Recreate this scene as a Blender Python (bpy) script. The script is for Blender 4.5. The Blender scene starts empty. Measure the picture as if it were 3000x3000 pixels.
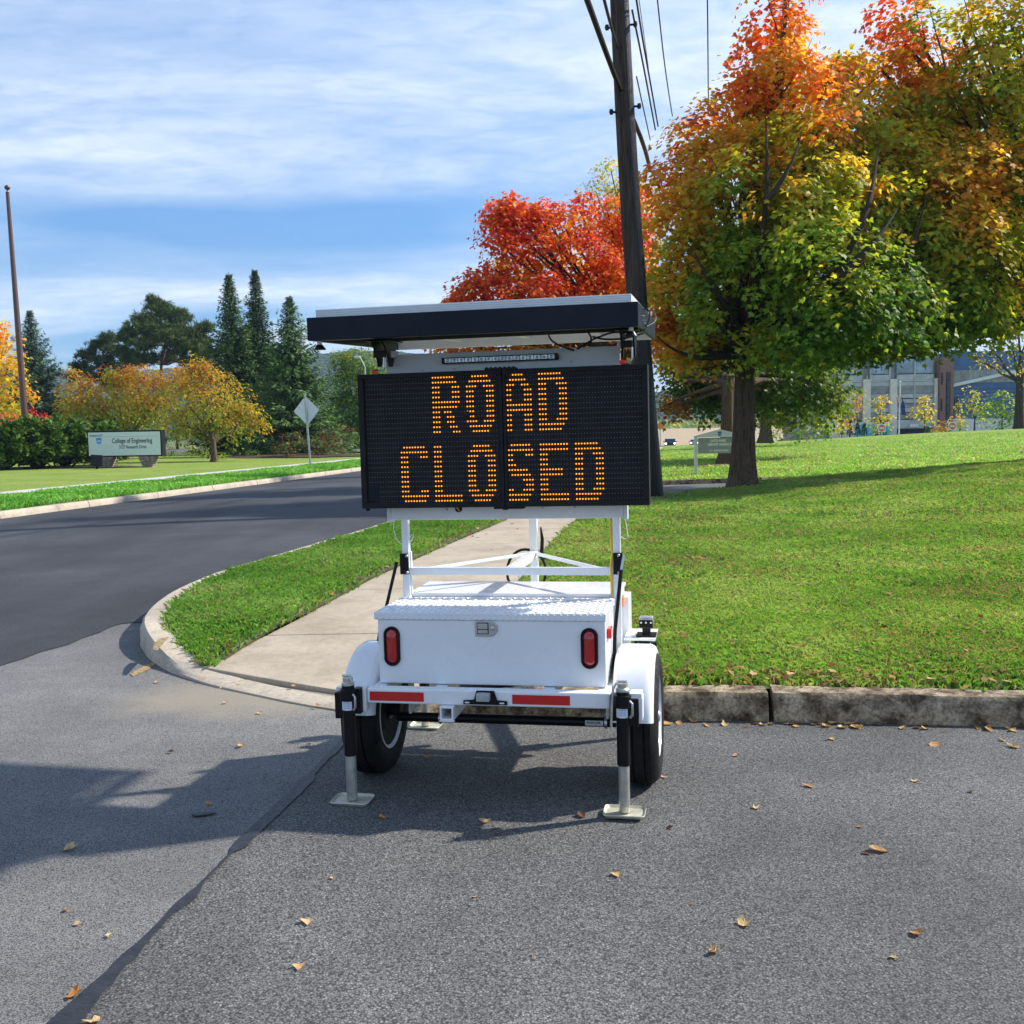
import bpy, bmesh, math, random
import numpy as np
from mathutils import Vector, Matrix

# ------------------------------------------------------------------ camera, sky, sun, exposure
scene = bpy.context.scene
COL = scene.collection
R = math.radians
EYE = 1.55
PITCH = math.atan(240 / 3000)
ROLL = R(1.0)
FOC = 3000.0
_fw = Vector((0, math.cos(PITCH), -math.sin(PITCH)))
_r0 = Vector((1, 0, 0))
_u0 = _r0.cross(_fw)
_rt = _r0 * math.cos(ROLL) - _u0 * math.sin(ROLL)
_up = _r0 * math.sin(ROLL) + _u0 * math.cos(ROLL)
cam_data = bpy.data.cameras.new('camera')
cam = bpy.data.objects.new('camera', cam_data)
COL.objects.link(cam)
cam_data.sensor_width = 36
cam_data.lens = 36.0
cam_data.clip_start = 0.05
cam_data.clip_end = 20000
cam.matrix_world = Matrix(((_rt.x, _up.x, -_fw.x, 0), (_rt.y, _up.y, -_fw.y, 0), (_rt.z, _up.z, -_fw.z, EYE), (0, 0, 0, 1)))
scene.camera = cam

SUN_AZ = 72.5       # degrees clockwise from +Y (the view direction)
SUN_EL = 38.0
sd = Vector((math.sin(R(SUN_AZ)) * math.cos(R(SUN_EL)), math.cos(R(SUN_AZ)) * math.cos(R(SUN_EL)), math.sin(R(SUN_EL))))
sun_data = bpy.data.lights.new('sun', 'SUN')
sun_data.energy = 4.3
sun_data.angle = R(1.3)
sun_data.color = (1.0, 0.94, 0.85)
sun = bpy.data.objects.new('sun', sun_data)
sun.rotation_euler = sd.to_track_quat('Z', 'Y').to_euler()
sun.location = (30, 10, 40)
COL.objects.link(sun)

world = bpy.data.worlds.new('World')
scene.world = world
world.use_nodes = True
wn = world.node_tree
wn.nodes.clear()


def N(nt, typ, **kw):
    n = nt.nodes.new(typ)
    for k, v in kw.items():
        if k in n.bl_rna.properties.keys():
            setattr(n, k, v)
        else:
            n.inputs[k.replace('_', ' ')].default_value = v
    return n


def L(nt, a, b):
    nt.links.new(a, b)


def ramp(nt, fac, stops, interp='LINEAR'):
    n = nt.nodes.new('ShaderNodeValToRGB')
    n.color_ramp.interpolation = interp
    e = n.color_ramp.elements
    while len(e) < len(stops):
        e.new(0.5)
    for i, (p, c) in enumerate(stops):
        e[i].position = p
        e[i].color = c if len(c) == 4 else (*c, 1)
    if fac is not None:
        nt.links.new(fac, n.inputs[0])
    return n.outputs[0]


def mixc(nt, fac, a, b, mode='MIX'):
    n = nt.nodes.new('ShaderNodeMix')
    n.data_type = 'RGBA'
    n.blend_type = mode
    for s, v in ((n.inputs[0], fac), (n.inputs[6], a), (n.inputs[7], b)):
        if hasattr(v, 'links'):
            nt.links.new(v, s)
        elif v is not None:
            s.default_value = v if not isinstance(v, tuple) or len(v) == 4 else (*v, 1)
    return n.outputs[2]


def math_(nt, op, a, b=None, clamp=False):
    n = nt.nodes.new('ShaderNodeMath')
    n.operation = op
    n.use_clamp = clamp
    for i, v in enumerate((a, b)):
        if v is None:
            continue
        if hasattr(v, 'links'):
            nt.links.new(v, n.inputs[i])
        else:
            n.inputs[i].default_value = v
    return n.outputs[0]


CLX, CLY = 10.65, 6.8
# sky with thin cirrus sheets (clouds lie on a plane high above: direction / height)
sky = N(wn, 'ShaderNodeTexSky', sky_type='NISHITA', sun_disc=False, sun_elevation=R(SUN_EL), sun_rotation=R(SUN_AZ), altitude=350.0, air_density=1.0, dust_density=0.6, ozone_density=1.3)
tc = N(wn, 'ShaderNodeTexCoord')
sep = N(wn, 'ShaderNodeSeparateXYZ')
L(wn, tc.outputs['Generated'], sep.inputs[0])
zz = math_(wn, 'MAXIMUM', sep.outputs[2], 0.02)
zz = math_(wn, 'ADD', zz, 0.10)
px = math_(wn, 'DIVIDE', sep.outputs[0], zz)
py = math_(wn, 'DIVIDE', sep.outputs[1], zz)
cmb = N(wn, 'ShaderNodeCombineXYZ')
L(wn, px, cmb.inputs[0])
L(wn, py, cmb.inputs[1])
mp1 = N(wn, 'ShaderNodeMapping')
mp1.inputs['Rotation'].default_value = (0, 0, R(12))
mp1.inputs['Scale'].default_value = (0.40, 0.80, 1)
mp1.inputs['Location'].default_value = (CLX, CLY, 0)
L(wn, cmb.outputs[0], mp1.inputs[0])
n1 = N(wn, 'ShaderNodeTexNoise', Scale=1.0, Detail=3.0, Roughness=0.45, Distortion=0.35)
L(wn, mp1.outputs[0], n1.inputs['Vector'])
mp2 = N(wn, 'ShaderNodeMapping')
mp2.inputs['Rotation'].default_value = (0, 0, R(-14))
mp2.inputs['Scale'].default_value = (0.55, 1.05, 1)
L(wn, cmb.outputs[0], mp2.inputs[0])
n2 = N(wn, 'ShaderNodeTexNoise', Scale=1.5, Detail=9.0, Roughness=0.56, Distortion=1.6)
L(wn, mp2.outputs[0], n2.inputs['Vector'])
mp3 = N(wn, 'ShaderNodeMapping')
mp3.inputs['Rotation'].default_value = (0, 0, R(9))
mp3.inputs['Scale'].default_value = (3.2, 5.2, 1)
L(wn, cmb.outputs[0], mp3.inputs[0])
n3 = N(wn, 'ShaderNodeTexNoise', Scale=2.6, Detail=4.0, Roughness=0.6, Distortion=0.5)
L(wn, mp3.outputs[0], n3.inputs['Vector'])
cover = ramp(wn, n1.outputs[0], [(0.38, (0.05,) * 3), (0.56, (1, 1, 1))])
wisp = ramp(wn, n2.outputs[0], [(0.32, (0.45,) * 3), (0.60, (1, 1, 1))])
rip = ramp(wn, n3.outputs[0], [(0.34, (0.74,) * 3), (0.6, (1, 1, 1))])
cl = math_(wn, 'MULTIPLY', cover, wisp)
cl = math_(wn, 'MULTIPLY', cl, rip)
cl = math_(wn, 'MULTIPLY', cl, 0.86, clamp=True)
skyc = mixc(wn, 1.0, sky.outputs[0], (0.50, 0.82, 1.08), 'MULTIPLY')
skyc = mixc(wn, 1.0, skyc, ramp(wn, sep.outputs[2], [(0.0, (0.62, 0.56, 0.60)), (0.12, (0.66, 0.62, 0.66)), (0.45, (1, 1, 1))]), 'MULTIPLY')
cloudc = mixc(wn, cl, skyc, (4.7, 5.15, 5.7))
bg = N(wn, 'ShaderNodeBackground', Strength=0.122)
L(wn, cloudc, bg.inputs[0])
wo = N(wn, 'ShaderNodeOutputWorld')
L(wn, bg.outputs[0], wo.inputs[0])

scene.view_settings.view_transform = 'Standard'
scene.view_settings.look = 'None'
scene.view_settings.gamma = 1.0
scene.view_settings.use_curve_mapping = False
scene.view_settings.exposure = 0.80
scene.render.engine = 'CYCLES'
cy = scene.cycles
cy.max_bounces = 8
cy.diffuse_bounces = 3
cy.glossy_bounces = 3
cy.transmission_bounces = 4
cy.transparent_max_bounces = 8
cy.caustics_reflective = False
cy.caustics_refractive = False
cy.use_denoising = True
try:
    cy.denoiser = 'OPENIMAGEDENOISE'
    cy.denoising_input_passes = 'RGB_ALBEDO_NORMAL'
except Exception:
    pass
cy.use_adaptive_sampling = True
cy.adaptive_threshold = 0.01

RNG = np.random.default_rng(7)
random.seed(7)


def at(px_, py_, Y):
    """the place in the world, Y metres ahead, that lies in direction (px, py) of the 3000 px view"""
    d = _fw + _rt * ((px_ - 1500) / FOC) - _up * ((py_ - 1500) / FOC)
    return Vector((d.x / d.y * Y, Y, EYE + d.z / d.y * Y))


def gnd(px_, py_, z=0.0):
    d = _fw + _rt * ((px_ - 1500) / FOC) - _up * ((py_ - 1500) / FOC)
    t = (z - EYE) / d.z
    return Vector((d.x * t, d.y * t, z))


# ------------------------------------------------------------------ materials
def new_mat(name):
    m = bpy.data.materials.new(name)
    m.use_nodes = True
    nt = m.node_tree
    b = nt.nodes['Principled BSDF']
    return m, nt, b


def coords(nt, scale=1.0, kind='Object', sc3=None):
    t = nt.nodes.new('ShaderNodeTexCoord')
    mp = nt.nodes.new('ShaderNodeMapping')
    mp.inputs['Scale'].default_value = sc3 or (scale, scale, scale)
    nt.links.new(t.outputs[kind], mp.inputs[0])
    return mp.outputs[0]


def noise(nt, vec, scale, detail=4, rough=0.55, dist=0.0):
    n = nt.nodes.new('ShaderNodeTexNoise')
    n.inputs['Scale'].default_value = scale
    n.inputs['Detail'].default_value = detail
    n.inputs['Roughness'].default_value = rough
    n.inputs['Distortion'].default_value = dist
    nt.links.new(vec, n.inputs['Vector'])
    return n.outputs[0]


def voro(nt, vec, scale, feature='F1', out='Distance', rnd=1.0):
    n = nt.nodes.new('ShaderNodeTexVoronoi')
    n.feature = feature
    n.inputs['Scale'].default_value = scale
    n.inputs['Randomness'].default_value = rnd
    nt.links.new(vec, n.inputs['Vector'])
    return n.outputs[out]


def bump(nt, b, h, strength=0.3, dist=0.01):
    n = nt.nodes.new('ShaderNodeBump')
    n.inputs['Strength'].default_value = strength
    n.inputs['Distance'].default_value = dist
    nt.links.new(h, n.inputs['Height'])
    nt.links.new(n.outputs[0], b.inputs['Normal'])


def plain(name, col, rough=0.5, metal=0.0, var=0.06, scale=9.0, bumpy=0.0, coat=0.0, spec=None, bscale=60.0):
    m, nt, b = new_mat(name)
    v = coords(nt)
    n = noise(nt, v, scale, 5, 0.6)
    lo = tuple(max(0, c * (1 - var * 2)) for c in col)
    hi = tuple(min(1, c * (1 + var)) for c in col)
    L(nt, ramp(nt, n, [(0.3, lo), (0.7, hi)]), b.inputs['Base Color'])
    L(nt, ramp(nt, noise(nt, v, scale * 2.3, 3), [(0.3, (rough * 0.85,) * 3), (0.7, (min(1, rough * 1.15),) * 3)]), b.inputs['Roughness'])
    b.inputs['Metallic'].default_value = metal
    if coat:
        b.inputs['Coat Weight'].default_value = coat
        b.inputs['Coat Roughness'].default_value = 0.08
    if spec is not None:
        b.inputs['Specular IOR Level'].default_value = spec
    if bumpy:
        bump(nt, b, noise(nt, v, bscale, 4, 0.6), bumpy, 0.01)
    return m


def emis(name, col, strength, base=(0.02, 0.02, 0.02)):
    m, nt, b = new_mat(name)
    b.inputs['Base Color'].default_value = (*base, 1)
    b.inputs['Emission Color'].default_value = (*col, 1)
    b.inputs['Emission Strength'].default_value = strength
    return m


def asphalt(name, dark, mid, light, cell, bstr, patch=0.25, streak=None, dirt=None):
    m, nt, b = new_mat(name)
    v = coords(nt)
    vc = nt.nodes.new('ShaderNodeTexVoronoi')
    vc.inputs['Scale'].default_value = cell
    L(nt, v, vc.inputs['Vector'])
    sp = nt.nodes.new('ShaderNodeSeparateColor')
    L(nt, vc.outputs['Color'], sp.inputs[0])
    stone = ramp(nt, sp.outputs[0], [(0.0, dark), (0.55, mid), (0.86, mid), (1.0, light)])
    gap = ramp(nt, vc.outputs['Distance'], [(0.35, (1, 1, 1)), (0.75, (0.3, 0.3, 0.3))])
    c = mixc(nt, 1.0, stone, gap, 'MULTIPLY')
    fine = ramp(nt, noise(nt, v, cell * 3.1, 2, 0.7), [(0.3, (0.72, 0.72, 0.72)), (0.7, (1.25, 1.25, 1.25))])
    c = mixc(nt, 1.0, c, fine, 'MULTIPLY')
    big = ramp(nt, noise(nt, v, 0.55, 5, 0.55, 0.6), [(0.32, (1 - patch,) * 3), (0.68, (1 + patch,) * 3)])
    c = mixc(nt, 1.0, c, big, 'MULTIPLY')
    huge = ramp(nt, noise(nt, v, 0.21, 3, 0.5, 0.9), [(0.36, (1 - patch * 1.1,) * 3), (0.62, (1 + patch * 0.9,) * 3)])
    c = mixc(nt, 1.0, c, huge, 'MULTIPLY')
    mid_ = ramp(nt, noise(nt, v, 3.7, 5, 0.65, 0.3), [(0.3, (0.88, 0.88, 0.89)), (0.7, (1.10, 1.10, 1.09))])
    c = mixc(nt, 1.0, c, mid_, 'MULTIPLY')
    if streak:
        vs = coords(nt, sc3=streak[1])
        vs_n = vs.node
        vs_n.inputs['Rotation'].default_value = (0, 0, R(streak[0]))
        st = ramp(nt, noise(nt, vs, 1.0, 4, 0.6), [(0.3, (1 - streak[2],) * 3), (0.7, (1 + streak[2],) * 3)])
        c = mixc(nt, 1.0, c, st, 'MULTIPLY')
    if dirt:
        # washed-out sand lying in a patch: centre, reach, colour
        dv = nt.nodes.new('ShaderNodeVectorMath')
        dv.operation = 'DISTANCE'
        L(nt, coords(nt, sc3=(1.0, 1.6, 1.0)), dv.inputs[0])
        dv.inputs[1].default_value = (dirt[0][0], dirt[0][1] * 1.6, 0)
        reach = math_(nt, 'ADD', math_(nt, 'DIVIDE', dv.outputs['Value'], dirt[1]), math_(nt, 'MULTIPLY', math_(nt, 'SUBTRACT', noise(nt, v, 2.2, 6, 0.7), 0.5), 1.1))
        c = mixc(nt, ramp(nt, reach, [(0.35, (0.75,) * 3), (1.0, (0, 0, 0))]), c, dirt[2])
    L(nt, c, b.inputs['Base Color'])
    b.inputs['Roughness'].default_value = 0.78
    b.inputs['Specular IOR Level'].default_value = 0.35
    h = math_(nt, 'ADD', math_(nt, 'MULTIPLY', vc.outputs['Distance'], -1.0), math_(nt, 'MULTIPLY', sp.outputs[1], 0.5))
    bump(nt, b, h, bstr, 0.004)
    return m


def concrete(name, col, stain=(0.07, 0.06, 0.045), stain_lo=0.52, stain_hi=0.72, scale=5.0, grain=0.35, streaks=False):
    m, nt, b = new_mat(name)
    v = coords(nt)
    n = noise(nt, v, scale, 7, 0.65, 0.4)
    base = ramp(nt, noise(nt, v, 1.6, 5, 0.6), [(0.3, tuple(c * 0.86 for c in col)), (0.7, tuple(min(1, c * 1.1) for c in col))])
    fac = ramp(nt, n, [(stain_lo, (0, 0, 0)), (stain_hi, (1, 1, 1))])
    c = mixc(nt, fac, base, stain)
    pit = ramp(nt, noise(nt, v, scale * 7, 5, 0.75), [(0.34, (1 - grain * 0.6,) * 3), (0.52, (1, 1, 1)), (0.68, (1 + grain * 0.35,) * 3)])
    c = mixc(nt, 1.0, c, pit, 'MULTIPLY')
    sp = ramp(nt, noise(nt, v, 140, 2, 0.7), [(0.3, (0.8, 0.8, 0.8)), (0.7, (1.14, 1.14, 1.14))])
    c = mixc(nt, 1.0, c, sp, 'MULTIPLY')
    L(nt, c, b.inputs['Base Color'])
    b.inputs['Roughness'].default_value = 0.86
    b.inputs['Specular IOR Level'].default_value = 0.25
    bump(nt, b, math_(nt, 'ADD', noise(nt, v, 90, 4, 0.7), math_(nt, 'MULTIPLY', n, 0.8)), grain, 0.012)
    return m


def attr_mat(name, rough=0.6, trans=0.35, spec=0.3, boost=(1.25, 1.15, 0.7)):
    """leaf or blade: colour from the attribute Col, partly translucent"""
    m, nt, b = new_mat(name)
    a = nt.nodes.new('ShaderNodeAttribute')
    a.attribute_name = 'Col'
    L(nt, a.outputs['Color'], b.inputs['Base Color'])
    b.inputs['Roughness'].default_value = rough
    b.inputs['Specular IOR Level'].default_value = spec
    if trans:
        tr = nt.nodes.new('ShaderNodeBsdfTranslucent')
        L(nt, mixc(nt, 1.0, a.outputs['Color'], boost, 'MULTIPLY'), tr.inputs[0])
        mx = nt.nodes.new('ShaderNodeMixShader')
        mx.inputs[0].default_value = trans
        L(nt, b.outputs[0], mx.inputs[1])
        L(nt, tr.outputs[0], mx.inputs[2])
        out = nt.nodes['Material Output']
        L(nt, mx.outputs[0], out.inputs[0])
    return m


def bark_mat(name, dark, light, sx=14.0, sz=2.2, bs=0.9):
    m, nt, b = new_mat(name)
    v = coords(nt, sc3=(sx, sx, sz))
    n = noise(nt, v, 1.0, 6, 0.65, 0.7)
    w = noise(nt, v, 2.6, 5, 0.7, 1.5)
    h = math_(nt, 'MULTIPLY', n, ramp(nt, w, [(0.32, (0.3,) * 3), (0.55, (1.1,) * 3)]))
    L(nt, ramp(nt, h, [(0.12, dark), (0.55, light)]), b.inputs['Base Color'])
    b.inputs['Roughness'].default_value = 0.9
    b.inputs['Specular IOR Level'].default_value = 0.2
    bump(nt, b, h, bs, 0.03)
    return m


M = {}
M['lot_coarse'] = asphalt('lot_coarse', (0.084, 0.082, 0.078), (0.160, 0.156, 0.149), (0.29, 0.285, 0.27), 155, 0.36, 0.24)
M['lot_old'] = asphalt('lot_old', (0.150, 0.146, 0.140), (0.235, 0.229, 0.219), (0.32, 0.31, 0.295), 200, 0.25, 0.16, (-38, (0.35, 2.2, 1), 0.10), ((-1.62, 6.0), 0.95, (0.29, 0.245, 0.18)))
M['road_new'] = asphalt('road_new', (0.034, 0.034, 0.038), (0.066, 0.066, 0.071), (0.10, 0.10, 0.105), 170, 0.18, 0.22, (10, (0.9, 0.05, 1), 0.22))
M['drive_grey'] = asphalt('drive_grey', (0.12, 0.12, 0.12), (0.19, 0.19, 0.19), (0.26, 0.26, 0.26), 90, 0.15, 0.12)
M['sealant'] = plain('sealant', (0.022, 0.022, 0.024), 0.5, var=0.25, scale=20, bumpy=0.4)
M['kerb'] = concrete('kerb', (0.48, 0.41, 0.32), (0.22, 0.19, 0.15), 0.50, 0.85, 4)
M['kerb_old'] = concrete('kerb_old', (0.52, 0.41, 0.27), (0.095, 0.064, 0.035), 0.40, 0.60, 7.5, 1.0)
M['walk'] = concrete('walk', (0.43, 0.36, 0.27), (0.30, 0.24, 0.17), 0.46, 0.80, 2.6, 0.2)
M['walk_far'] = concrete('walk_far', (0.52, 0.50, 0.46), (0.4, 0.38, 0.34), 0.5, 0.9, 2, 0.1)
M['paint_orange'] = plain('paint_orange', (0.36, 0.25, 0.11), 0.85, var=0.4, scale=45, bumpy=0.3)
M['white_paint'] = plain('white_paint', (0.80, 0.81, 0.82), 0.28, var=0.02, scale=4, coat=0.35)
M['white_dull'] = plain('white_dull', (0.72, 0.73, 0.73), 0.55, var=0.03)
M['black_paint'] = plain('black_paint', (0.007, 0.007, 0.008), 0.38, var=0.2, scale=12, spec=0.22)
M['navy_black'] = plain('navy_black', (0.006, 0.009, 0.018), 0.38, var=0.15, scale=6, spec=0.22)
M['board_black'] = plain('board_black', (0.008, 0.008, 0.009), 0.6, var=0.25, scale=14, spec=0.3)
M['matte_black'] = plain('matte_black', (0.006, 0.006, 0.007), 0.9, var=0.2, spec=0.05)
M['rubber'] = plain('rubber', (0.011, 0.011, 0.011), 0.75, var=0.3, scale=18, bumpy=0.15, spec=0.25)
M['zinc'] = plain('zinc', (0.52, 0.51, 0.45), 0.42, 0.75, var=0.15, scale=30)
M['zinc_pad'] = plain('zinc_pad', (0.60, 0.57, 0.44), 0.5, 0.4, var=0.14, scale=22)
M['steel'] = plain('steel', (0.55, 0.56, 0.57), 0.35, 0.9, var=0.06)
M['aluminium'] = plain('aluminium', (0.70, 0.72, 0.73), 0.45, 0.35, var=0.04)
M['galv'] = plain('galv', (0.46, 0.48, 0.50), 0.5, 0.5, var=0.14, scale=16)
M['red_lens'] = plain('red_lens', (0.42, 0.012, 0.014), 0.12, var=0.1, coat=0.6)
M['red_tape'] = plain('red_tape', (0.56, 0.012, 0.010), 0.4, var=0.06, scale=40)
M['red_marker'] = plain('red_marker', (0.75, 0.03, 0.02), 0.25, var=0.05, coat=0.4)
M['amber'] = plain('amber', (0.85, 0.26, 0.02), 0.25, var=0.05, coat=0.4)
M['yellow_wire'] = plain('yellow_wire', (0.75, 0.52, 0.03), 0.5)
M['white_wire'] = plain('white_wire', (0.75, 0.75, 0.72), 0.5)
M['led_on'] = emis('led_on', (1.0, 0.29, 0.010), 1.35)
M['led_off'] = plain('led_off', (0.15, 0.16, 0.16), 0.35)
M['led_clear'] = plain('led_clear', (0.55, 0.57, 0.58), 0.15, 0.5, var=0.3, scale=60)
M['sticker'] = plain('sticker', (0.78, 0.78, 0.78), 0.4)
M['ink_red'] = plain('ink_red', (0.6, 0.05, 0.04), 0.5)
M['ink_dark'] = plain('ink_dark', (0.03, 0.04, 0.06), 0.5)
M['ink_white'] = plain('ink_white', (0.8, 0.8, 0.79), 0.5)
M['ink_blue'] = plain('ink_blue', (0.05, 0.20, 0.55), 0.5)
M['ink_lblue'] = plain('ink_lblue', (0.12, 0.38, 0.80), 0.5)
M['leaf'] = attr_mat('leaf', 0.5, 0.60, 0.22, (1.4, 1.3, 0.75))
M['needle'] = attr_mat('needle', 0.65, 0.15, 0.2)
M['blade'] = attr_mat('blade', 0.5, 0.42, 0.3, (1.3, 1.25, 0.6))
M['dry_leaf'] = attr_mat('dry_leaf', 0.7, 0.2, 0.25, (1.1, 1.0, 0.8))
M['bark'] = bark_mat('bark', (0.016, 0.011, 0.008), (0.15, 0.10, 0.065), 13, 1.1)
M['bark_dark'] = bark_mat('bark_dark', (0.012, 0.010, 0.008), (0.07, 0.055, 0.042), 14, 3.0, 0.6)
M['bark_red'] = bark_mat('bark_red', (0.04, 0.022, 0.014), (0.17, 0.10, 0.065), 8, 2.0, 0.5)
M['pole_wood'] = bark_mat('pole_wood', (0.016, 0.012, 0.012), (0.17, 0.125, 0.105), 22, 0.9, 0.7)
M['creosote'] = plain('creosote', (0.016, 0.015, 0.017), 0.33, var=0.3, scale=20, bumpy=0.8, bscale=45)
M['cable'] = plain('cable', (0.012, 0.012, 0.013), 0.5)
M['bronze'] = plain('bronze', (0.115, 0.065, 0.06), 0.4, 0.3)
M['soil'] = concrete('soil', (0.17, 0.125, 0.085), (0.07, 0.05, 0.035), 0.4, 0.7, 14, 0.9)
M['mulch'] = concrete('mulch', (0.12, 0.07, 0.05), (0.04, 0.025, 0.02), 0.35, 0.65, 16, 1.0)
M['field_tan'] = concrete('field_tan', (0.46, 0.34, 0.20), (0.34, 0.25, 0.14), 0.4, 0.7, 0.2, 0.3)


def lawn_mat(name, a, b_, c_):
    m, nt, b = new_mat(name)
    v = coords(nt)
    big = noise(nt, v, 0.45, 5, 0.6, 0.5)
    fine = noise(nt, v, 22, 5, 0.75)
    col = ramp(nt, big, [(0.3, a), (0.5, b_), (0.72, c_)])
    f = ramp(nt, fine, [(0.3, (0.5, 0.5, 0.5)), (0.7, (1.35, 1.35, 1.3))])
    c = mixc(nt, 1.0, col, f, 'MULTIPLY')
    vv = coords(nt, sc3=(26, 60, 26))
    f2 = ramp(nt, noise(nt, vv, 1.0, 3, 0.7), [(0.3, (0.7, 0.7, 0.7)), (0.7, (1.25, 1.25, 1.2))])
    c = mixc(nt, 1.0, c, f2, 'MULTIPLY')
    L(nt, c, b.inputs['Base Color'])
    b.inputs['Roughness'].default_value = 0.85
    b.inputs['Specular IOR Level'].default_value = 0.15
    bump(nt, b, math_(nt, 'ADD', fine, noise(nt, v, 60, 3, 0.7)), 0.8, 0.03)
    return m


M['lawn'] = lawn_mat('lawn', (0.075, 0.125, 0.022), (0.11, 0.165, 0.030), (0.17, 0.185, 0.045))
M['lawn_far'] = lawn_mat('lawn_far', (0.18, 0.27, 0.042), (0.24, 0.325, 0.055), (0.32, 0.34, 0.085))
M['turf_base'] = lawn_mat('turf_base', (0.08, 0.13, 0.024), (0.12, 0.165, 0.036), (0.20, 0.18, 0.07))
M['field_far'] = lawn_mat('field_far', (0.10, 0.12, 0.04), (0.14, 0.16, 0.05), (0.2, 0.2, 0.07))


# ------------------------------------------------------------------ mesh helpers
class MB:
    def __init__(self):
        self.v = []
        self.f = []

    def add(self, vs, fs):
        o = len(self.v)
        self.v.extend([tuple(p) for p in vs])
        self.f.extend([tuple(i + o for i in f) for f in fs])
        return self

    def box(self, x0, x1, y0, y1, z0, z1, mat=None):
        vs = [Vector(p) for p in ((x0, y0, z0), (x1, y0, z0), (x1, y1, z0), (x0, y1, z0), (x0, y0, z1), (x1, y0, z1), (x1, y1, z1), (x0, y1, z1))]
        if mat is not None:
            vs = [mat @ p for p in vs]
        return self.add(vs, [(0, 3, 2, 1), (4, 5, 6, 7), (0, 1, 5, 4), (1, 2, 6, 5), (2, 3, 7, 6), (3, 0, 4, 7)])

    def beam(self, a, b, w, h, upv=(0, 0, 1)):
        a, b = Vector(a), Vector(b)
        d = (b - a)
        ln = d.length
        d.normalize()
        u = Vector(upv)
        s = d.cross(u)
        if s.length < 1e-4:
            s = d.cross(Vector((1, 0, 0)))
        s.normalize()
        u = s.cross(d)
        m = Matrix(((s.x, d.x, u.x, a.x), (s.y, d.y, u.y, a.y), (s.z, d.z, u.z, a.z), (0, 0, 0, 1)))
        return self.box(-w / 2, w / 2, 0, ln, -h / 2, h / 2, m)

    def tube(self, pts, r, n=10, cap=True):
        pts = [Vector(p) for p in pts]
        rs = r if isinstance(r, (list, tuple)) else [r] * len(pts)
        vs, fs = [], []
        ref = None
        for i, p in enumerate(pts):
            if i == 0:
                t = pts[1] - p
            elif i == len(pts) - 1:
                t = p - pts[i - 1]
            else:
                t = pts[i + 1] - pts[i - 1]
            t.normalize()
            if ref is None:
                ref = Vector((1, 0, 0)) if abs(t.x) < 0.9 else Vector((0, 1, 0))
            s = (ref - t * ref.dot(t))
            s.normalize()
            ref = s
            u = t.cross(s)
            for k in range(n):
                a = 2 * math.pi * k / n
                vs.append(p + (s * math.cos(a) + u * math.sin(a)) * rs[i])
        for i in range(len(pts) - 1):
            for k in range(n):
                k2 = (k + 1) % n
                fs.append((i * n + k, i * n + k2, (i + 1) * n + k2, (i + 1) * n + k))
        if cap:
            fs.append(tuple(range(n - 1, -1, -1)))
            fs.append(tuple((len(pts) - 1) * n + k for k in range(n)))
        return self.add(vs, fs)

    def lathe(self, prof, n=28, axis='z', c=(0, 0, 0), closed=False):
        """profile (radius, along) turned round an axis through c"""
        vs, fs = [], []
        c = Vector(c)
        for (r_, h) in prof:
            for k in range(n):
                a = 2 * math.pi * k / n
                q = (r_ * math.cos(a), r_ * math.sin(a))
                p = {'z': (q[0], q[1], h), 'x': (h, q[0], q[1]), 'y': (q[0], h, q[1])}[axis]
                vs.append(c + Vector(p))
        m = len(prof)
        for i in range(m if closed else m - 1):
            j = (i + 1) % m
            for k in range(n):
                k2 = (k + 1) % n
                fs.append((i * n + k, i * n + k2, j * n + k2, j * n + k))
        if not closed:
            if prof[0][0] > 1e-6:
                fs.append(tuple(range(n - 1, -1, -1)))
            if prof[-1][0] > 1e-6:
                fs.append(tuple((m - 1) * n + k for k in range(n)))
        return self.add(vs, fs)

    def prism(self, poly, frame, depth):
        """2-D outline extruded: frame maps (u, v, w) to the world, w from 0 to depth"""
        n = len(poly)
        vs = [frame(u, v, 0) for u, v in poly] + [frame(u, v, depth) for u, v in poly]
        fs = [tuple(range(n - 1, -1, -1)), tuple(range(n, 2 * n))]
        for i in range(n):
            j = (i + 1) % n
            fs.append((i, j, n + j, n + i))
        return self.add(vs, fs)

    def build(self, name, mat, parent=None, smooth=False, bevel=0.0, seg=2):
        me = bpy.data.meshes.new(name)
        me.from_pydata(self.v, [], self.f)
        me.update()
        bm = bmesh.new()
        bm.from_mesh(me)
        bmesh.ops.recalc_face_normals(bm, faces=bm.faces)
        bm.to_mesh(me)
        bm.free()
        me.materials.append(M[mat] if isinstance(mat, str) else mat)
        o = bpy.data.objects.new(name, me)
        COL.objects.link(o)
        if parent is not None:
            o.parent = parent
        if smooth:
            for p in me.polygons:
                p.use_smooth = True
            try:
                me.set_sharp_from_angle(angle=R(40))
            except Exception:
                pass
        if bevel:
            b = o.modifiers.new('bevel', 'BEVEL')
            b.width = bevel
            b.segments = seg
            b.limit_method = 'ANGLE'
            b.angle_limit = R(40)
            b.harden_normals = False
        return o


def tag(o, label=None, cat=None, group=None, kind=None):
    if label:
        o['label'] = label
    if cat:
        o['category'] = cat
    if group:
        o['group'] = group
    if kind:
        o['kind'] = kind
    return o


def empty(name, loc=(0, 0, 0), rz=0.0):
    o = bpy.data.objects.new(name, None)
    o.empty_display_size = 0.2
    o.location = loc
    o.rotation_euler = (0, 0, rz)
    COL.objects.link(o)
    return o


def copy_tree(o, parent=None):
    c = o.copy()
    COL.objects.link(c)
    c.parent = parent
    for ch in o.children:
        copy_tree(ch, c)
    return c


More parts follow.
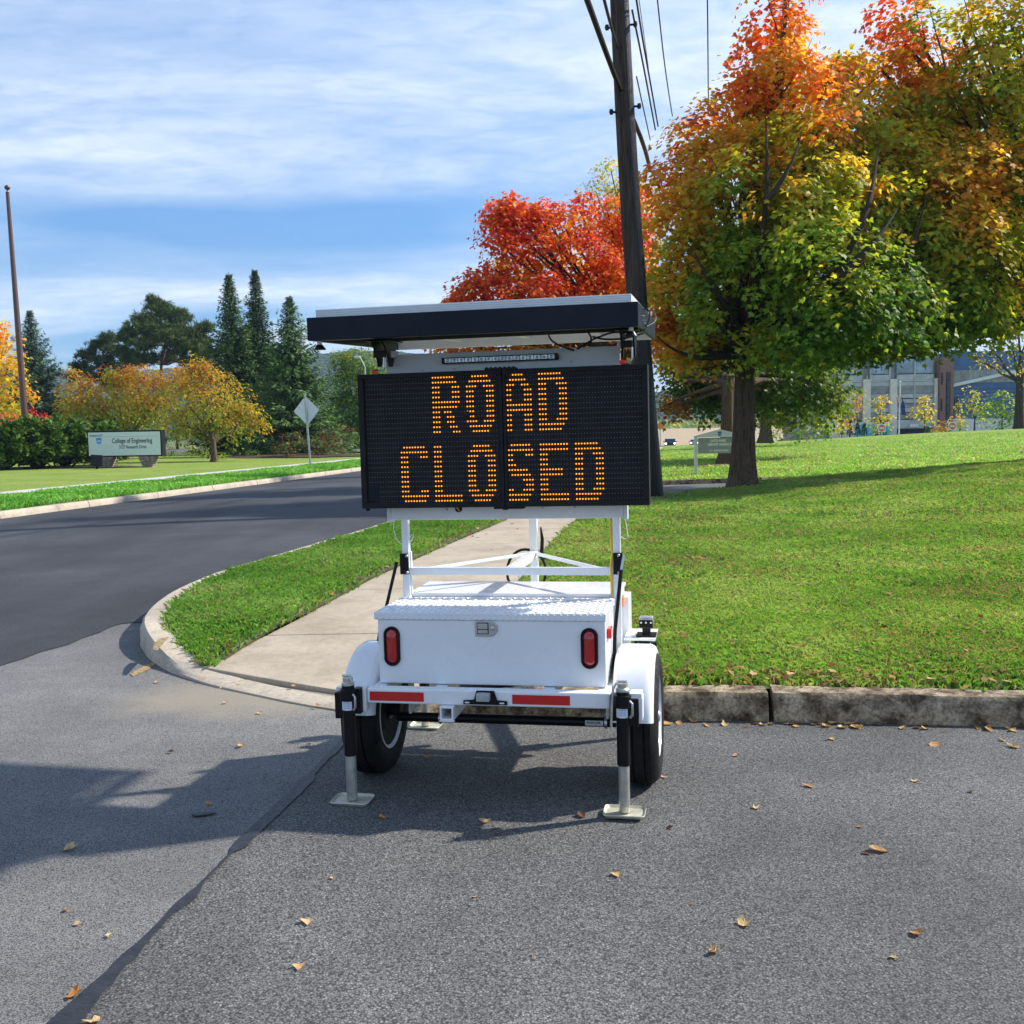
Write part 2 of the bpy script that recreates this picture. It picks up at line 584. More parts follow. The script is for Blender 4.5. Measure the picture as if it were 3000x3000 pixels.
def np_mesh(name, verts, k, mat, parent=None, cols=None, smooth=False):
    """verts: (n*k, 3) array, every k in a row is one polygon; cols: (n*k, 3)"""
    n = len(verts) // k
    me = bpy.data.meshes.new(name)
    me.vertices.add(n * k)
    me.vertices.foreach_set('co', np.ascontiguousarray(verts, dtype=np.float32).ravel())
    me.loops.add(n * k)
    me.loops.foreach_set('vertex_index', np.arange(n * k, dtype=np.int32))
    me.polygons.add(n)
    me.polygons.foreach_set('loop_start', np.arange(0, n * k, k, dtype=np.int32))
    me.polygons.foreach_set('loop_total', np.full(n, k, dtype=np.int32))
    if cols is not None:
        a = me.attributes.new('Col', 'FLOAT_COLOR', 'POINT')
        c4 = np.ones((n * k, 4), np.float32)
        c4[:, :3] = cols
        a.data.foreach_set('color', c4.ravel())
    me.update(calc_edges=True)
    me.validate()
    me.materials.append(M[mat])
    o = bpy.data.objects.new(name, me)
    COL.objects.link(o)
    if parent is not None:
        o.parent = parent
    return o


def grid_mesh(name, P, mat, parent=None, smooth=True):
    """P: array (rows, cols, 3)"""
    r, c = P.shape[:2]
    idx = np.arange(r * c).reshape(r, c)
    f = np.stack([idx[:-1, :-1], idx[:-1, 1:], idx[1:, 1:], idx[1:, :-1]], -1).reshape(-1, 4)
    me = bpy.data.meshes.new(name)
    me.from_pydata(P.reshape(-1, 3).tolist(), [], f.tolist())
    me.update()
    if smooth:
        for p in me.polygons:
            p.use_smooth = True
    if sum(p.normal.z for p in me.polygons) < 0:
        me.flip_normals()
    me.materials.append(M[mat])
    o = bpy.data.objects.new(name, me)
    COL.objects.link(o)
    if parent is not None:
        o.parent = parent
    return o


def text_mesh(name, s, size, mat, parent, loc, xdir, ydir, align='CENTER', depth=0.0015, xscale=1.0, bold=0.0):
    cu = bpy.data.curves.new(name, 'FONT')
    cu.body = s
    cu.size = size
    cu.align_x = align
    cu.align_y = 'CENTER'
    cu.extrude = depth
    cu.offset = bold
    cu.resolution_u = 3
    tmp = bpy.data.objects.new(name + '_tmp', cu)
    COL.objects.link(tmp)
    dg = bpy.context.evaluated_depsgraph_get()
    me = bpy.data.meshes.new_from_object(tmp.evaluated_get(dg))
    bpy.data.objects.remove(tmp)
    xd, yd = Vector(xdir).normalized(), Vector(ydir).normalized()
    zd = xd.cross(yd)
    m = Matrix(((xd.x * xscale, yd.x, zd.x, loc[0]), (xd.y * xscale, yd.y, zd.y, loc[1]), (xd.z * xscale, yd.z, zd.z, loc[2]), (0, 0, 0, 1)))
    me.transform(m)
    me.name = name
    me.materials.clear()
    me.materials.append(M[mat])
    o = bpy.data.objects.new(name, me)
    COL.objects.link(o)
    o.parent = parent
    return o


def interp(pts, y):
    """polyline given as (x, y) sorted by y: x at y (numpy ok)"""
    a = np.array(sorted(pts, key=lambda p: p[1]), float)
    return np.interp(y, a[:, 1], a[:, 0])


# ------------------------------------------------------------------ the setting: ground, roads, kerbs, walks, lawns
def sstep(a, b, x):
    t = np.clip((np.asarray(x, float) - a) / (b - a), 0, 1)
    return t * t * (3 - 2 * t)


def zroad(y):
    return -2.3 * sstep(65, 185, y)


BEND = lambda y: 5.5 * np.maximum(0, (np.asarray(y, float) - 85) / 100) ** 2
KERB_FAR = lambda y: -13.4 + 0.174 * np.asarray(y, float) + BEND(y)
ROAD_EDGE = lambda y: -4.68 + 0.17 * np.asarray(y, float)
KERB_NEAR = [(-3.02, 8.4), (-3.12, 9.3), (-3.08, 10.4), (-2.86, 11.5), (-2.15, 15.2), (-0.95, 22.0), (2.1, 40.0), (5.15, 58.0), (12.3, 100.0), (20.7, 140.0), (32.1, 185.0), (56.8, 260)]
WALK_L = [(-1.97, 6.73), (-1.63, 7.97), (-1.36, 10.0), (-0.85, 12.6), (-0.11, 16.1), (1.0, 22.3), (4.1, 40.5), (7.5, 60.0), (14.5, 100), (23.1, 140), (36, 190)]
WALK_R = [(-0.43, 5.75), (-0.05, 8.2), (0.12, 10.0), (0.45, 12.6), (1.08, 16.2), (2.2, 22.2), (5.3, 40.3), (8.7, 60.0), (15.7, 100), (24.3, 140), (37.2, 190)]

# base terrain to the horizon
ys = np.concatenate([np.linspace(-60, 60, 9), np.linspace(75, 300, 16), np.array([400, 600, 900, 1200, 1600, 2000, 2400])])
xs = np.concatenate([-np.array([2400, 1800, 1200, 600, 300, 150, 80, 40]), np.linspace(-20, 60, 9), np.array([100, 200, 400, 800, 1200, 1800, 2400])])
P = np.zeros((len(ys), len(xs), 3))
P[..., 0] = xs[None, :]
P[..., 1] = ys[:, None]
P[..., 2] = (zroad(ys) - 0.08)[:, None]
ground = tag(grid_mesh('ground', P, 'field_far'), kind='structure')

# the side street where the trailer stands: coarse asphalt right of the seam, older paving left of it
SEAM = lambda y: -1.6 + 0.144 * np.asarray(y, float)
ys = np.linspace(-14, 6.3, 42)
P = np.zeros((len(ys), 2, 3))
P[:, 0, 0] = SEAM(ys)
P[:, 1, 0] = 32
P[:, :, 1] = ys[:, None]
tag(grid_mesh('street_asphalt', P, 'lot_coarse', smooth=False), kind='structure')
ys = np.linspace(-14, 8.7, 40)
P = np.zeros((len(ys), 2, 3))
P[:, 0, 0] = ROAD_EDGE(ys) - 0.25
P[:, 1, 0] = SEAM(np.minimum(ys, 6.2)) + 0.02
P[:, :, 1] = ys[:, None]
P[:, :, 2] = -0.004
tag(grid_mesh('old_asphalt', P, 'lot_old', smooth=False), kind='structure')
# the main road, freshly paved, a slightly ragged edge against the old paving
ys = np.concatenate([np.arange(-14, 8.6, 0.12), np.arange(8.7, 60, 1.5), np.arange(60, 262, 5)])
P = np.zeros((len(ys), 7, 3))
xl = KERB_FAR(ys) - 0.12
xr = np.where(ys < 8.5, ROAD_EDGE(ys) + 0.02 * np.sin(ys * 5.1) + 0.015 * np.sin(ys * 13.3 + 1), interp(KERB_NEAR, ys) + 0.12)
for j in range(7):
    t = j / 6
    P[:, j, 0] = xl + (xr - xl) * t
    P[:, j, 1] = ys
    P[:, j, 2] = 0.002 + zroad(ys) + 0.06 * math.sin(math.pi * t) * sstep(9, 20, ys)
road = tag(grid_mesh('main_road', P, 'road_new'), kind='structure')

# tar seal along the seam: a ragged strip, wide in places, narrow in others
ys = np.linspace(-1.5, 5.6, 150)
rs = np.random.default_rng(3)
wob = np.convolve(rs.normal(0, 1, 190), np.ones(9) / 9, 'valid')[:150] * 0.010
wid = 0.046 + 0.026 * np.clip(np.convolve(rs.normal(0, 1, 190), np.ones(21) / 21, 'valid')[:150] * 4, -1.1, 1.2) + rs.normal(0, 0.003, 150)
wid = np.where((ys > 3.42) & (ys < 3.72), 0.010, np.clip(wid, 0.014, 0.066))
wid = np.where((ys > 3.72) & (ys < 4.5), np.maximum(wid, 0.045), wid)
wid = np.where(ys > 4.5, np.maximum(0.006, wid * (5.6 - ys) / 1.1), wid)
P = np.zeros((150, 2, 3))
P[:, 0, 0] = SEAM(ys) + wob - wid * 0.4
P[:, 1, 0] = SEAM(ys) + wob + wid * 0.9
P[:, :, 1] = ys[:, None]
P[:, :, 2] = 0.005
tag(grid_mesh('crack_sealant', P, 'sealant', smooth=False), kind='structure')
mb = MB()
c = gnd(592, 2387)
pts = [(math.cos(a) * (0.045 + 0.012 * math.sin(3 * a + 1)), math.sin(a) * 0.018 + 0.008 * math.cos(a)) for a in np.linspace(0, 6.283, 22)[:-1]]
mb.prism(pts, lambda u, v, w: (c.x + u, c.y + v, 0.001 + w), 0.004)
tag(mb.build('tar_spot', 'sealant'), kind='structure')


def resample(pts, step):
    p = np.array(pts, float)
    d = np.concatenate([[0], np.cumsum(np.linalg.norm(np.diff(p[:, :2], axis=0), axis=1))])
    n = max(2, int(d[-1] / step) + 1)
    s = np.linspace(0, d[-1], n)
    q = np.stack([np.interp(s, d, p[:, i]) for i in range(p.shape[1])], 1)
    for _ in range(2):
        q[1:-1] = 0.25 * q[:-2] + 0.5 * q[1:-1] + 0.25 * q[2:]
    return q


def kerb_run(parent, pts, side, piece, mat, width=0.18, step=0.2, gap=0.016, wear=0.004, base=None, zfun=None):
    """pts (x, y, height) along the gutter line; the kerb's back lies to the given side (+1 = left of travel)"""
    q = resample(pts, step)
    t = np.gradient(q[:, :2], axis=0)
    t /= np.linalg.norm(t, axis=1)[:, None]
    nrm = np.stack([-t[:, 1], t[:, 0]], 1) * side
    per = max(2, int(round(piece / step)))
    i = 0
    r_ = np.random.default_rng(int(abs(pts[0][0]) * 100) + len(pts))
    while i < len(q) - 1:
        j = min(len(q) - 1, i + per)
        mb = MB()
        vs = []
        for k in range(i, j + 1):
            x, y, h = q[k]
            zb = float(zfun(y)) if zfun else 0.0
            shift = gap / 2 if k == i else (-gap / 2 if k == j else 0)
            bx, by = x + t[k, 0] * shift, y + t[k, 1] * shift
            w_ = r_.normal(0, wear, 4)
            hh = max(h, 0.012)
            prof = [(-0.022, -0.06), (-0.018 + w_[0], hh * 0.45), (0.0 + w_[1], hh - min(0.025, hh * 0.3)), (0.02, hh + w_[2] * 0.4), (width - 0.012, hh + w_[3] * 0.4), (width, hh - 0.012), (width, -0.06)]
            for (a, z) in prof:
                vs.append((bx + nrm[k, 0] * a, by + nrm[k, 1] * a, z + zb))
        n = 7
        fs = []
        rows = j - i + 1
        for a in range(rows - 1):
            for b in range(n - 1):
                fs.append((a * n + b, a * n + b + 1, (a + 1) * n + b + 1, (a + 1) * n + b))
        fs.append(tuple(range(n)))
        fs.append(tuple((rows - 1) * n + b for b in range(n)))
        mb.add(vs, fs)
        mb.build('kerb_stone', mat, parent, smooth=True)
        i = j


kerb_corner = tag(empty('kerb_corner', (-3, 9, 0)), kind='structure')
kerb_corner.location = (0, 0, 0)
pts = [(5.15, 58, 0.14), (2.1, 40, 0.14), (-0.95, 22.0, 0.14), (-2.15, 15.2, 0.14), (-2.86, 11.5, 0.145), (-3.08, 10.4, 0.145), (-3.12, 9.3, 0.145), (-3.04, 8.5, 0.145), (-2.88, 7.8, 0.145), (-2.66, 7.28, 0.14), (-2.42, 6.86, 0.10), (-2.2, 6.58, 0.035), (-1.9, 6.28, 0.014), (-1.43, 5.93, 0.012), (-0.95, 5.61, 0.012), (-0.62, 5.47, 0.013)]
kerb_run(kerb_corner, pts, 1, 2.4, 'kerb')
kerb_street = tag(empty('kerb_street'), kind='structure')
pts = [(-0.61, 5.47, 0.013), (-0.35, 5.43, 0.07), (-0.1, 5.41, 0.14), (0.4, 5.385, 0.145), (0.77, 5.35, 0.145), (1.34, 5.29, 0.145)]
kerb_run(kerb_street, pts, 1, 9, 'kerb_old', step=0.12, wear=0.006)
pts = [(1.35, 5.289, 0.147), (1.93, 5.21, 0.145), (2.59, 5.11, 0.145), (6, 4.62, 0.145), (20, 2.6, 0.145)]
kerb_run(kerb_street, pts, 1, 2.9, 'kerb_old', step=0.12, wear=0.006)
kerb_far = tag(empty('kerb_far'), kind='structure')
pts = [(float(KERB_FAR(y)), y, 0.14) for y in (2, 12, 22, 32, 42, 52, 70, 90, 105, 120, 135, 150, 165, 185)]
kerb_run(kerb_far, pts, 1, 3.05, 'kerb', step=1.0, gap=0.02, zfun=zroad)
# a stroke of faded orange marking paint across the kerb top and gutter
mb = MB()
vs = [gnd(466, 1870, 0.1545), gnd(496, 1866, 0.1545), gnd(474, 1890, 0.153), gnd(462, 1904, 0.151), gnd(448, 1902, 0.151), gnd(452, 1884, 0.153)]
mb.add(vs, [(0, 1, 2, 3, 4, 5)])
vs = [gnd(380, 1974, 0.0), gnd(390, 1981, 0.0), gnd(430, 1964, 0.0), gnd(458, 1945, 0.0), gnd(450, 1939, 0.0), gnd(412, 1956, 0.0)]
mb.add(vs, [(0, 1, 2, 3, 4, 5)])
tag(mb.build('paint_mark', 'paint_orange'), kind='structure')

# near sidewalk: slabs with open joints, ramping down to the gutter
sidewalk = tag(empty('sidewalk'), kind='structure')


def zwalk(y):
    return 0.022 + 0.112 * sstep(5.9, 8.3, y) + zroad(y)


cuts = [6.0, 7.35, 9.2, 11.0, 12.8, 14.6, 16.4, 18.2, 20.0, 21.8, 23.6, 25.4, 27.2, 29.0, 30.8, 32.6, 36, 40, 44, 48, 54, 60, 75, 100, 140, 190]
for i in range(len(cuts) - 1):
    y0, y1 = cuts[i] + 0.006, cuts[i + 1] - 0.006
    n = 5
    yy = np.linspace(0, 1, n)
    top = []
    if i == 0:
        # first slab: its near edge follows the gutter line
        A0, B0 = Vector((-2.06, 6.60)), Vector((-0.52, 5.69))
        A1, B1 = Vector((float(interp(WALK_L, y1)), y1)), Vector((float(interp(WALK_R, y1)), y1))
        rows = [[A0.lerp(A1, t).lerp(B0.lerp(B1, t), s) for s in np.linspace(0, 1, 8)] for t in yy]
    else:
        rows = [[Vector((float(interp(WALK_L, y0 + (y1 - y0) * t)), y0 + (y1 - y0) * t)).lerp(Vector((float(interp(WALK_R, y0 + (y1 - y0) * t)), y0 + (y1 - y0) * t)), s) for s in np.linspace(0, 1, 3)] for t in yy]
    mb = MB()
    m_ = len(rows[0])
    vs = [(p.x, p.y, float(zwalk(p.y))) for r_ in rows for p in r_] + [(p.x, p.y, float(zwalk(p.y)) - 0.09) for r_ in rows for p in r_]
    N_ = len(rows) * m_
    fs = []
    for a in range(len(rows) - 1):
        for b in range(m_ - 1):
            q = (a * m_ + b, a * m_ + b + 1, (a + 1) * m_ + b + 1, (a + 1) * m_ + b)
            fs.append(q)
            fs.append(tuple(N_ + k for k in reversed(q)))
    ring = [b for b in range(m_)] + [a * m_ + m_ - 1 for a in range(1, len(rows))] + [(len(rows) - 1) * m_ + b for b in range(m_ - 2, -1, -1)] + [a * m_ for a in range(len(rows) - 2, 0, -1)]
    for a in range(len(ring)):
        b = (a + 1) % len(ring)
        fs.append((ring[a], ring[b], N_ + ring[b], N_ + ring[a]))
    mb.add(vs, fs)
    mb.build('slab', 'walk', sidewalk, smooth=False, bevel=0.006 if i < 8 else 0)


# height fields of the lawns
def h_lawn(x, y):
    x = np.asarray(x, float)
    y = np.asarray(y, float)
    rise = 0.055 * np.maximum(0, x - 4.3) * sstep(6, 16, y)
    bumpy = 0.012 * np.sin(x * 1.3 + 0.4) * np.sin(y * 0.9) + 0.006 * np.sin(x * 3.1 + y * 2.3)
    edge = sstep(5.4, 6.0, y)
    return 0.128 + 0.02 * edge + rise + bumpy * edge - 0.05 * sstep(19, 23, y) * sstep(6.5, 3, x)


def lawn_front(x):
    return 5.625 - 0.125 * np.asarray(x, float) - 0.002 * np.asarray(x, float) ** 2


def lawn_back(x):
    return 21.6 + np.minimum(3.0, 1.0 * np.maximum(0, np.asarray(x, float) - 3))


def lawn_grid(nq, npp, W):
    q = np.linspace(0, 1, nq) ** 1.4
    p = np.linspace(0, 1, npp) ** 1.6 * W
    PP, QQ = np.meshgrid(p, q)
    y = 5.6 + QQ * 16
    for _ in range(4):
        x = interp(WALK_R, y) - 0.012 + PP
        y = lawn_front(x) + QQ * (lawn_back(x) - lawn_front(x))
    return np.stack([x, y, h_lawn(x, y)], -1)


near_lawn = tag(grid_mesh('near_lawn', lawn_grid(60, 70, 34), 'turf_base'), kind='structure')

# grass strip between the corner kerb and the sidewalk
ys = np.linspace(6.62, 60, 120)
kx = np.interp(ys, [6.62, 6.86, 7.28, 7.8, 8.5, 9.3, 10.4, 11.5, 15.2, 22, 40, 58, 60], [-2.06, -2.27, -2.49, -2.71, -2.865, -2.94, -2.90, -2.68, -1.975, -0.775, 2.275, 5.325, 5.6])
wx = interp(WALK_L, ys) + 0.012
kx = np.minimum(kx, wx - 0.01)
P = np.zeros((len(ys), 6, 3))
for j in range(6):
    t = j / 5
    P[:, j, 0] = kx + (wx - kx) * t
    P[:, j, 1] = ys
    P[:, j, 2] = 0.118 * sstep(6.2, 7.9, ys) + 0.024 + 0.03 * math.sin(math.pi * t) * sstep(7, 9, ys)
grass_strip = tag(grid_mesh('grass_strip', P, 'turf_base'), kind='structure')
STRIP = (ys, kx, wx)
# worn soil edge where the verge meets the walk
ye = np.linspace(6.75, 15.5, 90)
rs = np.random.default_rng(17)
we = np.interp(ye, ys, wx)
ke = np.interp(ye, ys, kx)
wd = 0.10 + 0.16 * np.clip(np.convolve(rs.normal(0, 1, 110), np.ones(7) / 7, 'valid')[:90] * 1.6 + 0.3, 0, 1) * np.clip((we - ke) / 0.8, 0.2, 1)
P = np.zeros((90, 3, 3))
for j, t in enumerate((1.0, 0.45, 0.0)):
    xx = we + 0.004 - wd * t
    tt = np.clip((xx - ke) / np.maximum(0.05, we - ke), 0, 1)
    P[:, j, 0] = xx
    P[:, j, 1] = ye
    P[:, j, 2] = 0.118 * sstep(6.2, 7.9, ye) + 0.030 + 0.03 * np.sin(np.pi * tt) * sstep(7, 9, ye)
tag(grid_mesh('soil_edge', P, 'soil', smooth=False), kind='structure')


# driveway behind the near lawn, with its worn far kerb, and the long lawn rising beyond
def z_drive(x):
    return 0.015 + 0.018 * np.maximum(0, np.asarray(x, float) - 4)


xs = np.linspace(-1.2, 46, 40)
P = np.zeros((5, 40, 3))
for i, t in enumerate(np.linspace(0, 1, 5)):
    P[i, :, 0] = xs
    P[i, :, 1] = 20.8 + np.minimum(2.5, np.maximum(0, xs - 3)) + t * (29.4 - 20.8 - np.minimum(2.5, np.maximum(0, xs - 3))) - 0.06 * np.maximum(0, xs - 3) * t
    P[i, :, 2] = z_drive(xs) + 0.006
P[:, :, 2] -= 0.0
drv = tag(grid_mesh('driveway', P, 'drive_grey', smooth=False), kind='structure')


def far_edge(x):
    return 27.2 - 0.05 * (np.asarray(x, float) - 4)


def h_farlawn(x, y):
    x = np.asarray(x, float)
    y = np.asarray(y, float)
    b = z_drive(x) + 0.11
    crest = 0.20 + 0.006 * np.clip(x - 25, -20, 40)
    crest = crest * sstep(4, 22, x - interp(WALK_R, y))
    return b + crest * sstep(28, 72, y) + 0.03 * np.sin(x * 0.3) * np.sin(y * 0.21) - 1.4 * sstep(74, 100, y) + np.minimum(0, zroad(y) * sstep(30, 8, x))


kerb_drive = tag(empty('kerb_drive'), kind='structure')
pts = [(3.6, float(far_edge(3.6)), 0.12), (8, float(far_edge(8)), 0.12), (14, float(far_edge(14)), 0.12), (22, float(far_edge(22)), 0.12)]
q_ = kerb_run(kerb_drive, [(x, y, float(z_drive(x)) + 0.12) for x, y, _ in pts], 1, 3.0, 'kerb_old', step=0.3, wear=0.012)
yy = np.concatenate([np.linspace(0, 1, 40) ** 1.3])
pp = np.linspace(0, 1, 60) ** 1.5 * 75
PP, QQ = np.meshgrid(pp, yy)
y = 27.6 + QQ * 72
for _ in range(3):
    x = interp(WALK_R, y) + 0.02 + PP
    y = (far_edge(x) + 0.17) + QQ * 72
far_lawn = tag(grid_mesh('far_lawn', np.stack([x, y, h_farlawn(x, y)], -1), 'lawn_far'), kind='structure')

# across the road: grass strip, walk and lawn
ys = np.concatenate([np.linspace(-10, 70, 60), np.linspace(75, 190, 20)])


def strip_mesh(name, o0, o1, mat, z0, z1, n=5, lump=0.0):
    P = np.zeros((len(ys), n, 3))
    for j in range(n):
        t = j / (n - 1)
        P[:, j, 0] = KERB_FAR(ys) - (o0 + (o1 - o0) * t)
        P[:, j, 1] = ys
        P[:, j, 2] = z0 + (z1 - z0) * t + lump * math.sin(math.pi * t) + zroad(ys)
    return tag(grid_mesh(name, P, mat), kind='structure')


strip_mesh('verge_far', 0.185, 3.3, 'lawn', 0.135, 0.15, 5, 0.04)
strip_mesh('sidewalk_far', 3.3, 4.8, 'walk_far', 0.152, 0.155, 2)
strip_mesh('lawn_far_side', 4.8, 120, 'lawn_far', 0.145, 0.30, 12, 0.1)

# parking drive and mulch beds behind the college sign
P = np.array([[at(400, 1306, 78) * 1.0, at(760, 1307, 78)], [at(380, 1293, 100), at(760, 1294, 100)]])
for r_ in P:
    for p in r_:
        p[2] = 0.30
tag(grid_mesh('parking_drive', P, 'drive_grey', smooth=False), kind='structure')
P = np.array([[at(960, 1306, 70), at(1200, 1306, 70)], [at(960, 1300, 82), at(1200, 1300, 82)]])
for r_ in P:
    for p in r_:
        p[2] = 0.31
tag(grid_mesh('side_drive', P, 'drive_grey', smooth=False), kind='structure')


def mound(name, cx, cy, rx, ry, z, h, mat, seed):
    r_ = np.random.default_rng(seed)
    n, m = 36, 6
    mb = MB()
    vs = [(cx, cy, z + h)]
    ph = r_.uniform(0, 6.28, 4)
    for j in range(1, m + 1):
        t = j / m
        for k in range(n):
            a = 2 * math.pi * k / n
            rr = t * (1 + 0.10 * math.sin(3 * a + ph[0]) + 0.06 * math.sin(7 * a + ph[1]))
            vs.append((cx + rx * rr * math.cos(a), cy + ry * rr * math.sin(a), z + h * (1 - t * t) + r_.normal(0, h * 0.06)))
    fs = [(0, 1 + k, 1 + (k + 1) % n) for k in range(n)]
    for j in range(m - 1):
        for k in range(n):
            k2 = (k + 1) % n
            fs.append((1 + j * n + k, 1 + (j + 1) * n + k, 1 + (j + 1) * n + k2, 1 + j * n + k2))
    mb.add(vs, fs)
    return tag(mb.build(name, mat, smooth=True), kind='structure')


q = gnd(850, 1345, 0.2)
mound('mulch_bed', at(880, 1330, 62).x, 62, 4.6, 3.2, 0.20, 0.14, 'mulch', 5)
q = gnd(120, 1388, 0.2)
mound('mulch_bed', at(150, 1380, 47).x, 47.2, 4.6, 1.9, 0.17, 0.10, 'mulch', 6)
mound('soil_patch', 2.75, 20.4, 0.85, 0.6, 0.118, 0.07, 'soil', 8)
mound('soil_patch', 5.27, 23.2, 1.3, 0.7, 0.09, 0.08, 'soil', 9)
q = gnd(2080, 1364, 0.2)
mound('soil_patch', q.x + 0.3, q.y, 1.6, 1.3, float(h_farlawn(q.x, q.y)) - 0.03, 0.08, 'soil', 10)

# far: the tan field, the ridge of wooded hills
P = np.array([[at(1700, 1290, 215), at(2250, 1288, 215)], [at(1600, 1262, 470), at(2400, 1262, 470)]])
P[0, :, 2] = -2.28
P[1, :, 2] = 1.0
tag(grid_mesh('crop_field', P, 'field_tan', smooth=False), kind='structure')


def ridge(name, Y, prof, mat, seed, deep=900):
    """a wooded ridge: crest line given as (px, py) in view, rounded back over deep metres"""
    r_ = np.random.default_rng(seed)
    pxs = np.linspace(-1200, 4200, 260)
    a = np.array(prof, float)
    pys = np.interp(pxs, a[:, 0], a[:, 1])
    rough = np.convolve(r_.normal(0, 1, 300), np.ones(5) / 5, 'valid')[:260] * 2.2 + np.convolve(r_.normal(0, 1, 300), np.ones(25) / 25, 'valid')[:260] * 9
    rows = 9
    P = np.zeros((rows, 260, 3))
    for j in range(rows):
        t = j / (rows - 1)
        for i in range(260):
            p = at(pxs[i], pys[i] + rough[i] * 0.6, Y)
            hgt = (p.z + 6) * math.sin(t * math.pi / 2) ** 1.1
            P[j, i] = (p.x * (0.72 + 0.28 * t), p.y * (0.72 + 0.28 * t), -6 + hgt + r_.normal(0, 1.5) * t)
    return tag(grid_mesh(name, P, mat), kind='structure')


def forest_mat(name, a, b_, c_):
    m, nt, b = new_mat(name)
    v = coords(nt)
    n = noise(nt, v, 0.05, 8, 0.7)
    cell = voro(nt, v, 0.16)
    c = mixc(nt, 1.0, ramp(nt, n, [(0.3, a), (0.5, b_), (0.7, c_)]), ramp(nt, cell, [(0.1, (1.2, 1.2, 1.2)), (0.8, (0.45, 0.45, 0.45))]), 'MULTIPLY')
    L(nt, c, b.inputs['Base Color'])
    b.inputs['Roughness'].default_value = 1.0
    b.inputs['Specular IOR Level'].default_value = 0.0
    bump(nt, b, math_(nt, 'MULTIPLY', cell, -1.0), 1.0, 6.0)
    return m


M['forest'] = forest_mat('forest', (0.035, 0.06, 0.02), (0.06, 0.085, 0.025), (0.12, 0.085, 0.03))
ridge('hills', 1250, [(-1200, 1060), (0, 1075), (300, 1095), (600, 1075), (900, 1040), (1060, 1028), (1200, 1036), (1400, 1050), (1900, 1150), (2300, 1120), (2600, 1085), (3000, 1075), (4200, 1060)], 'forest', 21)


# ------------------------------------------------------------------ grass blades (real blades on the near turf)
def blades(name, xyz, hgt, wid, cols, lean, label, rng):
    n = len(xyz)
    az = rng.uniform(0, 2 * np.pi, n)
    la = rng.uniform(0, 2 * np.pi, n)
    h = hgt * rng.uniform(0.55, 1.25, n)
    w = wid * rng.uniform(0.7, 1.3, n)
    ln = lean * h * rng.uniform(0.1, 1.3, n)
    s = np.stack([np.cos(az), np.sin(az), np.zeros(n)], 1) * w[:, None] * 0.5
    d = np.stack([np.cos(la) * ln, np.sin(la) * ln, np.zeros(n)], 1)
    up = np.zeros((n, 3))
    up[:, 2] = h
    V = np.zeros((n, 4, 3))
    V[:, 0] = xyz - s
    V[:, 1] = xyz + s
    V[:, 2] = xyz + up * 0.6 + d * 0.3 + s * 0.7
    V[:, 3] = xyz + up * (1 - 0.25 * np.minimum(1, ln / h))[:, None] + d
    V[:, 0, 2] -= 0.01
    V[:, 1, 2] -= 0.01
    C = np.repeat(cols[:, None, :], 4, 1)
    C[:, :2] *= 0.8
    o = np_mesh(name, V.reshape(-1, 3), 4, 'blade', cols=C.reshape(-1, 3))
    tag(o, label, 'grass', kind='stuff')
    return o


def vnoise(x, y, s, seed=0):
    """cheap smooth value noise 0..1"""
    r_ = np.random.default_rng(seed)
    T = r_.uniform(0, 1, (64, 64))
    u, v = (np.asarray(x) / s) % 64, (np.asarray(y) / s) % 64
    i, j = np.floor(u).astype(int), np.floor(v).astype(int)
    fu, fv = u - i, v - j
    fu, fv = fu * fu * (3 - 2 * fu), fv * fv * (3 - 2 * fv)
    i2, j2 = (i + 1) % 64, (j + 1) % 64
    i, j = i % 64, j % 64
    return (T[i, j] * (1 - fu) + T[i2, j] * fu) * (1 - fv) + (T[i, j2] * (1 - fu) + T[i2, j2] * fu) * fv


def turf_cols(x, y, rng, dry=0.25, bright=1.0):
    n = len(x)
    t = 0.55 * vnoise(x, y, 0.9, 1) + 0.3 * vnoise(x, y, 0.25, 2) + 0.25 * rng.uniform(0, 1, n)
    g0, g1, g2 = np.array([0.105, 0.250, 0.032]), np.array([0.205, 0.390, 0.060]), np.array([0.38, 0.48, 0.15])
    t = np.clip((t - 0.2) / 0.75, 0, 1)[:, None]
    c = np.where(t < 0.55, g0 + (g1 - g0) * t / 0.55, g1 + (g2 - g1) * (t - 0.55) / 0.45)
    dm = (rng.uniform(0, 1, n) < dry * (0.25 + 1.5 * vnoise(x, y, 0.6, 5) ** 2))[:, None]
    dc = np.array([0.34, 0.27, 0.12]) * rng.uniform(0.6, 1.15, (n, 1))
    c = np.where(dm, dc, c) * bright * rng.uniform(0.8, 1.2, (n, 1)) * np.array([1.06, 0.99, 1.12])
    return c


rg = np.random.default_rng(11)


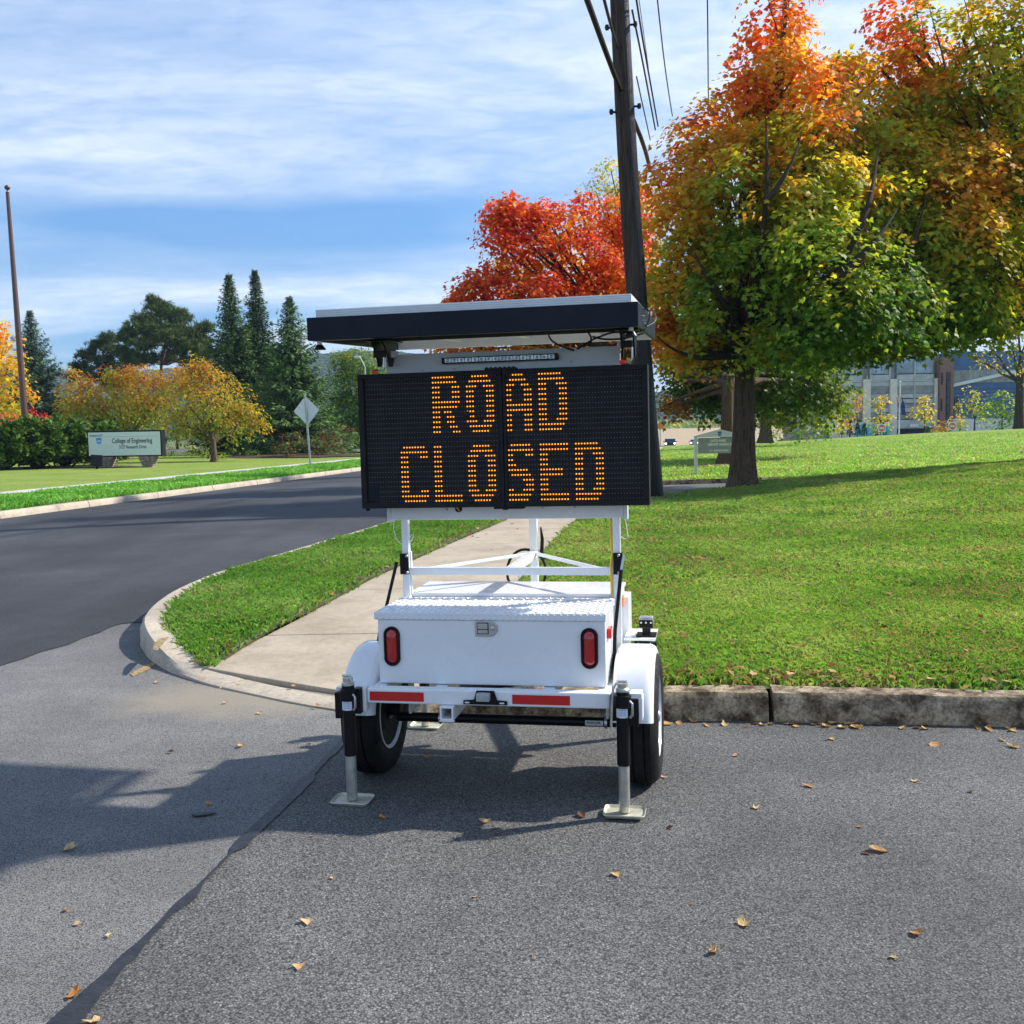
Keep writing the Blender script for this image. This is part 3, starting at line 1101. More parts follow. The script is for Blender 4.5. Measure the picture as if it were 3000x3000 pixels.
def lawn_blades(y0, y1, dens, hgt, wid, name, label, dry):
    xm = 0.58 * y1 + 0.5
    n = int(dens * (xm + 0.6) * (y1 - y0))
    x = rg.uniform(-0.6, xm, n)
    y = rg.uniform(y0, y1, n)
    k = (x > interp(WALK_R, y) + 0.01 * rg.normal(0, 1, n)) & (y > lawn_front(x) + 0.0) & (y < lawn_back(x)) & (x < 0.56 * y + 0.5)
    # thin worn edge along the kerb and the walk, bare round the pole
    d = np.minimum(y - lawn_front(x), 2.0 * (x - interp(WALK_R, y)))
    bare = np.clip(d / 0.35, 0.12, 1) * np.where(np.hypot((x - 2.75) / 0.8, (y - 20.4) / 0.55) < 1, 0.1, 1) * np.where(np.hypot((x - 5.27) / 1.1, (y - 23.2) / 0.6) < 1, 0.15, 1)
    k &= rg.uniform(0, 1, n) < bare * (0.55 + 0.6 * vnoise(x, y, 0.35, 9))
    x, y = x[k], y[k]
    dryl = dry
    c = turf_cols(x, y, rg, dryl)
    z = h_lawn(x, y)
    blades(name, np.stack([x, y, z], 1), hgt * (0.75 + 0.5 * vnoise(x, y, 0.5, 4)), wid, c, 1.0, label, rg)


lawn_blades(5.2, 8.6, 11000, 0.052, 0.0044, 'lawn_grass', 'sunlit mown grass behind the old street kerb', 0.30)
lawn_blades(8.6, 14.0, 3600, 0.060, 0.008, 'lawn_grass', 'mown grass in the middle of the near lawn', 0.28)
lawn_blades(14.0, 25.0, 1500, 0.065, 0.013, 'lawn_grass', 'mown grass at the back of the near lawn by the maple', 0.25)
# strip by the corner
n = 110000
y = 6.6 + rg.uniform(0, 1, n) ** 1.5 * 13.0
kx_, wx_ = np.interp(y, STRIP[0], STRIP[1]), np.interp(y, STRIP[0], STRIP[2])
x = kx_ + rg.uniform(-0.01, 1.02, n) * (wx_ - kx_)
dw = np.minimum((wx_ - x) / 0.38, (x - kx_) / 0.10)
near_end = np.clip((y - 6.7) / 0.9, 0.15, 1)
k = rg.uniform(0, 1, n) < np.clip(dw, 0.1, 1) * near_end * (0.4 + 0.8 * vnoise(x, y, 0.3, 13))
x, y = x[k], y[k]
tt = (x - kx_[k]) / np.maximum(0.05, (wx_ - kx_)[k])
z = 0.118 * sstep(6.2, 7.9, y) + 0.024 + 0.03 * np.sin(np.pi * tt) * sstep(7, 9, y)
blades('verge_grass', np.stack([x, y, z], 1), 0.062 * (0.6 + 0.7 * vnoise(x, y, 0.4, 14)), 0.0065, turf_cols(x, y, rg, 0.14, 0.95) * np.array([0.80, 0.92, 0.85]), 0.9, 'green grass in the strip between corner kerb and sidewalk', rg)
# verge across the road
n = 60000
y = rg.uniform(15, 62, n)
o = rg.uniform(0.15, 3.35, n)
x = KERB_FAR(y) - o
k = x > -0.56 * y - 1
x, y, o = x[k], y[k], o[k]
blades('far_verge_grass', np.stack([x, y, 0.14 + 0.04 * np.sin(np.pi * o / 3.3)], 1), 0.11 * (0.6 + 0.8 * vnoise(x, y, 1.2, 15)), 0.030, turf_cols(x, y, rg, 0.06, 1.05) * np.array([0.8, 1.15, 0.9]), 0.8, 'rough green grass between the far kerb and far sidewalk', rg)
n = 50000
y = 27.4 + rg.uniform(0, 1, n) ** 1.3 * 40
x = interp(WALK_R, y) + rg.uniform(0, 1, n) * (0.57 * y - interp(WALK_R, y) + 1)
blades('far_lawn_grass', np.stack([x, y, h_farlawn(x, y)], 1), 0.07, 0.032, turf_cols(x, y, rg, 0.2, 1.35) * np.array([1.05, 1.1, 1.1]), 0.9, 'pale mown grass on the rise beyond the driveway', rg)


# ------------------------------------------------------------------ the message trailer (local frame: x right, y forward, z up)
YAW, TROLL = R(11.0), R(0.5)
f_ = Vector((math.sin(YAW), math.cos(YAW), 0))
r_ = Vector((math.cos(YAW), -math.sin(YAW), 0))
u_ = Vector((0, 0, 1))
r2 = r_ * math.cos(TROLL) + u_ * math.sin(TROLL)
u2 = -r_ * math.sin(TROLL) + u_ * math.cos(TROLL)
T = empty('message_trailer')
T.matrix_world = Matrix(((r2.x, f_.x, u2.x, -0.05), (r2.y, f_.y, u2.y, 4.53), (r2.z, f_.z, u2.z, 0.0), (0, 0, 0, 1)))
tag(T, 'white road message trailer on four jacks, amber dots reading ROAD CLOSED', 'trailer')


def B(x0, x1, y0, y1, z0, z1):
    return MB().box(x0, x1, y0, y1, z0, z1)


def rrect(x0, x1, z0, z1, r, n=6):
    pts = []
    for (cx, cz, a0) in ((x1 - r, z1 - r, 0), (x0 + r, z1 - r, 90), (x0 + r, z0 + r, 180), (x1 - r, z0 + r, 270)):
        for k in range(n + 1):
            a = R(a0 + 90 * k / n)
            pts.append((cx + r * math.cos(a), cz + r * math.sin(a)))
    return pts


def face_y(y):      # outline in x, z on a plane y, extruded towards the viewer (-y)
    return lambda u, v, w: (u, y - w, v)


# chassis
fr = MB()
for x in (-0.47, -0.20, 0.26, 0.49):
    fr.box(x - 0.025, x + 0.025, -0.345, 0.58, 0.425, 0.479)
fr.box(-0.495, 0.515, 0.50, 0.56, 0.424, 0.478)
fr.box(-0.495, 0.515, 0.02, 0.08, 0.424, 0.478)
fr.beam((-0.47, 0.56, 0.45), (0.02, 1.75, 0.45), 0.05, 0.06)
fr.beam((0.49, 0.56, 0.45), (0.04, 1.75, 0.452), 0.05, 0.06)
chassis = fr.build('chassis', 'white_paint', T, bevel=0.003)
MB().beam((0.03, 1.6, 0.46), (0.03, 1.98, 0.46), 0.06, 0.06).build('tongue', 'white_paint', T, bevel=0.004)
MB().lathe([(0.0, 2.05), (0.03, 2.04), (0.036, 2.0), (0.03, 1.96)], 14, 'y', (0.03, 0, 0.46)).build('coupler', 'black_paint', T, smooth=True)

bump_o = B(-0.503, 0.520, -0.400, -0.346, 0.420, 0.484).build('bumper', 'white_paint', T, bevel=0.006, seg=3)
for x0, x1 in ((-0.490, -0.255), (0.120, 0.358)):
    B(x0, x1, -0.4018, -0.3985, 0.4315, 0.4705).build('reflective_tape', 'red_tape', bump_o)
mb = B(-0.520, -0.505, -0.410, -0.36, 0.385, 0.494)
mb.build('end_plate', 'white_paint', bump_o, bevel=0.003)
mb = B(0.600, 0.650, -0.43, -0.36, 0.478, 0.494)
mb.box(0.640, 0.652, -0.43, -0.36, 0.385, 0.4775)
mb.box(0.522, 0.5995, -0.40, -0.37, 0.45, 0.484)
mb.build('end_plate', 'white_paint', bump_o, bevel=0.003)
B(-0.640, -0.525, -0.40, -0.37, 0.45, 0.484).build('jack_arm', 'white_paint', bump_o, bevel=0.003)
# receiver: an open square tube
mb = MB()
for (x0, x1, z0, z1) in ((-0.182, -0.174, 0.360, 0.419), (-0.132, -0.124, 0.360, 0.419), (-0.174, -0.132, 0.360, 0.368), (-0.174, -0.132, 0.411, 0.419)):
    mb.box(x0, x1, -0.425, -0.20, z0, z1)
mb.box(-0.186, -0.120, -0.427, -0.412, 0.356, 0.3598)
mb.build('hitch_receiver', 'white_paint', T, bevel=0.002)
# licence plate bracket and its lamp
pb = MB().prism([(-0.085, 0.427), (0.100, 0.427), (0.100, 0.444), (0.058, 0.447), (0.046, 0.486), (-0.028, 0.486), (-0.040, 0.447), (-0.085, 0.444)], face_y(-0.4025), 0.006)
pbo = pb.build('plate_bracket', 'black_paint', T, bevel=0.002)
B(-0.024, 0.032, -0.440, -0.409, 0.447, 0.480).build('plate_lamp', 'galv', pbo, bevel=0.004)
for x in (-0.068, 0.078):
    MB().prism(rrect(x - 0.010, x + 0.010, 0.4325, 0.4385, 0.003), face_y(-0.4088), 0.0012).build('slot', 'sticker', pbo)

# toolbox with diamond plate lid
box_o = B(-0.478, 0.496, -0.300, 0.062, 0.482, 0.757).build('toolbox', 'white_paint', T, bevel=0.004)
lid = MB()
lid.box(-0.492, 0.500, -0.306, 0.092, 0.7575, 0.790)
lid_o = lid.build('lid', 'white_paint', box_o, bevel=0.004)
tp = MB()
n_ = 0
pit = 0.0275
for i in range(37):
    for j in range(14):
        x = -0.478 + i * pit
        y = -0.292 + j * pit
        s = 1 if (i + j) % 2 == 0 else -1
        if x > 0.49 or y > 0.08:
            continue
        a = R(45) * s
        dx, dy = math.cos(a) * 0.0125, math.sin(a) * 0.0125
        nx, ny = -math.sin(a) * 0.0035, math.cos(a) * 0.0035
        z = 0.7902
        tp.add([(x - dx, y - dy, z), (x + nx, y + ny, z), (x + dx, y + dy, z), (x - nx, y - ny, z), (x - dx * 0.35, y - dy * 0.35, z + 0.0032), (x + dx * 0.35, y + dy * 0.35, z + 0.0032)], [(0, 3, 4), (3, 5, 4), (3, 2, 5), (2, 1, 5), (1, 4, 5), (1, 0, 4)])
for i in range(36):
    for j in range(2):
        x = -0.480 + i * pit + 0.0
        z = 0.7655 + j * 0.0165
        s = 1 if j % 2 == 0 else -1
        a = R(42) * s
        dx, dz = math.cos(a) * 0.0115, math.sin(a) * 0.0095
        nx, nz = -math.sin(a) * 0.003, math.cos(a) * 0.003
        y = -0.3063
        tp.add([(x - dx, y, z - dz), (x + nx, y, z + nz), (x + dx, y, z + dz), (x - nx, y, z - nz), (x - dx * 0.35, y - 0.0034, z - dz * 0.35), (x + dx * 0.35, y - 0.0034, z + dz * 0.35)], [(0, 3, 4), (3, 5, 4), (3, 2, 5), (2, 1, 5), (1, 4, 5), (1, 0, 4)])
tp_o = tp.build('tread_pattern', 'white_paint', box_o, smooth=True)
tp_o['kind'] = 'stuff'


def tail_light(cx, cz):
    w, h = 0.0355, 0.085
    t = empty('tail_light')
    t.parent = T
    t.location = (cx, -0.301, cz)

    def ob(k):
        return [(math.cos(a) * w * k, math.sin(a) * w * k + (h - w) * (1 if math.sin(a) >= 0 else -1)) for a in np.linspace(0, 2 * math.pi, 41)[:-1]]
    # rubber ring: outer edge, rounded lip, inner edge
    m = MB()
    rings = [(1.0, 0.0), (1.0, 0.008), (0.93, 0.013), (0.78, 0.013), (0.70, 0.006)]
    vs = []
    for k, d in rings:
        vs += [(u * k / 1.0, -d, (v if abs(v) < (h - w) else math.copysign(h - w, v) + (v - math.copysign(h - w, v)) * k)) for u, v in ob(1.0)]
    fs = []
    for a in range(len(rings) - 1):
        for b in range(40):
            b2 = (b + 1) % 40
            fs.append((a * 40 + b, a * 40 + b2, (a + 1) * 40 + b2, (a + 1) * 40 + b))
    m.add(vs, fs)
    m.build('rubber_ring', 'rubber', t, smooth=True)
    m = MB()
    vs = []
    rings = [(0.70, 0.005), (0.60, 0.012), (0.35, 0.016), (0.0, 0.017)]
    for k, d in rings:
        vs += [(u * k, -d, math.copysign(h - w, v) * (0.35 + 0.65 * min(1, k / 0.7)) + (v - math.copysign(h - w, v)) * k) for u, v in ob(1.0)]
    fs = []
    for a in range(len(rings) - 1):
        for b in range(40):
            b2 = (b + 1) % 40
            fs.append((a * 40 + b, a * 40 + b2, (a + 1) * 40 + b2, (a + 1) * 40 + b))
    m.add(vs, fs)
    m.build('lens', 'red_lens', t, smooth=True)


tail_light(-0.416, 0.643)
tail_light(0.430, 0.646)
# paddle latch
lt = MB().prism([(-0.050, 0.690), (0.010, 0.690), (0.030, 0.694), (0.047, 0.715), (0.047, 0.735), (0.030, 0.752), (0.020, 0.756), (-0.050, 0.756)], face_y(-0.3005), 0.005).build('latch', 'steel', T, bevel=0.002)
B(-0.041, 0.008, -0.3064, -0.3045, 0.700, 0.749).build('recess', 'black_paint', lt)
B(-0.038, 0.005, -0.312, -0.3066, 0.722, 0.746).build('paddle', 'steel', lt, bevel=0.002)
B(-0.038, 0.005, -0.309, -0.3066, 0.703, 0.719).build('paddle', 'steel', lt, bevel=0.002)
MB().lathe([(0.0, -0.311), (0.006, -0.311), (0.0085, -0.309), (0.0085, -0.3056)], 16, 'y', (0.0255, 0, 0.725)).build('lock', 'steel', lt, smooth=True)
for x, z in ((0.025, 0.745), (0.025, 0.703), (-0.045, 0.7)):
    MB().lathe([(0.0, -0.308), (0.003, -0.3075), (0.004, -0.3056)], 10, 'y', (x, 0, z)).build('rivet', 'steel', lt, smooth=True)

# side markers
for x0, x1 in ((-0.496, -0.4785), (0.4965, 0.514)):
    B(x0, x1, -0.235, -0.165, 0.672, 0.716).build('side_marker', 'red_marker', T, bevel=0.005)
B(0.5105, 0.528, 0.22, 0.28, 0.728, 0.775).build('side_marker', 'amber', T, bevel=0.004)

# battery box in front of the toolbox
bo = B(-0.465, 0.510, 0.142, 0.500, 0.479, 0.786).build('battery_box', 'white_paint', T, bevel=0.004)
B(-0.472, 0.517, 0.136, 0.506, 0.7865, 0.802).build('lid', 'white_paint', bo, bevel=0.003)
mb = MB()
for z0, z1 in ((0.50, 0.70),):
    mb.box(0.5105, 0.545, 0.30, 0.47, 0.53, 0.76)
mb.build('side_cabinet', 'white_paint', bo, bevel=0.004)

# masts, crossbar, braces, rest post
for x in (-0.467, 0.512):
    m = B(x - 0.0165, x + 0.0165, 0.100, 0.132, 0.48, 1.30).build('mast', 'white_paint', T, bevel=0.003)
    sgn = -1 if x < 0 else 1
    B(x - 0.021 + 0.005 * sgn, x + 0.021 + 0.005 * sgn, 0.0905, 0.0995, 0.896, 0.993).build('hinge_plate', 'black_paint', m, bevel=0.003)
    for z in (0.905, 0.982):
        MB().lathe([(0.0, 0.085), (0.005, 0.0855), (0.007, 0.088), (0.007, 0.0903)], 12, 'y', (x + 0.009, 0, z)).build('bolt', 'zinc', m, smooth=True)
    B(x - 0.004 - 0.02 * sgn, x + 0.004 - 0.02 * sgn, 0.112, 0.128, 0.80, 1.0).build('stiffener', 'white_paint', m, bevel=0.001)
cb = B(-0.450, 0.495, 0.102, 0.130, 0.891, 0.926).build('crossbar', 'white_paint', T, bevel=0.003)
MB().beam((0.45, 0.131, 0.912), (0.048, 0.60, 0.932), 0.016, 0.016).build('brace', 'white_paint', T, bevel=0.002)
MB().beam((-0.40, 0.131, 0.912), (0.048, 0.60, 0.932), 0.016, 0.016).build('brace', 'white_paint', T, bevel=0.002)
MB().beam((0.02, 0.131, 0.909), (0.048, 0.60, 0.925), 0.036, 0.036).build('beam', 'white_paint', T, bevel=0.003)
B(0.030, 0.068, 0.601, 0.640, 0.45, 1.30).build('rest_post', 'white_paint', T, bevel=0.003)
# coiled lead hung on the post
pts = [(0.03 + 0.10 * math.cos(a) - 0.03, 0.655 + 0.008 * math.sin(3 * a), 0.83 + 0.115 * math.sin(a)) for a in np.linspace(0, 2 * math.pi * 1.9, 60)]
MB().tube(pts, 0.007, 7).build('trailer_lead', 'rubber', T, smooth=True)
MB().tube([(0.085, 0.62, 1.06), (0.090, 0.63, 1.0), (0.085, 0.635, 0.93), (0.10, 0.62, 0.90), (0.115, 0.62, 0.905)], [0.004, 0.009, 0.010, 0.006, 0.004], 8).build('crank_handle', 'black_paint', T, smooth=True)
# gas struts
MB().tube([(-0.505, 0.085, 0.955), (-0.555, 0.05, 0.74), (-0.575, 0.035, 0.66)], [0.008, 0.008, 0.008], 10).build('gas_strut', 'black_paint', T, smooth=True)
MB().tube([(-0.575, 0.035, 0.66), (-0.60, 0.01, 0.50)], 0.011, 10).build('strut_body', 'black_paint', T, smooth=True)
MB().tube([(0.545, 0.085, 0.985), (0.535, 0.07, 0.93), (0.508, -0.02, 0.66)], 0.006, 10).build('gas_strut', 'steel', T, smooth=True)
MB().tube([(0.5335, 0.065, 0.92), (0.509, -0.02, 0.665), (0.505, -0.04, 0.50)], 0.0085, 10).build('strut_body', 'black_paint', T, smooth=True)
# wiring
MB().tube([(0.486, 0.112, 1.16), (0.487, 0.108, 1.05), (0.492, 0.106, 0.985), (0.484, 0.106, 0.94), (0.487, 0.096, 0.88), (0.487, 0.10, 0.80)], 0.0055, 8).build('yellow_conduit', 'yellow_wire', T, smooth=True)
MB().tube([(-0.512, 0.09, 1.155), (-0.517, 0.09, 1.11), (-0.505, 0.09, 1.06), (-0.484, 0.1, 1.035)], 0.0022, 6).build('wire_loop', 'white_wire', T, smooth=True)
MB().tube([(0.552, 0.09, 1.15), (0.560, 0.09, 1.10), (0.565, 0.09, 1.065), (0.55, 0.09, 1.055), (0.530, 0.1, 1.065)], 0.0022, 6).build('wire_loop', 'white_wire', T, smooth=True)
MB().tube([(-0.448, 0.12, 1.07), (-0.43, 0.12, 1.085), (-0.435, 0.12, 1.06), (-0.45, 0.12, 1.04)], 0.002, 6).build('wire_loop', 'white_wire', T, smooth=True)

# wheels and fenders
for sx, xc in ((-1, -0.600), (1, 0.620)):
    w = empty('wheel')
    w.parent = T
    w.location = (xc, 0.0, 0.285)
    Rt, W = 0.288, 0.082
    prof = [(0.172, -W * 0.78), (0.20, -W * 0.98), (0.235, -W * 1.02), (0.265, -W * 0.92), (Rt - 0.006, -W * 0.70)]
    tread = [(Rt, -W * 0.62), (Rt, -W * 0.34), (Rt - 0.008, -W * 0.31), (Rt - 0.008, -W * 0.26), (Rt + 0.002, -W * 0.23), (Rt + 0.002, W * 0.23), (Rt - 0.008, W * 0.26), (Rt - 0.008, W * 0.31), (Rt, W * 0.34), (Rt, W * 0.62)]
    prof = prof + tread + [(a, -b) for a, b in reversed(prof)]
    MB().lathe(prof, 48, 'x').build('tyre', 'rubber', w, smooth=True)
    rim = [(0.178, -0.074), (0.170, -0.070), (0.160, -0.045), (0.150, -0.02), (0.135, 0.005), (0.150, 0.02), (0.160, 0.045), (0.170, 0.070), (0.178, 0.074), (0.171, 0.076), (0.160, 0.060), (0.150, 0.045)]
    m = MB().lathe([(a, b) for a, b in rim], 40, 'x')
    m.build('rim', 'white_paint' if sx > 0 else 'white_dull', w, smooth=True)
    d = 0.03 * sx
    e_ = 0.0 if sx > 0 else 0.045
    m = MB().lathe([(0.152, d * 0.6 + e_), (0.11, d * 1.25 + e_), (0.06, d * 0.9 + e_), (0.0, d * 0.9 + e_)], 32, 'x')
    m.build('wheel_disc', 'white_paint' if sx > 0 else 'white_dull', w, smooth=True)
    MB().lathe([(0.034, d * 0.8), (0.032, d * 2.2), (0.02, d * 2.6), (0.0, d * 2.6)], 18, 'x').build('hub', 'steel' if sx > 0 else 'black_paint', w, smooth=True)
    if sx < 0:
        MB().lathe([(0.045, 0.03), (0.045, 0.07), (0.03, 0.075), (0.03, 0.12)], 20, 'x').build('drum', 'black_paint', w, smooth=True)
    for k in range(5):
        a = 2 * math.pi * k / 5
        MB().lathe([(0.009, d * 0.9), (0.008, d * 1.7), (0.0, d * 1.7)], 8, 'x', (0, 0.057 * math.cos(a), 0.057 * math.sin(a))).build('wheel_nut', 'steel', w, smooth=True)
    # fender: curved sheet with a rolled lip
    x0, x1 = (xc - 0.066, xc + 0.090)
    if sx > 0:
        x0, x1 = xc - 0.105, xc + 0.066
    m = MB()
    Rf = 0.328
    secs = [(x0, Rf - 0.045), (x0, Rf - 0.018), (x0 + 0.006, Rf - 0.003), (x0 + 0.02, Rf + 0.006), (x0 + 0.04, Rf + 0.008), (x1 - 0.04, Rf + 0.008), (x1 - 0.02, Rf + 0.006), (x1 - 0.006, Rf - 0.003), (x1, Rf - 0.018), (x1, Rf - 0.045), (x1 - 0.004, Rf - 0.045), (x1 - 0.006, Rf - 0.012), (x0 + 0.006, Rf - 0.012), (x0 + 0.004, Rf - 0.045)]
    an = np.linspace(R(11), R(169), 30)
    vs = []
    for a in an:
        for (x, rr) in secs:
            zz_ = 0.285 + rr * math.sin(a) * 0.93
            vs.append((x, -rr * math.cos(a), zz_ if math.sin(a) > -0.05 else zz_ + 0.04 * 0))
    n = len(secs)
    fs = []
    for a in range(len(an) - 1):
        for b in range(n):
            b2 = (b + 1) % n
            fs.append((a * n + b, a * n + b2, (a + 1) * n + b2, (a + 1) * n + b))
    fs.append(tuple(range(n)))
    fs.append(tuple((len(an) - 1) * n + k for k in range(n)))
    m.add(vs, fs)
    fo = m.build('fender', 'white_paint', T, smooth=True)
    xi = xc - sx * 0.09
    bx0, bx1 = sorted((xi - sx * 0.004, sx * 0.500 + 0.006))
    B(bx0, bx1, -0.03, 0.03, 0.43, 0.47).build('fender_bracket', 'white_paint', fo)
    if sx > 0:
        B(*((x0 + 0.02, x1 - 0.01)), 0.12, 0.36, 0.592, 0.601).build('step_plate', 'white_paint', fo, bevel=0.002)
# axle, beam clamp and sticker
ax = MB().tube([(-0.50, 0, 0.250), (0.505, 0, 0.250)], 0.0215, 18).build('axle', 'black_paint', T, smooth=True)
for x in (-0.30, 0.455):
    MB().lathe([(0.028, x), (0.028, x + 0.012)], 18, 'x', (0, 0, 0.250)).build('clamp', 'steel', ax, smooth=True)
for x in (-0.43, 0.47):
    B(x - 0.006, x + 0.006, -0.03, 0.03, 0.272, 0.4235).build('hanger', 'white_paint', ax, bevel=0.002)
st = MB()
vs = []
for x in (0.37, 0.45):
    for a in np.linspace(R(215), R(150), 6):
        vs.append((x, 0.0222 * math.cos(a), 0.250 + 0.0222 * math.sin(a)))
st.add(vs, [(k, k + 1, 7 + k, 6 + k) for k in range(5)])
st.build('sticker', 'sticker', ax)
text_mesh('lettering', 'POW-LOK', 0.013, 'ink_dark', ax, (0.408, -0.0228, 0.252), (1, 0, 0), (0, 0, 1), depth=0.0002, bold=0.0004)

# the four corner jacks
def jack(x, y, ins, crank, name='jack'):
    j = empty(name)
    j.parent = T
    j.location = (x, y, 0)
    MB().tube([(0, 0, 0.205), (0, 0, 0.505)], 0.0265, 22).build('outer_tube', 'black_paint', j, smooth=True, bevel=0.002)
    MB().tube([(0, 0, 0.016), (0, 0, 0.21)], 0.0225, 22).build('inner_tube', 'zinc', j, smooth=True)
    # dished foot plate
    out = rrect(-0.084, 0.084, -0.062, 0.062, 0.022)
    inn = rrect(-0.076, 0.076, -0.054, 0.054, 0.018)
    n = len(out)
    vs = [(u, v, 0.004) for u, v in inn] + [(u, v, 0.016) for u, v in out] + [(u * 0.985, v * 0.985, 0.019) for u, v in out] + [(u * 0.97, v * 0.97, 0.009) for u, v in inn]
    fs = [tuple(range(n - 1, -1, -1)), tuple(3 * n + k for k in range(n))]
    for a in range(3):
        for k in range(n):
            k2 = (k + 1) % n
            fs.append((a * n + k, a * n + k2, (a + 1) * n + k2, (a + 1) * n + k))
    MB().add(vs, fs).build('foot_plate', 'zinc_pad', j, smooth=True)
    m = MB().lathe([(0.027, 0.5052), (0.027, 0.514), (0.021, 0.520), (0.021, 0.536), (0.0, 0.538)], 18)
    m.build('cap', 'zinc', j, smooth=True)
    pts = [(0.018 * ins * -1, -0.01, 0.546), (-0.02 * ins * -1, -0.02, 0.548), (0.02 * ins, -0.03, 0.545), (0.034 * ins, -0.034, 0.522)]
    if crank:
        pts += [(0.040 * ins, -0.036, 0.45), (0.044 * ins, -0.036, 0.375), (0.038 * ins, -0.040, 0.352), (0.024 * ins, -0.048, 0.350)]
    MB().tube(pts, 0.0048, 8).build('crank', 'zinc', j, smooth=True)
    # swivel bracket and pull pin
    m = MB()
    m.box(*sorted((0.020 * ins, 0.050 * ins)), 0.005, 0.045, 0.380, 0.488)
    m.lathe([(0.034, 0.44), (0.034, 0.49)], 16, 'z')
    m.box(*sorted((-0.018 * ins, -0.062 * ins)), 0.0, 0.03, 0.36, 0.47)
    m.build('swivel_bracket', 'black_paint', j, bevel=0.003)
    pin = [(0.030 * 1, -0.022, 0.470), (0.040, -0.030, 0.462), (0.040, -0.030, 0.418), (0.031, -0.024, 0.405)]
    MB().tube(pin, 0.0055, 8).build('pull_pin', 'steel', j, smooth=True)
    # sticker wrapped on the tube
    vs = []
    for a in np.linspace(R(205), R(320), 10):
        for z in (0.402, 0.464):
            vs.append((0.0272 * math.cos(a), 0.0272 * math.sin(a), z))
    MB().add(vs, [(2 * k, 2 * k + 2, 2 * k + 3, 2 * k + 1) for k in range(9)]).build('sticker', 'sticker', j, smooth=True)
    text_mesh('lettering', 'RAM', 0.0155, 'ink_red', j, (-0.001, -0.0275, 0.449), (1, 0, 0), (0, 0, 1), depth=0.0004, bold=0.0009)
    m = MB()
    for z in (0.434, 0.427, 0.420, 0.412):
        m.box(-0.014, 0.013, -0.0281, -0.0270, z - 0.0010, z + 0.0010)
    m.build('small_print', 'ink_lblue', j)
    return j


jack(-0.572, -0.435, 1, False)
jack(0.574, -0.435, -1, True)
jack(-0.560, 0.66, 1, False)
jack(0.590, 0.66, -1, False)
B(-0.56, -0.4955, 0.52, 0.555, 0.44, 0.475).build('front_jack_arm', 'white_paint', T, bevel=0.003)
B(0.5155, 0.59, 0.52, 0.555, 0.44, 0.475).build('front_jack_arm', 'white_paint', T, bevel=0.003)

# small work light on the fender
wl = empty('work_light')
wl.parent = T
wl.location = (0.632, 0.20, 0.601)
B(-0.045, 0.045, -0.045, 0.045, 0.0, 0.008).build('base_plate', 'black_paint', wl, bevel=0.002)
B(-0.018, 0.018, -0.018, 0.018, 0.008, 0.045).build('stem', 'black_paint', wl, bevel=0.002)
B(-0.030, 0.030, -0.025, 0.025, 0.038, 0.088).build('housing', 'galv', wl, bevel=0.004)
B(-0.031, 0.031, -0.027, -0.0255, 0.040, 0.075).build('face', 'black_paint', wl)
for x in (-0.022, 0.0, 0.022):
    MB().lathe([(0.0, -0.0305), (0.0045, -0.030), (0.0045, -0.0272)], 10, 'y', (x, 0, 0.064)).build('screw', 'sticker', wl, smooth=True)

# back plate behind the board
bp = B(-0.520, 0.545, 0.076, 0.088, 1.150, 1.904).build('back_plate', 'white_dull', T, bevel=0.003)
B(-0.545, -0.5205, 0.082, 0.118, 1.140, 1.30).build('side_flange', 'white_dull', bp, bevel=0.006)
B(0.5455, 0.566, 0.080, 0.118, 1.140, 1.30).build('side_flange', 'white_dull', bp, bevel=0.006)
B(-0.50, 0.53, 0.0885, 0.128, 1.3005, 1.34).build('channel', 'white_dull', bp, bevel=0.003)
for x, z in ((-0.255, 1.196), (0.075, 1.198), (0.185, 1.199), (0.33, 1.2), (-0.20, 1.83), (0.33, 1.843), (-0.35, 1.83)):
    MB().lathe([(0.0, 0.0705), (0.004, 0.071), (0.005, 0.0758)], 10, 'y', (x, 0, z)).build('bolt', 'zinc', bp, smooth=True)
m = MB().lathe([(0.017, 0.0735), (0.017, 0.0757)], 20, 'y', (-0.20, 0, 1.20))
m.build('grommet', 'black_paint', bp)
MB().tube([(-0.208, 0.071, 1.207), (-0.202, 0.0725, 1.198), (-0.196, 0.071, 1.19)], 0.004, 6).build('yellow_lead', 'yellow_wire', bp, smooth=True)

# warning light bar
lb = B(-0.252, 0.276, 0.045, 0.0755, 1.853, 1.880).build('light_bar', 'black_paint', T, bevel=0.004)
for k in range(16):
    x = -0.236 + k * 0.0312
    m = MB().box(x, x + 0.0285, 0.0435, 0.0452, 1.857, 1.876)
    o = m.build('lamp_lens', 'led_clear', lb, bevel=0.001)
    MB().lathe([(0.0065, 0.0432), (0.003, 0.0405), (0.0, 0.0405)], 8, 'y', (x + 0.014, 0, 1.8665)).build('reflector', 'steel', lb, smooth=True)

# the message board: two hinged halves with a dot matrix
bd = empty('message_board')
bd.parent = T
bd.location = (0, 0, 0)
YB = -0.020


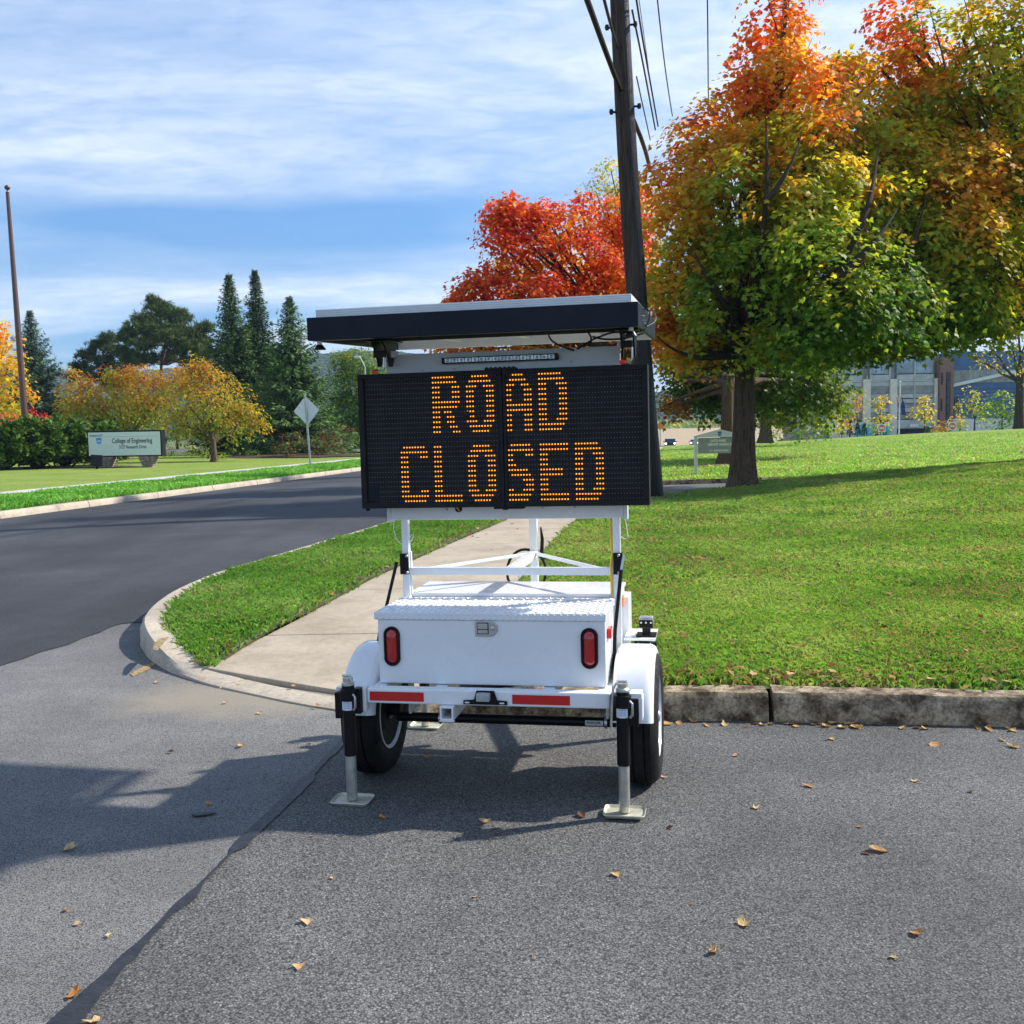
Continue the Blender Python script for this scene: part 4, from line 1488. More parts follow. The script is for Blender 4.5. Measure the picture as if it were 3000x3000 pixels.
def half(x0, x1, led_x0, ncols, skip):
    z0, z1 = 1.212, 1.815
    m = MB()
    rim_w = 0.026
    m.box(x0, x1, YB + 0.012, YB + 0.090, z0, z1)
    # raised rim
    m.box(x0, x1, YB, YB + 0.0119, z1 - 0.022, z1)
    m.box(x0, x1, YB, YB + 0.0119, z0, z0 + 0.026)
    xl, xr_ = (x0 + rim_w, x1 - 0.012) if x0 < -0.3 else (x0 + 0.012, x1 - rim_w)
    m.box(x0, xl, YB, YB + 0.0119, z0 + 0.0262, z1 - 0.0222)
    m.box(xr_, x1, YB, YB + 0.0119, z0 + 0.0262, z1 - 0.0222)
    m.build('panel', 'board_black', bd, bevel=0.002)
    # module joints
    m = MB()
    for k in (8.5, 17.5):
        z = 1.790 - 0.0219 * k
        m.box(xl, xr_, YB + 0.0108, YB + 0.0119, z - 0.0006, z + 0.0006)
    for k in range(1, ncols // 12):
        x = led_x0 + 0.0129 * (12 * k - 0.6 + skip)
        m.box(x - 0.0005, x + 0.0005, YB + 0.0108, YB + 0.0119, z0 + 0.03, z1 - 0.03)
    m.build('module_joint', 'black_paint', bd)


PITX, PITZ = 0.0129, 0.0219
LX0 = -0.590
half(-0.627, 0.0335, LX0, 47, 0)
half(0.0365, 0.668, LX0 + 48.1 * PITX, 48, 1)
FONT = {
    'R': ['0-7', '0-8', '0-2,7-9', '0-2,7-9', '0-2,7-9', '0-9', '0-8', '0-2,4-6', '0-2,5-7', '0-2,5-7', '0-2,6-8', '0-2,7-9'],
    'O': ['2-7', '1-8', '0-3,6-9'] + ['0-2,7-9'] * 6 + ['0-3,6-9', '1-8', '2-7'],
    'A': ['3-6', '2-7', '1-3,6-8', '0-2,7-9', '0-2,7-9', '0-2,7-9', '0-9', '0-9'] + ['0-2,7-9'] * 4,
    'D': ['0-7', '0-8', '0-2,6-9'] + ['0-2,7-9'] * 6 + ['0-2,6-9', '0-8', '0-7'],
    'C': ['1-8', '0-9', '0-2,7-9'] + ['0-2'] * 6 + ['0-2,7-9', '0-9', '1-8'],
    'L': ['0-2'] * 10 + ['0-9', '0-9'],
    'S': ['2-8', '1-9', '0-2,7-9', '0-2', '0-3', '1-7', '2-8', '6-9', '7-9', '0-2,6-9', '0-8', '1-7'],
    'E': ['0-9', '0-9', '0-2', '0-2', '0-2', '0-7', '0-7', '0-2', '0-2', '0-2', '0-9', '0-9'],
}
lit = set()


def led(m, x, z, r, d, n=8):
    y = YB + 0.0112
    vs = []
    for (k, dd) in ((1.0, 0.0), (0.75, d * 0.75), (0.0, d)):
        if k == 0:
            vs.append((x, y - dd, z))
        else:
            vs += [(x + r * k * math.cos(2 * math.pi * a / n), y - dd, z + r * k * math.sin(2 * math.pi * a / n)) for a in range(n)]
    fs = []
    for a in range(n):
        b = (a + 1) % n
        fs += [(a, b, n + b, n + a), (n + a, n + b, 2 * n)]
    m.add(vs, fs)


for row0, word in ((0, (('R', 24), ('O', 36), ('A', 49.1), ('D', 61.1))), (14, (('C', 12), ('L', 24), ('O', 36), ('S', 49.1), ('E', 61.1), ('D', 73.1)))):
    for ch, col in word:
        m = MB()
        for r0, spec in enumerate(FONT[ch]):
            for part in spec.split(','):
                a, b = part.split('-')
                for k in range(int(a), int(b) + 1):
                    lit.add((row0 + r0, round(col + k, 1)))
                    led(m, LX0 + (col + k) * PITX, 1.790 - (row0 + r0) * PITZ, 0.0036, 0.0035)
        o = m.build('letter', 'led_on', bd, smooth=True)
        o['label'] = 'glowing amber dot letter ' + ch
m = MB()
for row in range(26):
    for col in [float(c) for c in range(47)] + [round(48.1 + c, 1) for c in range(48)]:
        if (row, col) in lit or (row > 21 and col < 4):
            continue
        led(m, LX0 + col * PITX, 1.790 - row * PITZ, 0.0021, 0.002, 6)
o = m.build('dark_dots', 'led_off', bd, smooth=True)
o['kind'] = 'stuff'
# hinges, clasps, feet and the round sensor on the board
m = MB()
m.box(-0.042, 0.10, YB + 0.001, YB + 0.05, 1.8152, 1.8225)
for k in range(7):
    m.box(-0.038 + k * 0.02, -0.028 + k * 0.02, YB - 0.001, YB + 0.02, 1.8226, 1.8262)
m.build('hinge', 'black_paint', bd, bevel=0.001)
B(-0.018, 0.118, YB + 0.004, YB + 0.05, 1.2025, 1.2118).build('hinge', 'black_paint', bd, bevel=0.002)
B(0.024, 0.046, YB - 0.006, YB + 0.03, 1.199, 1.2122).build('knuckle', 'black_paint', bd, bevel=0.002)
for x, z in ((-0.125, 1.799), (0.092, 1.803), (-0.115, 1.222), (0.098, 1.224)):
    B(x - 0.022, x + 0.022, YB - 0.006, YB - 0.0005, z - 0.006, z + 0.006).build('clasp', 'black_paint', bd, bevel=0.002)
MB().lathe([(0.017, YB + 0.0112), (0.0165, YB + 0.008), (0.013, YB + 0.0065), (0.0, YB + 0.0065)], 20, 'y', (-0.128, 0, 1.622)).build('sensor', 'black_paint', bd, smooth=True)
B(-0.597, -0.553, YB + 0.0095, YB + 0.0118, 1.244, 1.315).build('cover_plate', 'navy_black', bd)
MB().tube([(-0.61, YB + 0.03, 1.212), (-0.61, YB + 0.03, 1.200)], 0.010, 10).build('foot', 'black_paint', bd, smooth=True)

# solar tray on top, tipped up slightly towards the front
sp = empty('solar_panel')
sp.parent = T
sp.location = (0, -0.25, 1.952)
sp.rotation_euler = (R(2.4), 0, 0)
B(-0.761, 0.648, -0.005, 0.060, 0.0, 0.098).build('front_beam', 'navy_black', sp, bevel=0.003)
mb = MB()
B(-0.761, -0.746, 0.0602, 1.30, 0.0, 0.072).build('side_rail', 'navy_black', sp, bevel=0.002)
B(0.633, 0.648, 0.0602, 1.30, 0.0, 0.098).build('side_rail', 'navy_black', sp, bevel=0.002)
B(-0.745, 0.632, 0.0603, 0.40, 0.002, 0.010).build('bottom_pan', 'matte_black', sp)
mb = MB()
mb.box(-0.737, 0.618, 0.045, 0.085, 0.0985, 0.134)
mb.box(-0.737, 0.618, 1.31, 1.35, 0.0985, 0.134)
mb.box(-0.737, -0.697, 0.0852, 1.3098, 0.0985, 0.134)
mb.box(0.578, 0.618, 0.0852, 1.3098, 0.0985, 0.134)
fo = mb.build('panel_frame', 'aluminium', sp, bevel=0.002)
B(-0.6965, 0.5775, 0.0855, 1.3095, 0.120, 0.126).build('solar_glass', 'navy_black', sp)
B(-0.6965, 0.5775, 0.0855, 1.3095, 0.1105, 0.1195).build('backsheet', 'white_dull', sp)
mb = MB()
mb.box(-0.745, 0.632, 1.255, 1.30, 0.0, 0.05)
for x in (-0.40, -0.02, 0.36):
    mb.box(x - 0.02, x + 0.02, 0.402, 1.2545, 0.03, 0.05)
mb.build('cross_rail', 'white_dull', sp, bevel=0.002)
mb = MB()
for z in (0.108, 0.117, 0.126):
    mb.box(-0.736, 0.617, 0.0443, 0.0449, z, z + 0.0012)
mb.build('frame_groove', 'galv', sp)
for s, x in ((-1, -0.510), (1, 0.586)):
    fr_ = (lambda xx: (lambda u, v, w: (xx + w, v, u)))(x - 0.008)
    pl = [(-0.03, 0.20), (-0.075, 0.24), (-0.115, 0.255), (-0.115, 0.30), (-0.06, 0.34), (0.0, 0.40), (0.0, 0.15)]
    a = MB()
    for off in (-0.030, 0.022):
        a.prism([(u, v) for u, v in pl], (lambda xx: (lambda u, v, w: (xx + w, v, u)))(x + off), 0.008)
    a.box(x - 0.05, x + 0.05, 0.14, 0.41, -0.006, 0.0)
    a.box(x - 0.0295, x + 0.0215, 0.20, 0.23, -0.075, -0.045)
    a.build('tilt_bracket', 'black_paint', sp, bevel=0.003)
    B(x - s * 0.02 - 0.03, x - s * 0.02 + 0.03, 0.27, 0.33, -0.075, -0.045).build('pivot_block', 'white_dull', sp, bevel=0.003)
    mb = MB().tube([(x + 0.02, 0.20, -0.075), (x + 0.02, 0.195, -0.12), (x + 0.015, 0.195, -0.133), (x - 0.012, 0.195, -0.136)], 0.0045, 8)
    mb.build('locking_pin', 'steel', sp, smooth=True)
    MB().tube([(x - 0.034, 0.195, -0.136), (x - 0.008, 0.195, -0.136)], 0.0085, 12).build('red_grip', 'red_marker', sp, smooth=True)
for x in (-0.725, 0.615):
    MB().lathe([(0.010, 0.0), (0.010, -0.014), (0.013, -0.016)], 14, 'z', (x, 0.04, 0)).build('lamp_neck', 'white_dull', sp, smooth=True)
    MB().lathe([(0.013, -0.0162), (0.026, -0.034), (0.027, -0.038), (0.0, -0.036)], 18, 'z', (x, 0.04, 0)).build('cone_lamp', 'black_paint', sp, smooth=True)
for pts in ([(0.26, 0.12, 0.0), (0.262, 0.16, -0.03), (0.29, 0.25, -0.055), (0.345, 0.30, -0.075)], [(0.40, 0.3, 0.01), (0.425, 0.32, -0.012), (0.43, 0.33, -0.04), (0.41, 0.34, -0.06)], [(0.655, 0.30, 0.0), (0.60, 0.27, -0.01), (0.52, 0.25, -0.006), (0.44, 0.26, -0.03), (0.36, 0.30, -0.07)], [(0.645, 0.35, -0.012), (0.56, 0.30, -0.035), (0.48, 0.28, -0.035), (0.43, 0.28, -0.02)],
            [(0.66, 0.28, 0.012), (0.685, 0.3, 0.05), (0.68, 0.32, 0.088), (0.665, 0.33, 0.105), (0.652, 0.33, 0.09)], [(0.662, 0.28, 0.012), (0.695, 0.33, 0.03), (0.70, 0.38, 0.06), (0.68, 0.42, 0.095)]):
    MB().tube([Vector(p) for p in resample(pts, 0.015)], 0.0042, 7).build('cable', 'cable', sp, smooth=True)
mb = MB()
for z, y in ((0.052, 0.2), (0.036, 0.25), (0.026, 0.3)):
    mb.lathe([(0.004, 0.6482), (0.004, 0.660), (0.0, 0.661)], 8, 'x', (0, y, z))
mb.build('cable_gland', 'galv', sp, smooth=True)


# ------------------------------------------------------------------ trees
MAPLE = np.array([(0, 0.0), (0.36, 0.02), (0.54, 0.44), (0.23, 0.50), (0, 1.0), (-0.23, 0.50), (-0.54, 0.44), (-0.36, 0.02)])
OVAL = np.array([(0, 0), (0.27, 0.35), (0.2, 0.75), (0, 1.0), (-0.2, 0.75), (-0.27, 0.35)])
KITE = np.array([(0, 0), (0.28, 0.45), (0, 1.0), (-0.28, 0.45)])
NEEDLE = np.array([(-0.09, 0), (0.09, 0), (0, 1.0)])
TWIG = np.array([(0, 0), (0.17, 0.4), (0, 1.0), (-0.17, 0.4)])
PAL = np.array([(0.100, 0.215, 0.022), (0.275, 0.385, 0.034), (0.50, 0.47, 0.040), (0.70, 0.46, 0.038), (0.78, 0.33, 0.034), (0.76, 0.17, 0.040), (0.62, 0.065, 0.045)])
PAL_T = np.array([0.0, 0.22, 0.42, 0.60, 0.76, 0.92, 1.1])


def pal(t):
    t = np.clip(t, 0, 1.1)
    return np.stack([np.interp(t, PAL_T, PAL[:, i]) for i in range(3)], 1)


def unit(v):
    return v / np.maximum(1e-9, np.linalg.norm(v, axis=-1, keepdims=True))


def leaf_mesh(name, pos, nrm, tipd, size, cols, shape, mat, parent, fold=0.12):
    """one polygon per leaf: pos (n,3), face normal nrm, tip direction tipd"""
    n = len(pos)
    nrm = unit(nrm)
    tip = tipd - nrm * np.sum(tipd * nrm, 1, keepdims=True)
    tip = unit(tip)
    side = np.cross(tip, nrm)
    k = len(shape)
    V = pos[:, None, :] + size[:, None, None] * (shape[None, :, 0:1] * side[:, None, :] + shape[None, :, 1:2] * tip[:, None, :] - fold * np.abs(shape[None, :, 0:1]) * nrm[:, None, :])
    C = np.repeat(cols[:, None, :], k, 1)
    return np_mesh(name, V.reshape(-1, 3), k, mat, parent, C.reshape(-1, 3))


def crown(rng, blobs, dens, leaf, per, spray_r, hue_noise=0.16, shell=0.5, flat=0.35, droop=0.35):
    """blobs: (centre, radii, hue). Sprays of leaves on and inside every blob."""
    Ps, Ns, Ts, Ss, Hs = [], [], [], [], []
    for c, rad, hue in blobs:
        c = np.array(c, float)
        rad = np.array(rad, float)
        area = 4 * math.pi * ((rad[0] * rad[1]) ** 1.6 / 3 + (rad[0] * rad[2]) ** 1.6 / 3 + (rad[1] * rad[2]) ** 1.6 / 3) ** (1 / 1.6)
        ns = max(6, int(area * dens))
        d = unit(rng.normal(0, 1, (ns, 3)))
        lump = 0.82 + 0.34 * vnoise(d[:, 0] * 2.2 + c[0], d[:, 1] * 2.2 + d[:, 2] * 1.7 + c[2], 0.7, int(abs(c[0]) * 10) % 97)
        rr = (shell + (1 - shell) * rng.uniform(0, 1, ns) ** 0.6) * lump
        sc = c + d * rad * rr[:, None]
        sh = hue + rng.normal(0, hue_noise, ns) + 0.12 * (d[:, 2])
        m = ns * per
        idx = np.repeat(np.arange(ns), per)
        out = d[idx]
        # every spray is a tilted, drooping pad of leaves
        pn = unit(np.array([0, 0, 0.8]) + d * np.array([0.75, 0.75, 0.35]) + rng.normal(0, 0.22, (ns, 3)))
        e1 = unit(np.cross(pn, unit(rng.normal(0, 1, (ns, 3)))))
        e2 = np.cross(pn, e1)
        prad = spray_r * rng.uniform(0.65, 1.25, ns)
        ra = np.sqrt(rng.uniform(0, 1, m))
        th = rng.uniform(0, 2 * np.pi, m)
        lobes = 0.75 + 0.35 * np.sin(3 * th + np.repeat(rng.uniform(0, 6.28, ns), per))
        rho = ra * lobes * prad[idx]
        rd = e1[idx] * np.cos(th)[:, None] + e2[idx] * np.sin(th)[:, None]
        p = sc[idx] + rd * rho[:, None] - pn[idx] * (flat * spray_r * ra ** 2)[:, None] + rng.normal(0, 0.06 * spray_r + 0.02, (m, 3))
        p[:, 2] -= droop * 0.5 * rho * ra
        nr = pn[idx] + rd * (0.55 * ra)[:, None] + rng.normal(0, 0.34, (m, 3))
        tp = rd * 0.9 + out * np.array([0.5, 0.5, 0.1]) + np.array([0, 0, -0.5]) + rng.normal(0, 0.4, (m, 3))
        Ps.append(p)
        Ns.append(nr)
        Ts.append(tp)
        Ss.append(leaf * rng.uniform(0.65, 1.25, m))
        Hs.append(sh[idx] + rng.normal(0, 0.085, m))
    return np.concatenate(Ps), np.concatenate(Ns), np.concatenate(Ts), np.concatenate(Ss), np.concatenate(Hs)


def limb(m, a, b, r0, r1, rng, n=7, wob=0.12, sides=8, sag=0.0):
    a, b = Vector(a), Vector(b)
    ln = (b - a).length
    pts, rs = [], []
    o = Vector((0, 0, 0))
    for i in range(n + 1):
        t = i / n
        if 0 < i < n:
            o = o * 0.6 + Vector(rng.normal(0, wob * ln * 0.12, 3))
        p = a.lerp(b, t) + o * math.sin(math.pi * t)
        p.z += sag * ln * math.sin(math.pi * t)
        pts.append(p)
        rs.append(r0 + (r1 - r0) * t ** 0.8)
    m.tube(pts, rs, sides)
    return pts


def trunk_mesh(m, base, top, r, rng, flare=1.5, sides=44, wob=0.02):
    base, top = Vector(base), Vector(top)
    ln = (top - base).length
    rows = []
    ph = rng.uniform(0, 6.28, 4)
    ridge_ = rng.normal(0, 0.022, sides)
    for t in (-0.03, 0.0, 0.02, 0.05, 0.08, 0.12, 0.18, 0.24, 0.30, 0.37, 0.44, 0.52, 0.60, 0.68, 0.76, 0.84, 0.92, 1.0):
        ridge_ = ridge_ * 0.8 + rng.normal(0, 0.016, sides)
        rr = r * (1 - 0.28 * max(0, t)) * (1 + (flare - 1) * math.exp(-max(0, t) * ln / (r * 1.6)))
        c = base.lerp(top, t) + Vector((math.sin(t * 5 + ph[0]), math.cos(t * 4 + ph[1]), 0)) * wob * ln * 0.15 * max(0, t)
        row = []
        for k in range(sides):
            a = 2 * math.pi * k / sides
            lob = 1 + ridge_[k] + 0.05 * math.sin(3 * a + ph[2]) + 0.035 * math.sin(7 * a + ph[3] + t * 3) + (0.16 * max(0, math.sin(5 * a + ph[1])) * math.exp(-max(0, t) * ln / (r * 1.2)))
            row.append(c + Vector((math.cos(a), math.sin(a), 0)) * rr * lob)
        rows.append(row)
    vs = [p for row in rows for p in row]
    fs = []
    for i in range(len(rows) - 1):
        for k in range(sides):
            k2 = (k + 1) % sides
            fs.append((i * sides + k, i * sides + k2, (i + 1) * sides + k2, (i + 1) * sides + k))
    fs.append(tuple(range(sides - 1, -1, -1)))
    fs.append(tuple((len(rows) - 1) * sides + k for k in range(sides)))
    m.add(vs, fs)


def browse(P, base, f, rng):
    """leaves below the browse line f(x, y) are missing"""
    w = P + np.array(base)
    return w[:, 2] > f(w[:, 0], w[:, 1]) + rng.normal(0, 0.14, len(P))


def broadleaf(name, label, base, trunk_top, r, blobs, seed, dens=3.2, leaf=0.15, per=16, spray=0.5, shape=MAPLE, bark='bark', group=None, cat='tree', hue_noise=0.13, shade=1.0, limbs=True, flare=1.5, twigs=3, shell=0.5, tint=(1, 1, 1), trunks=None, zcut=None, grooves=None):
    rng = np.random.default_rng(seed)
    root = empty(name, base)
    tag(root, label, cat, group)
    b0 = Vector(base)
    m = MB()
    tt = Vector(trunk_top) - b0
    for (tb, ttp, rr) in (trunks or [((0, 0, 0), tt, r)]):
        trunk_mesh(m, tb, ttp, rr, rng, flare)
    tops = [Vector(q[1]) for q in (trunks or [(0, tt, 0)])]
    blobs2 = [(np.array(c, float) - np.array(b0), rad, h) for c, rad, h in blobs]
    m.build('trunk', bark, root, smooth=True)
    if limbs:
        m = MB()
        for c, rad, h in blobs2:
            c = Vector(c)
            t0 = min(tops, key=lambda q: (q - c).length)
            start = t0 * rng.uniform(0.80, 0.98)
            pts = limb(m, start, c, r * 0.42, r * 0.10, rng, sag=0.04)
            for _ in range(twigs):
                d = unit(rng.normal(0, 1, 3))
                e = c + Vector(d * np.array(rad) * 0.85)
                q = pts[int(rng.integers(3, 7))]
                limb(m, q, e, r * 0.11, r * 0.02, rng, n=5, sides=5)
        m.build('limbs', bark, root, smooth=True)
    P, Nn, Tt, S, Hh = crown(rng, blobs2, dens, leaf, per, spray, hue_noise, shell)
    if grooves:
        # open lanes in the foliage along the big limbs, where the bark shows
        m = MB()
        keep = np.ones(len(P), bool)
        for pts, r0, r1 in grooves:
            q = resample([tuple(v_ - b0) for v_ in pts], 0.18)
            m.tube([Vector(v_) for v_ in q], [r0 + (r1 - r0) * t for t in np.linspace(0, 1, len(q))], 8)
            for v_ in q:
                d2 = np.sum(((P - v_ - np.array([0, -0.25, 0])) / np.array([0.30, 0.55, 0.30])) ** 2, 1)
                keep &= (d2 > 1) | (rng.uniform(0, 1, len(P)) < 0.18)
        m.build('big_limbs', 'bark_dark', root, smooth=True)
        P, Nn, Tt, S, Hh = P[keep], Nn[keep], Tt[keep], S[keep], Hh[keep]
    if zcut is not None:
        k_ = browse(P, b0, zcut, rng)
        P, Nn, Tt, S, Hh = P[k_], Nn[k_], Tt[k_], S[k_], Hh[k_]
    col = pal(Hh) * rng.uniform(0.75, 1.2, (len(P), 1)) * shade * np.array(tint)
    leaf_mesh('crown', P, Nn, Tt, S, col, shape, 'leaf', root)
    return root


def blob(px_, py_, rpx, Y, hue, flat=0.9, deep=1.0):
    c = at(px_, py_, Y)
    r_ = rpx / 3000 * Y
    return (tuple(c), (r_, r_ * deep, r_ * flat), hue)


def gz(px_, py_, z):
    p = gnd(px_, py_, z)
    return p


# the big maple by the driveway
MY = 23.3
base = (5.27, 23.3, 0.10)
bl = [blob(*a) for a in (
    (1985, 520, 120, 23.6, 0.68), (2070, 395, 125, 23.8, 0.68), (2000, 700, 135, 22.6, 0.56), (1985, 880, 105, 22.6, 0.62), (1990, 1000, 90, 22.9, 0.54), (2060, 1085, 70, 23.0, 0.36),
    (2170, 560, 175, 21.8, 0.38), (2290, 90, 105, 23.3, 0.80), (2300, -90, 85, 23.3, 0.86), (2190, 250, 70, 23.4, 0.70), (2330, 280, 150, 22.8, 0.62), (2200, 410, 130, 22.4, 0.49), (2200, 800, 185, 21.2, 0.18), (2110, 960, 140, 21.6, 0.26),
    (2380, 500, 175, 21.8, 0.40), (2420, 740, 195, 20.6, 0.19), (2350, 940, 165, 21.0, 0.10), (2520, 640, 165, 22.6, 0.29), (2560, 880, 175, 21.5, 0.09), (2470, 340, 110, 23.8, 0.47),
    (2600, 470, 140, 23.4, 0.42), (2240, 1050, 95, 22.6, 0.20), (2440, 1020, 85, 22.6, 0.09), (2690, 740, 150, 23.3, 0.28), (2690, 930, 110, 23.3, 0.09), (2560, 1010, 80, 22.8, 0.09), (1985, 610, 90, 22.2, 0.64),
    (2240, 660, 240, 25.6, 0.09), (2480, 680, 250, 25.8, 0.09), (2340, 400, 190, 25.2, 0.29), (2350, 900, 220, 25.6, 0.09), (2120, 850, 170, 25.3, 0.09), (2600, 850, 170, 25.6, 0.09),
    (2560, 330, 95, 24.6, 0.47), (2600, 600, 140, 24.6, 0.30), (2480, 850, 150, 20.6, 0.14), (2300, 620, 150, 20.9, 0.34), (2060, 560, 110, 22.6, 0.52), (2090, 720, 120, 21.8, 0.39), (2280, 180, 120, 23.2, 0.70), (2400, 380, 130, 22.4, 0.56), (2640, 1000, 80, 22.8, 0.09), (2320, 1060, 80, 22.2, 0.12), (2480, 560, 120, 21.6, 0.44),
    (2650, 650, 115, 23.2, 0.24), (2640, 420, 95, 23.8, 0.44), (2660, 850, 120, 22.8, 0.09), (2560, 760, 120, 21.8, 0.18), (2600, 1040, 65, 22.6, 0.09), (2150, 1060, 80, 22.4, 0.18), (1960, 800, 80, 22.4, 0.58), (1950, 950, 65, 22.8, 0.62), (2040, 1030, 75, 22.4, 0.32),
    (2500, 230, 85, 24.4, 0.54), (2560, 450, 110, 23.6, 0.42), (2440, 180, 70, 24.0, 0.62), (2180, 330, 90, 23.4, 0.62), (2740, 900, 100, 22.6, 0.17), (2830, 880, 100, 23.0, 0.19), (2780, 970, 80, 23.0, 0.15), (2880, 950, 70, 23.4, 0.19), (2700, 1010, 60, 22.8, 0.13), (2800, 780, 95, 22.6, 0.29), (2740, 690, 90, 22.6, 0.37),
    (2120, 480, 100, 22.8, 0.56))]
LIMBS = [([at(*q) for q in pts], r0, r1) for pts, r0, r1 in (
    (((2185, 1000, 22.9), (2120, 890, 21.5), (2060, 795, 20.9), (2035, 740, 20.9)), 0.13, 0.015),
    (((2190, 960, 22.9), (2225, 760, 21.3), (2250, 560, 20.9), (2243, 330, 21.6)), 0.15, 0.012),
    (((2240, 600, 20.9), (2320, 490, 20.8), (2348, 395, 21.2)), 0.07, 0.010),
    (((2230, 960, 22.9), (2420, 860, 21.2), (2500, 720, 20.7), (2550, 590, 20.9), (2575, 430, 22.2)), 0.15, 0.012),
    (((2440, 830, 20.9), (2580, 690, 20.9), (2630, 610, 21.4)), 0.09, 0.012),
    (((2640, 800, 21.9), (2690, 700, 21.8), (2715, 570, 22.0)), 0.06, 0.010),
    (((2150, 1040, 22.9), (2040, 1050, 22.0), (1960, 1020, 21.6), (1925, 985, 21.4)), 0.10, 0.012))]
broadleaf('maple_tree', 'large maple turning from green to orange, thick bark trunk at the lawn edge', base, (5.35, 23.35, 3.6), 0.265, bl, 101, dens=0.90, leaf=0.122, per=108, spray=0.80, flare=1.5, twigs=4, grooves=LIMBS, zcut=lambda x, y: 2.75 + 0.25 * vnoise(x, y, 0.8, 31) + 0.10 * np.maximum(0, x - 7.5))

# the neighbour whose trunk stands outside the view, its crown reaching in
bl = [blob(*a) for a in (
    (2700, 190, 130, 25.5, 0.70), (2640, 40, 90, 25.5, 0.84), (2700, 330, 110, 25.2, 0.62), (2820, 110, 170, 24.8, 0.34), (2960, 60, 180, 24.5, 0.36), (2860, 330, 175, 24.2, 0.42), (3010, 330, 180, 24.0, 0.32),
    (2790, 520, 125, 23.0, 0.62), (2800, 660, 120, 22.8, 0.44), (2930, 560, 180, 24.6, 0.34), (2880, 760, 165, 24.3, 0.26), (3010, 780, 170, 24.8, 0.38), (2830, 900, 130, 24.0, 0.14), (2960, 920, 110, 25.0, 0.34), (3130, 560, 240, 24.5, 0.34), (2760, 990, 85, 23.6, 0.10), (3150, 200, 240, 25.0, 0.42), (3180, 850, 220, 25.0, 0.29), (2920, 420, 260, 27.0, 0.09), (2720, 600, 120, 24.4, 0.34), (2740, 420, 110, 24.8, 0.56), (2650, 280, 90, 25.2, 0.64), (2760, 830, 130, 23.8, 0.19), (2900, 180, 150, 24.2, 0.42), (2870, 620, 140, 23.4, 0.56), (2900, 960, 90, 24.6, 0.24), (2710, 500, 110, 24.6, 0.39), (2780, 720, 115, 23.6, 0.34), (2800, 960, 85, 24.0, 0.12), (2730, 1000, 75, 23.6, 0.09), (2700, 850, 110, 24.6, 0.10), (2850, 480, 120, 23.4, 0.54), (2980, 480, 120, 23.4, 0.39), (2960, 760, 120, 23.4, 0.39), (2580, 200, 90, 25.4, 0.58), (2620, 330, 105, 24.8, 0.52), (2700, 420, 115, 24.2, 0.50), (2650, 130, 90, 25.4, 0.80), (2760, 260, 110, 24.8, 0.52), (2700, 640, 110, 23.6, 0.36), (2870, 850, 110, 23.2, 0.29), (2950, 880, 105, 23.5, 0.37), (2900, 650, 120, 22.8, 0.43), (2850, 740, 110, 22.8, 0.35),
    (2560, 540, 100, 24.8, 0.36))]
broadleaf('maple_tree', 'tall green and orange maple at the picture edge, trunk out of sight', (13.6, 25.2, 0.62), (13.7, 25.2, 4.2), 0.36, bl, 102, dens=0.80, leaf=0.122, per=96, spray=0.80, twigs=3, zcut=lambda x, y: 3.05 + 0.30 * vnoise(x, y, 0.8, 32) + 0.20 * np.clip(x - 9.0, 0, 4))

# the scarlet maple behind the utility pole
bl = [blob(*a) for a in (
    (1345, 895, 55, 27.0, 0.93), (1425, 850, 75, 27.2, 0.91), (1480, 690, 62, 27.5, 0.93), (1525, 640, 55, 27.5, 0.90), (1560, 740, 105, 27.2, 0.92), (1650, 660, 85, 28.0, 0.85), (1700, 770, 120, 27.6, 0.88), (1790, 700, 90, 28.4, 0.79), (1830, 830, 110, 28.2, 0.73),
    (1600, 860, 110, 27.2, 0.90), (1750, 920, 110, 28.0, 0.77), (1470, 930, 75, 27.2, 0.83), (1370, 975, 55, 27.4, 0.75), (1540, 1000, 70, 27.6, 0.65), (1700, 1010, 80, 28.0, 0.61), (1840, 980, 70, 28.4, 0.65), (1480, 800, 55, 28.5, 0.55), (1640, 790, 130, 29.6, 0.65), (1315, 1000, 40, 27.3, 0.75), (1330, 930, 50, 27.0, 0.95), (1390, 910, 75, 27.0, 0.93), (1500, 880, 90, 26.8, 0.95), (1450, 790, 60, 27.0, 0.91), (1480, 730, 60, 27.0, 0.95), (1600, 640, 70, 27.8, 0.91), (1560, 940, 90, 27.0, 0.89), (1660, 900, 90, 27.0, 0.92), (1520, 1040, 60, 27.4, 0.61), (1420, 1020, 50, 27.4, 0.69), (1780, 620, 80, 28.2, 0.90), (1850, 690, 90, 28.4, 0.85), (1860, 840, 95, 28.4, 0.81), (1780, 800, 100, 27.4, 0.91), (1860, 600, 70, 28.6, 0.80), (1820, 930, 90, 28.0, 0.81), (1300, 945, 36, 27.0, 0.94), (1335, 885, 40, 27.0, 0.95), (1385, 835, 40, 27.0, 0.93), (1462, 625, 42, 27.2, 0.94), (1490, 600, 30, 27.2, 0.94), (1560, 620, 45, 27.6, 0.92), (1700, 620, 60, 28.2, 0.93))]
broadleaf('maple_tree', 'scarlet maple behind the utility pole and above the solar panel', (3.75, 28.0, 0.10), (3.7, 28.0, 2.9), 0.20, bl, 103, dens=1.2, leaf=0.108, per=84, spray=0.62, hue_noise=0.09, twigs=3)
bl = [blob(*a) for a in ((1790, 500, 60, 37, 0.42), (1745, 560, 55, 37, 0.40), (1830, 560, 70, 37.5, 0.45), (1800, 640, 90, 38, 0.4), (1880, 600, 90, 38, 0.4), (1870, 760, 120, 38.5, 0.35), (1840, 930, 110, 38.5, 0.30))]
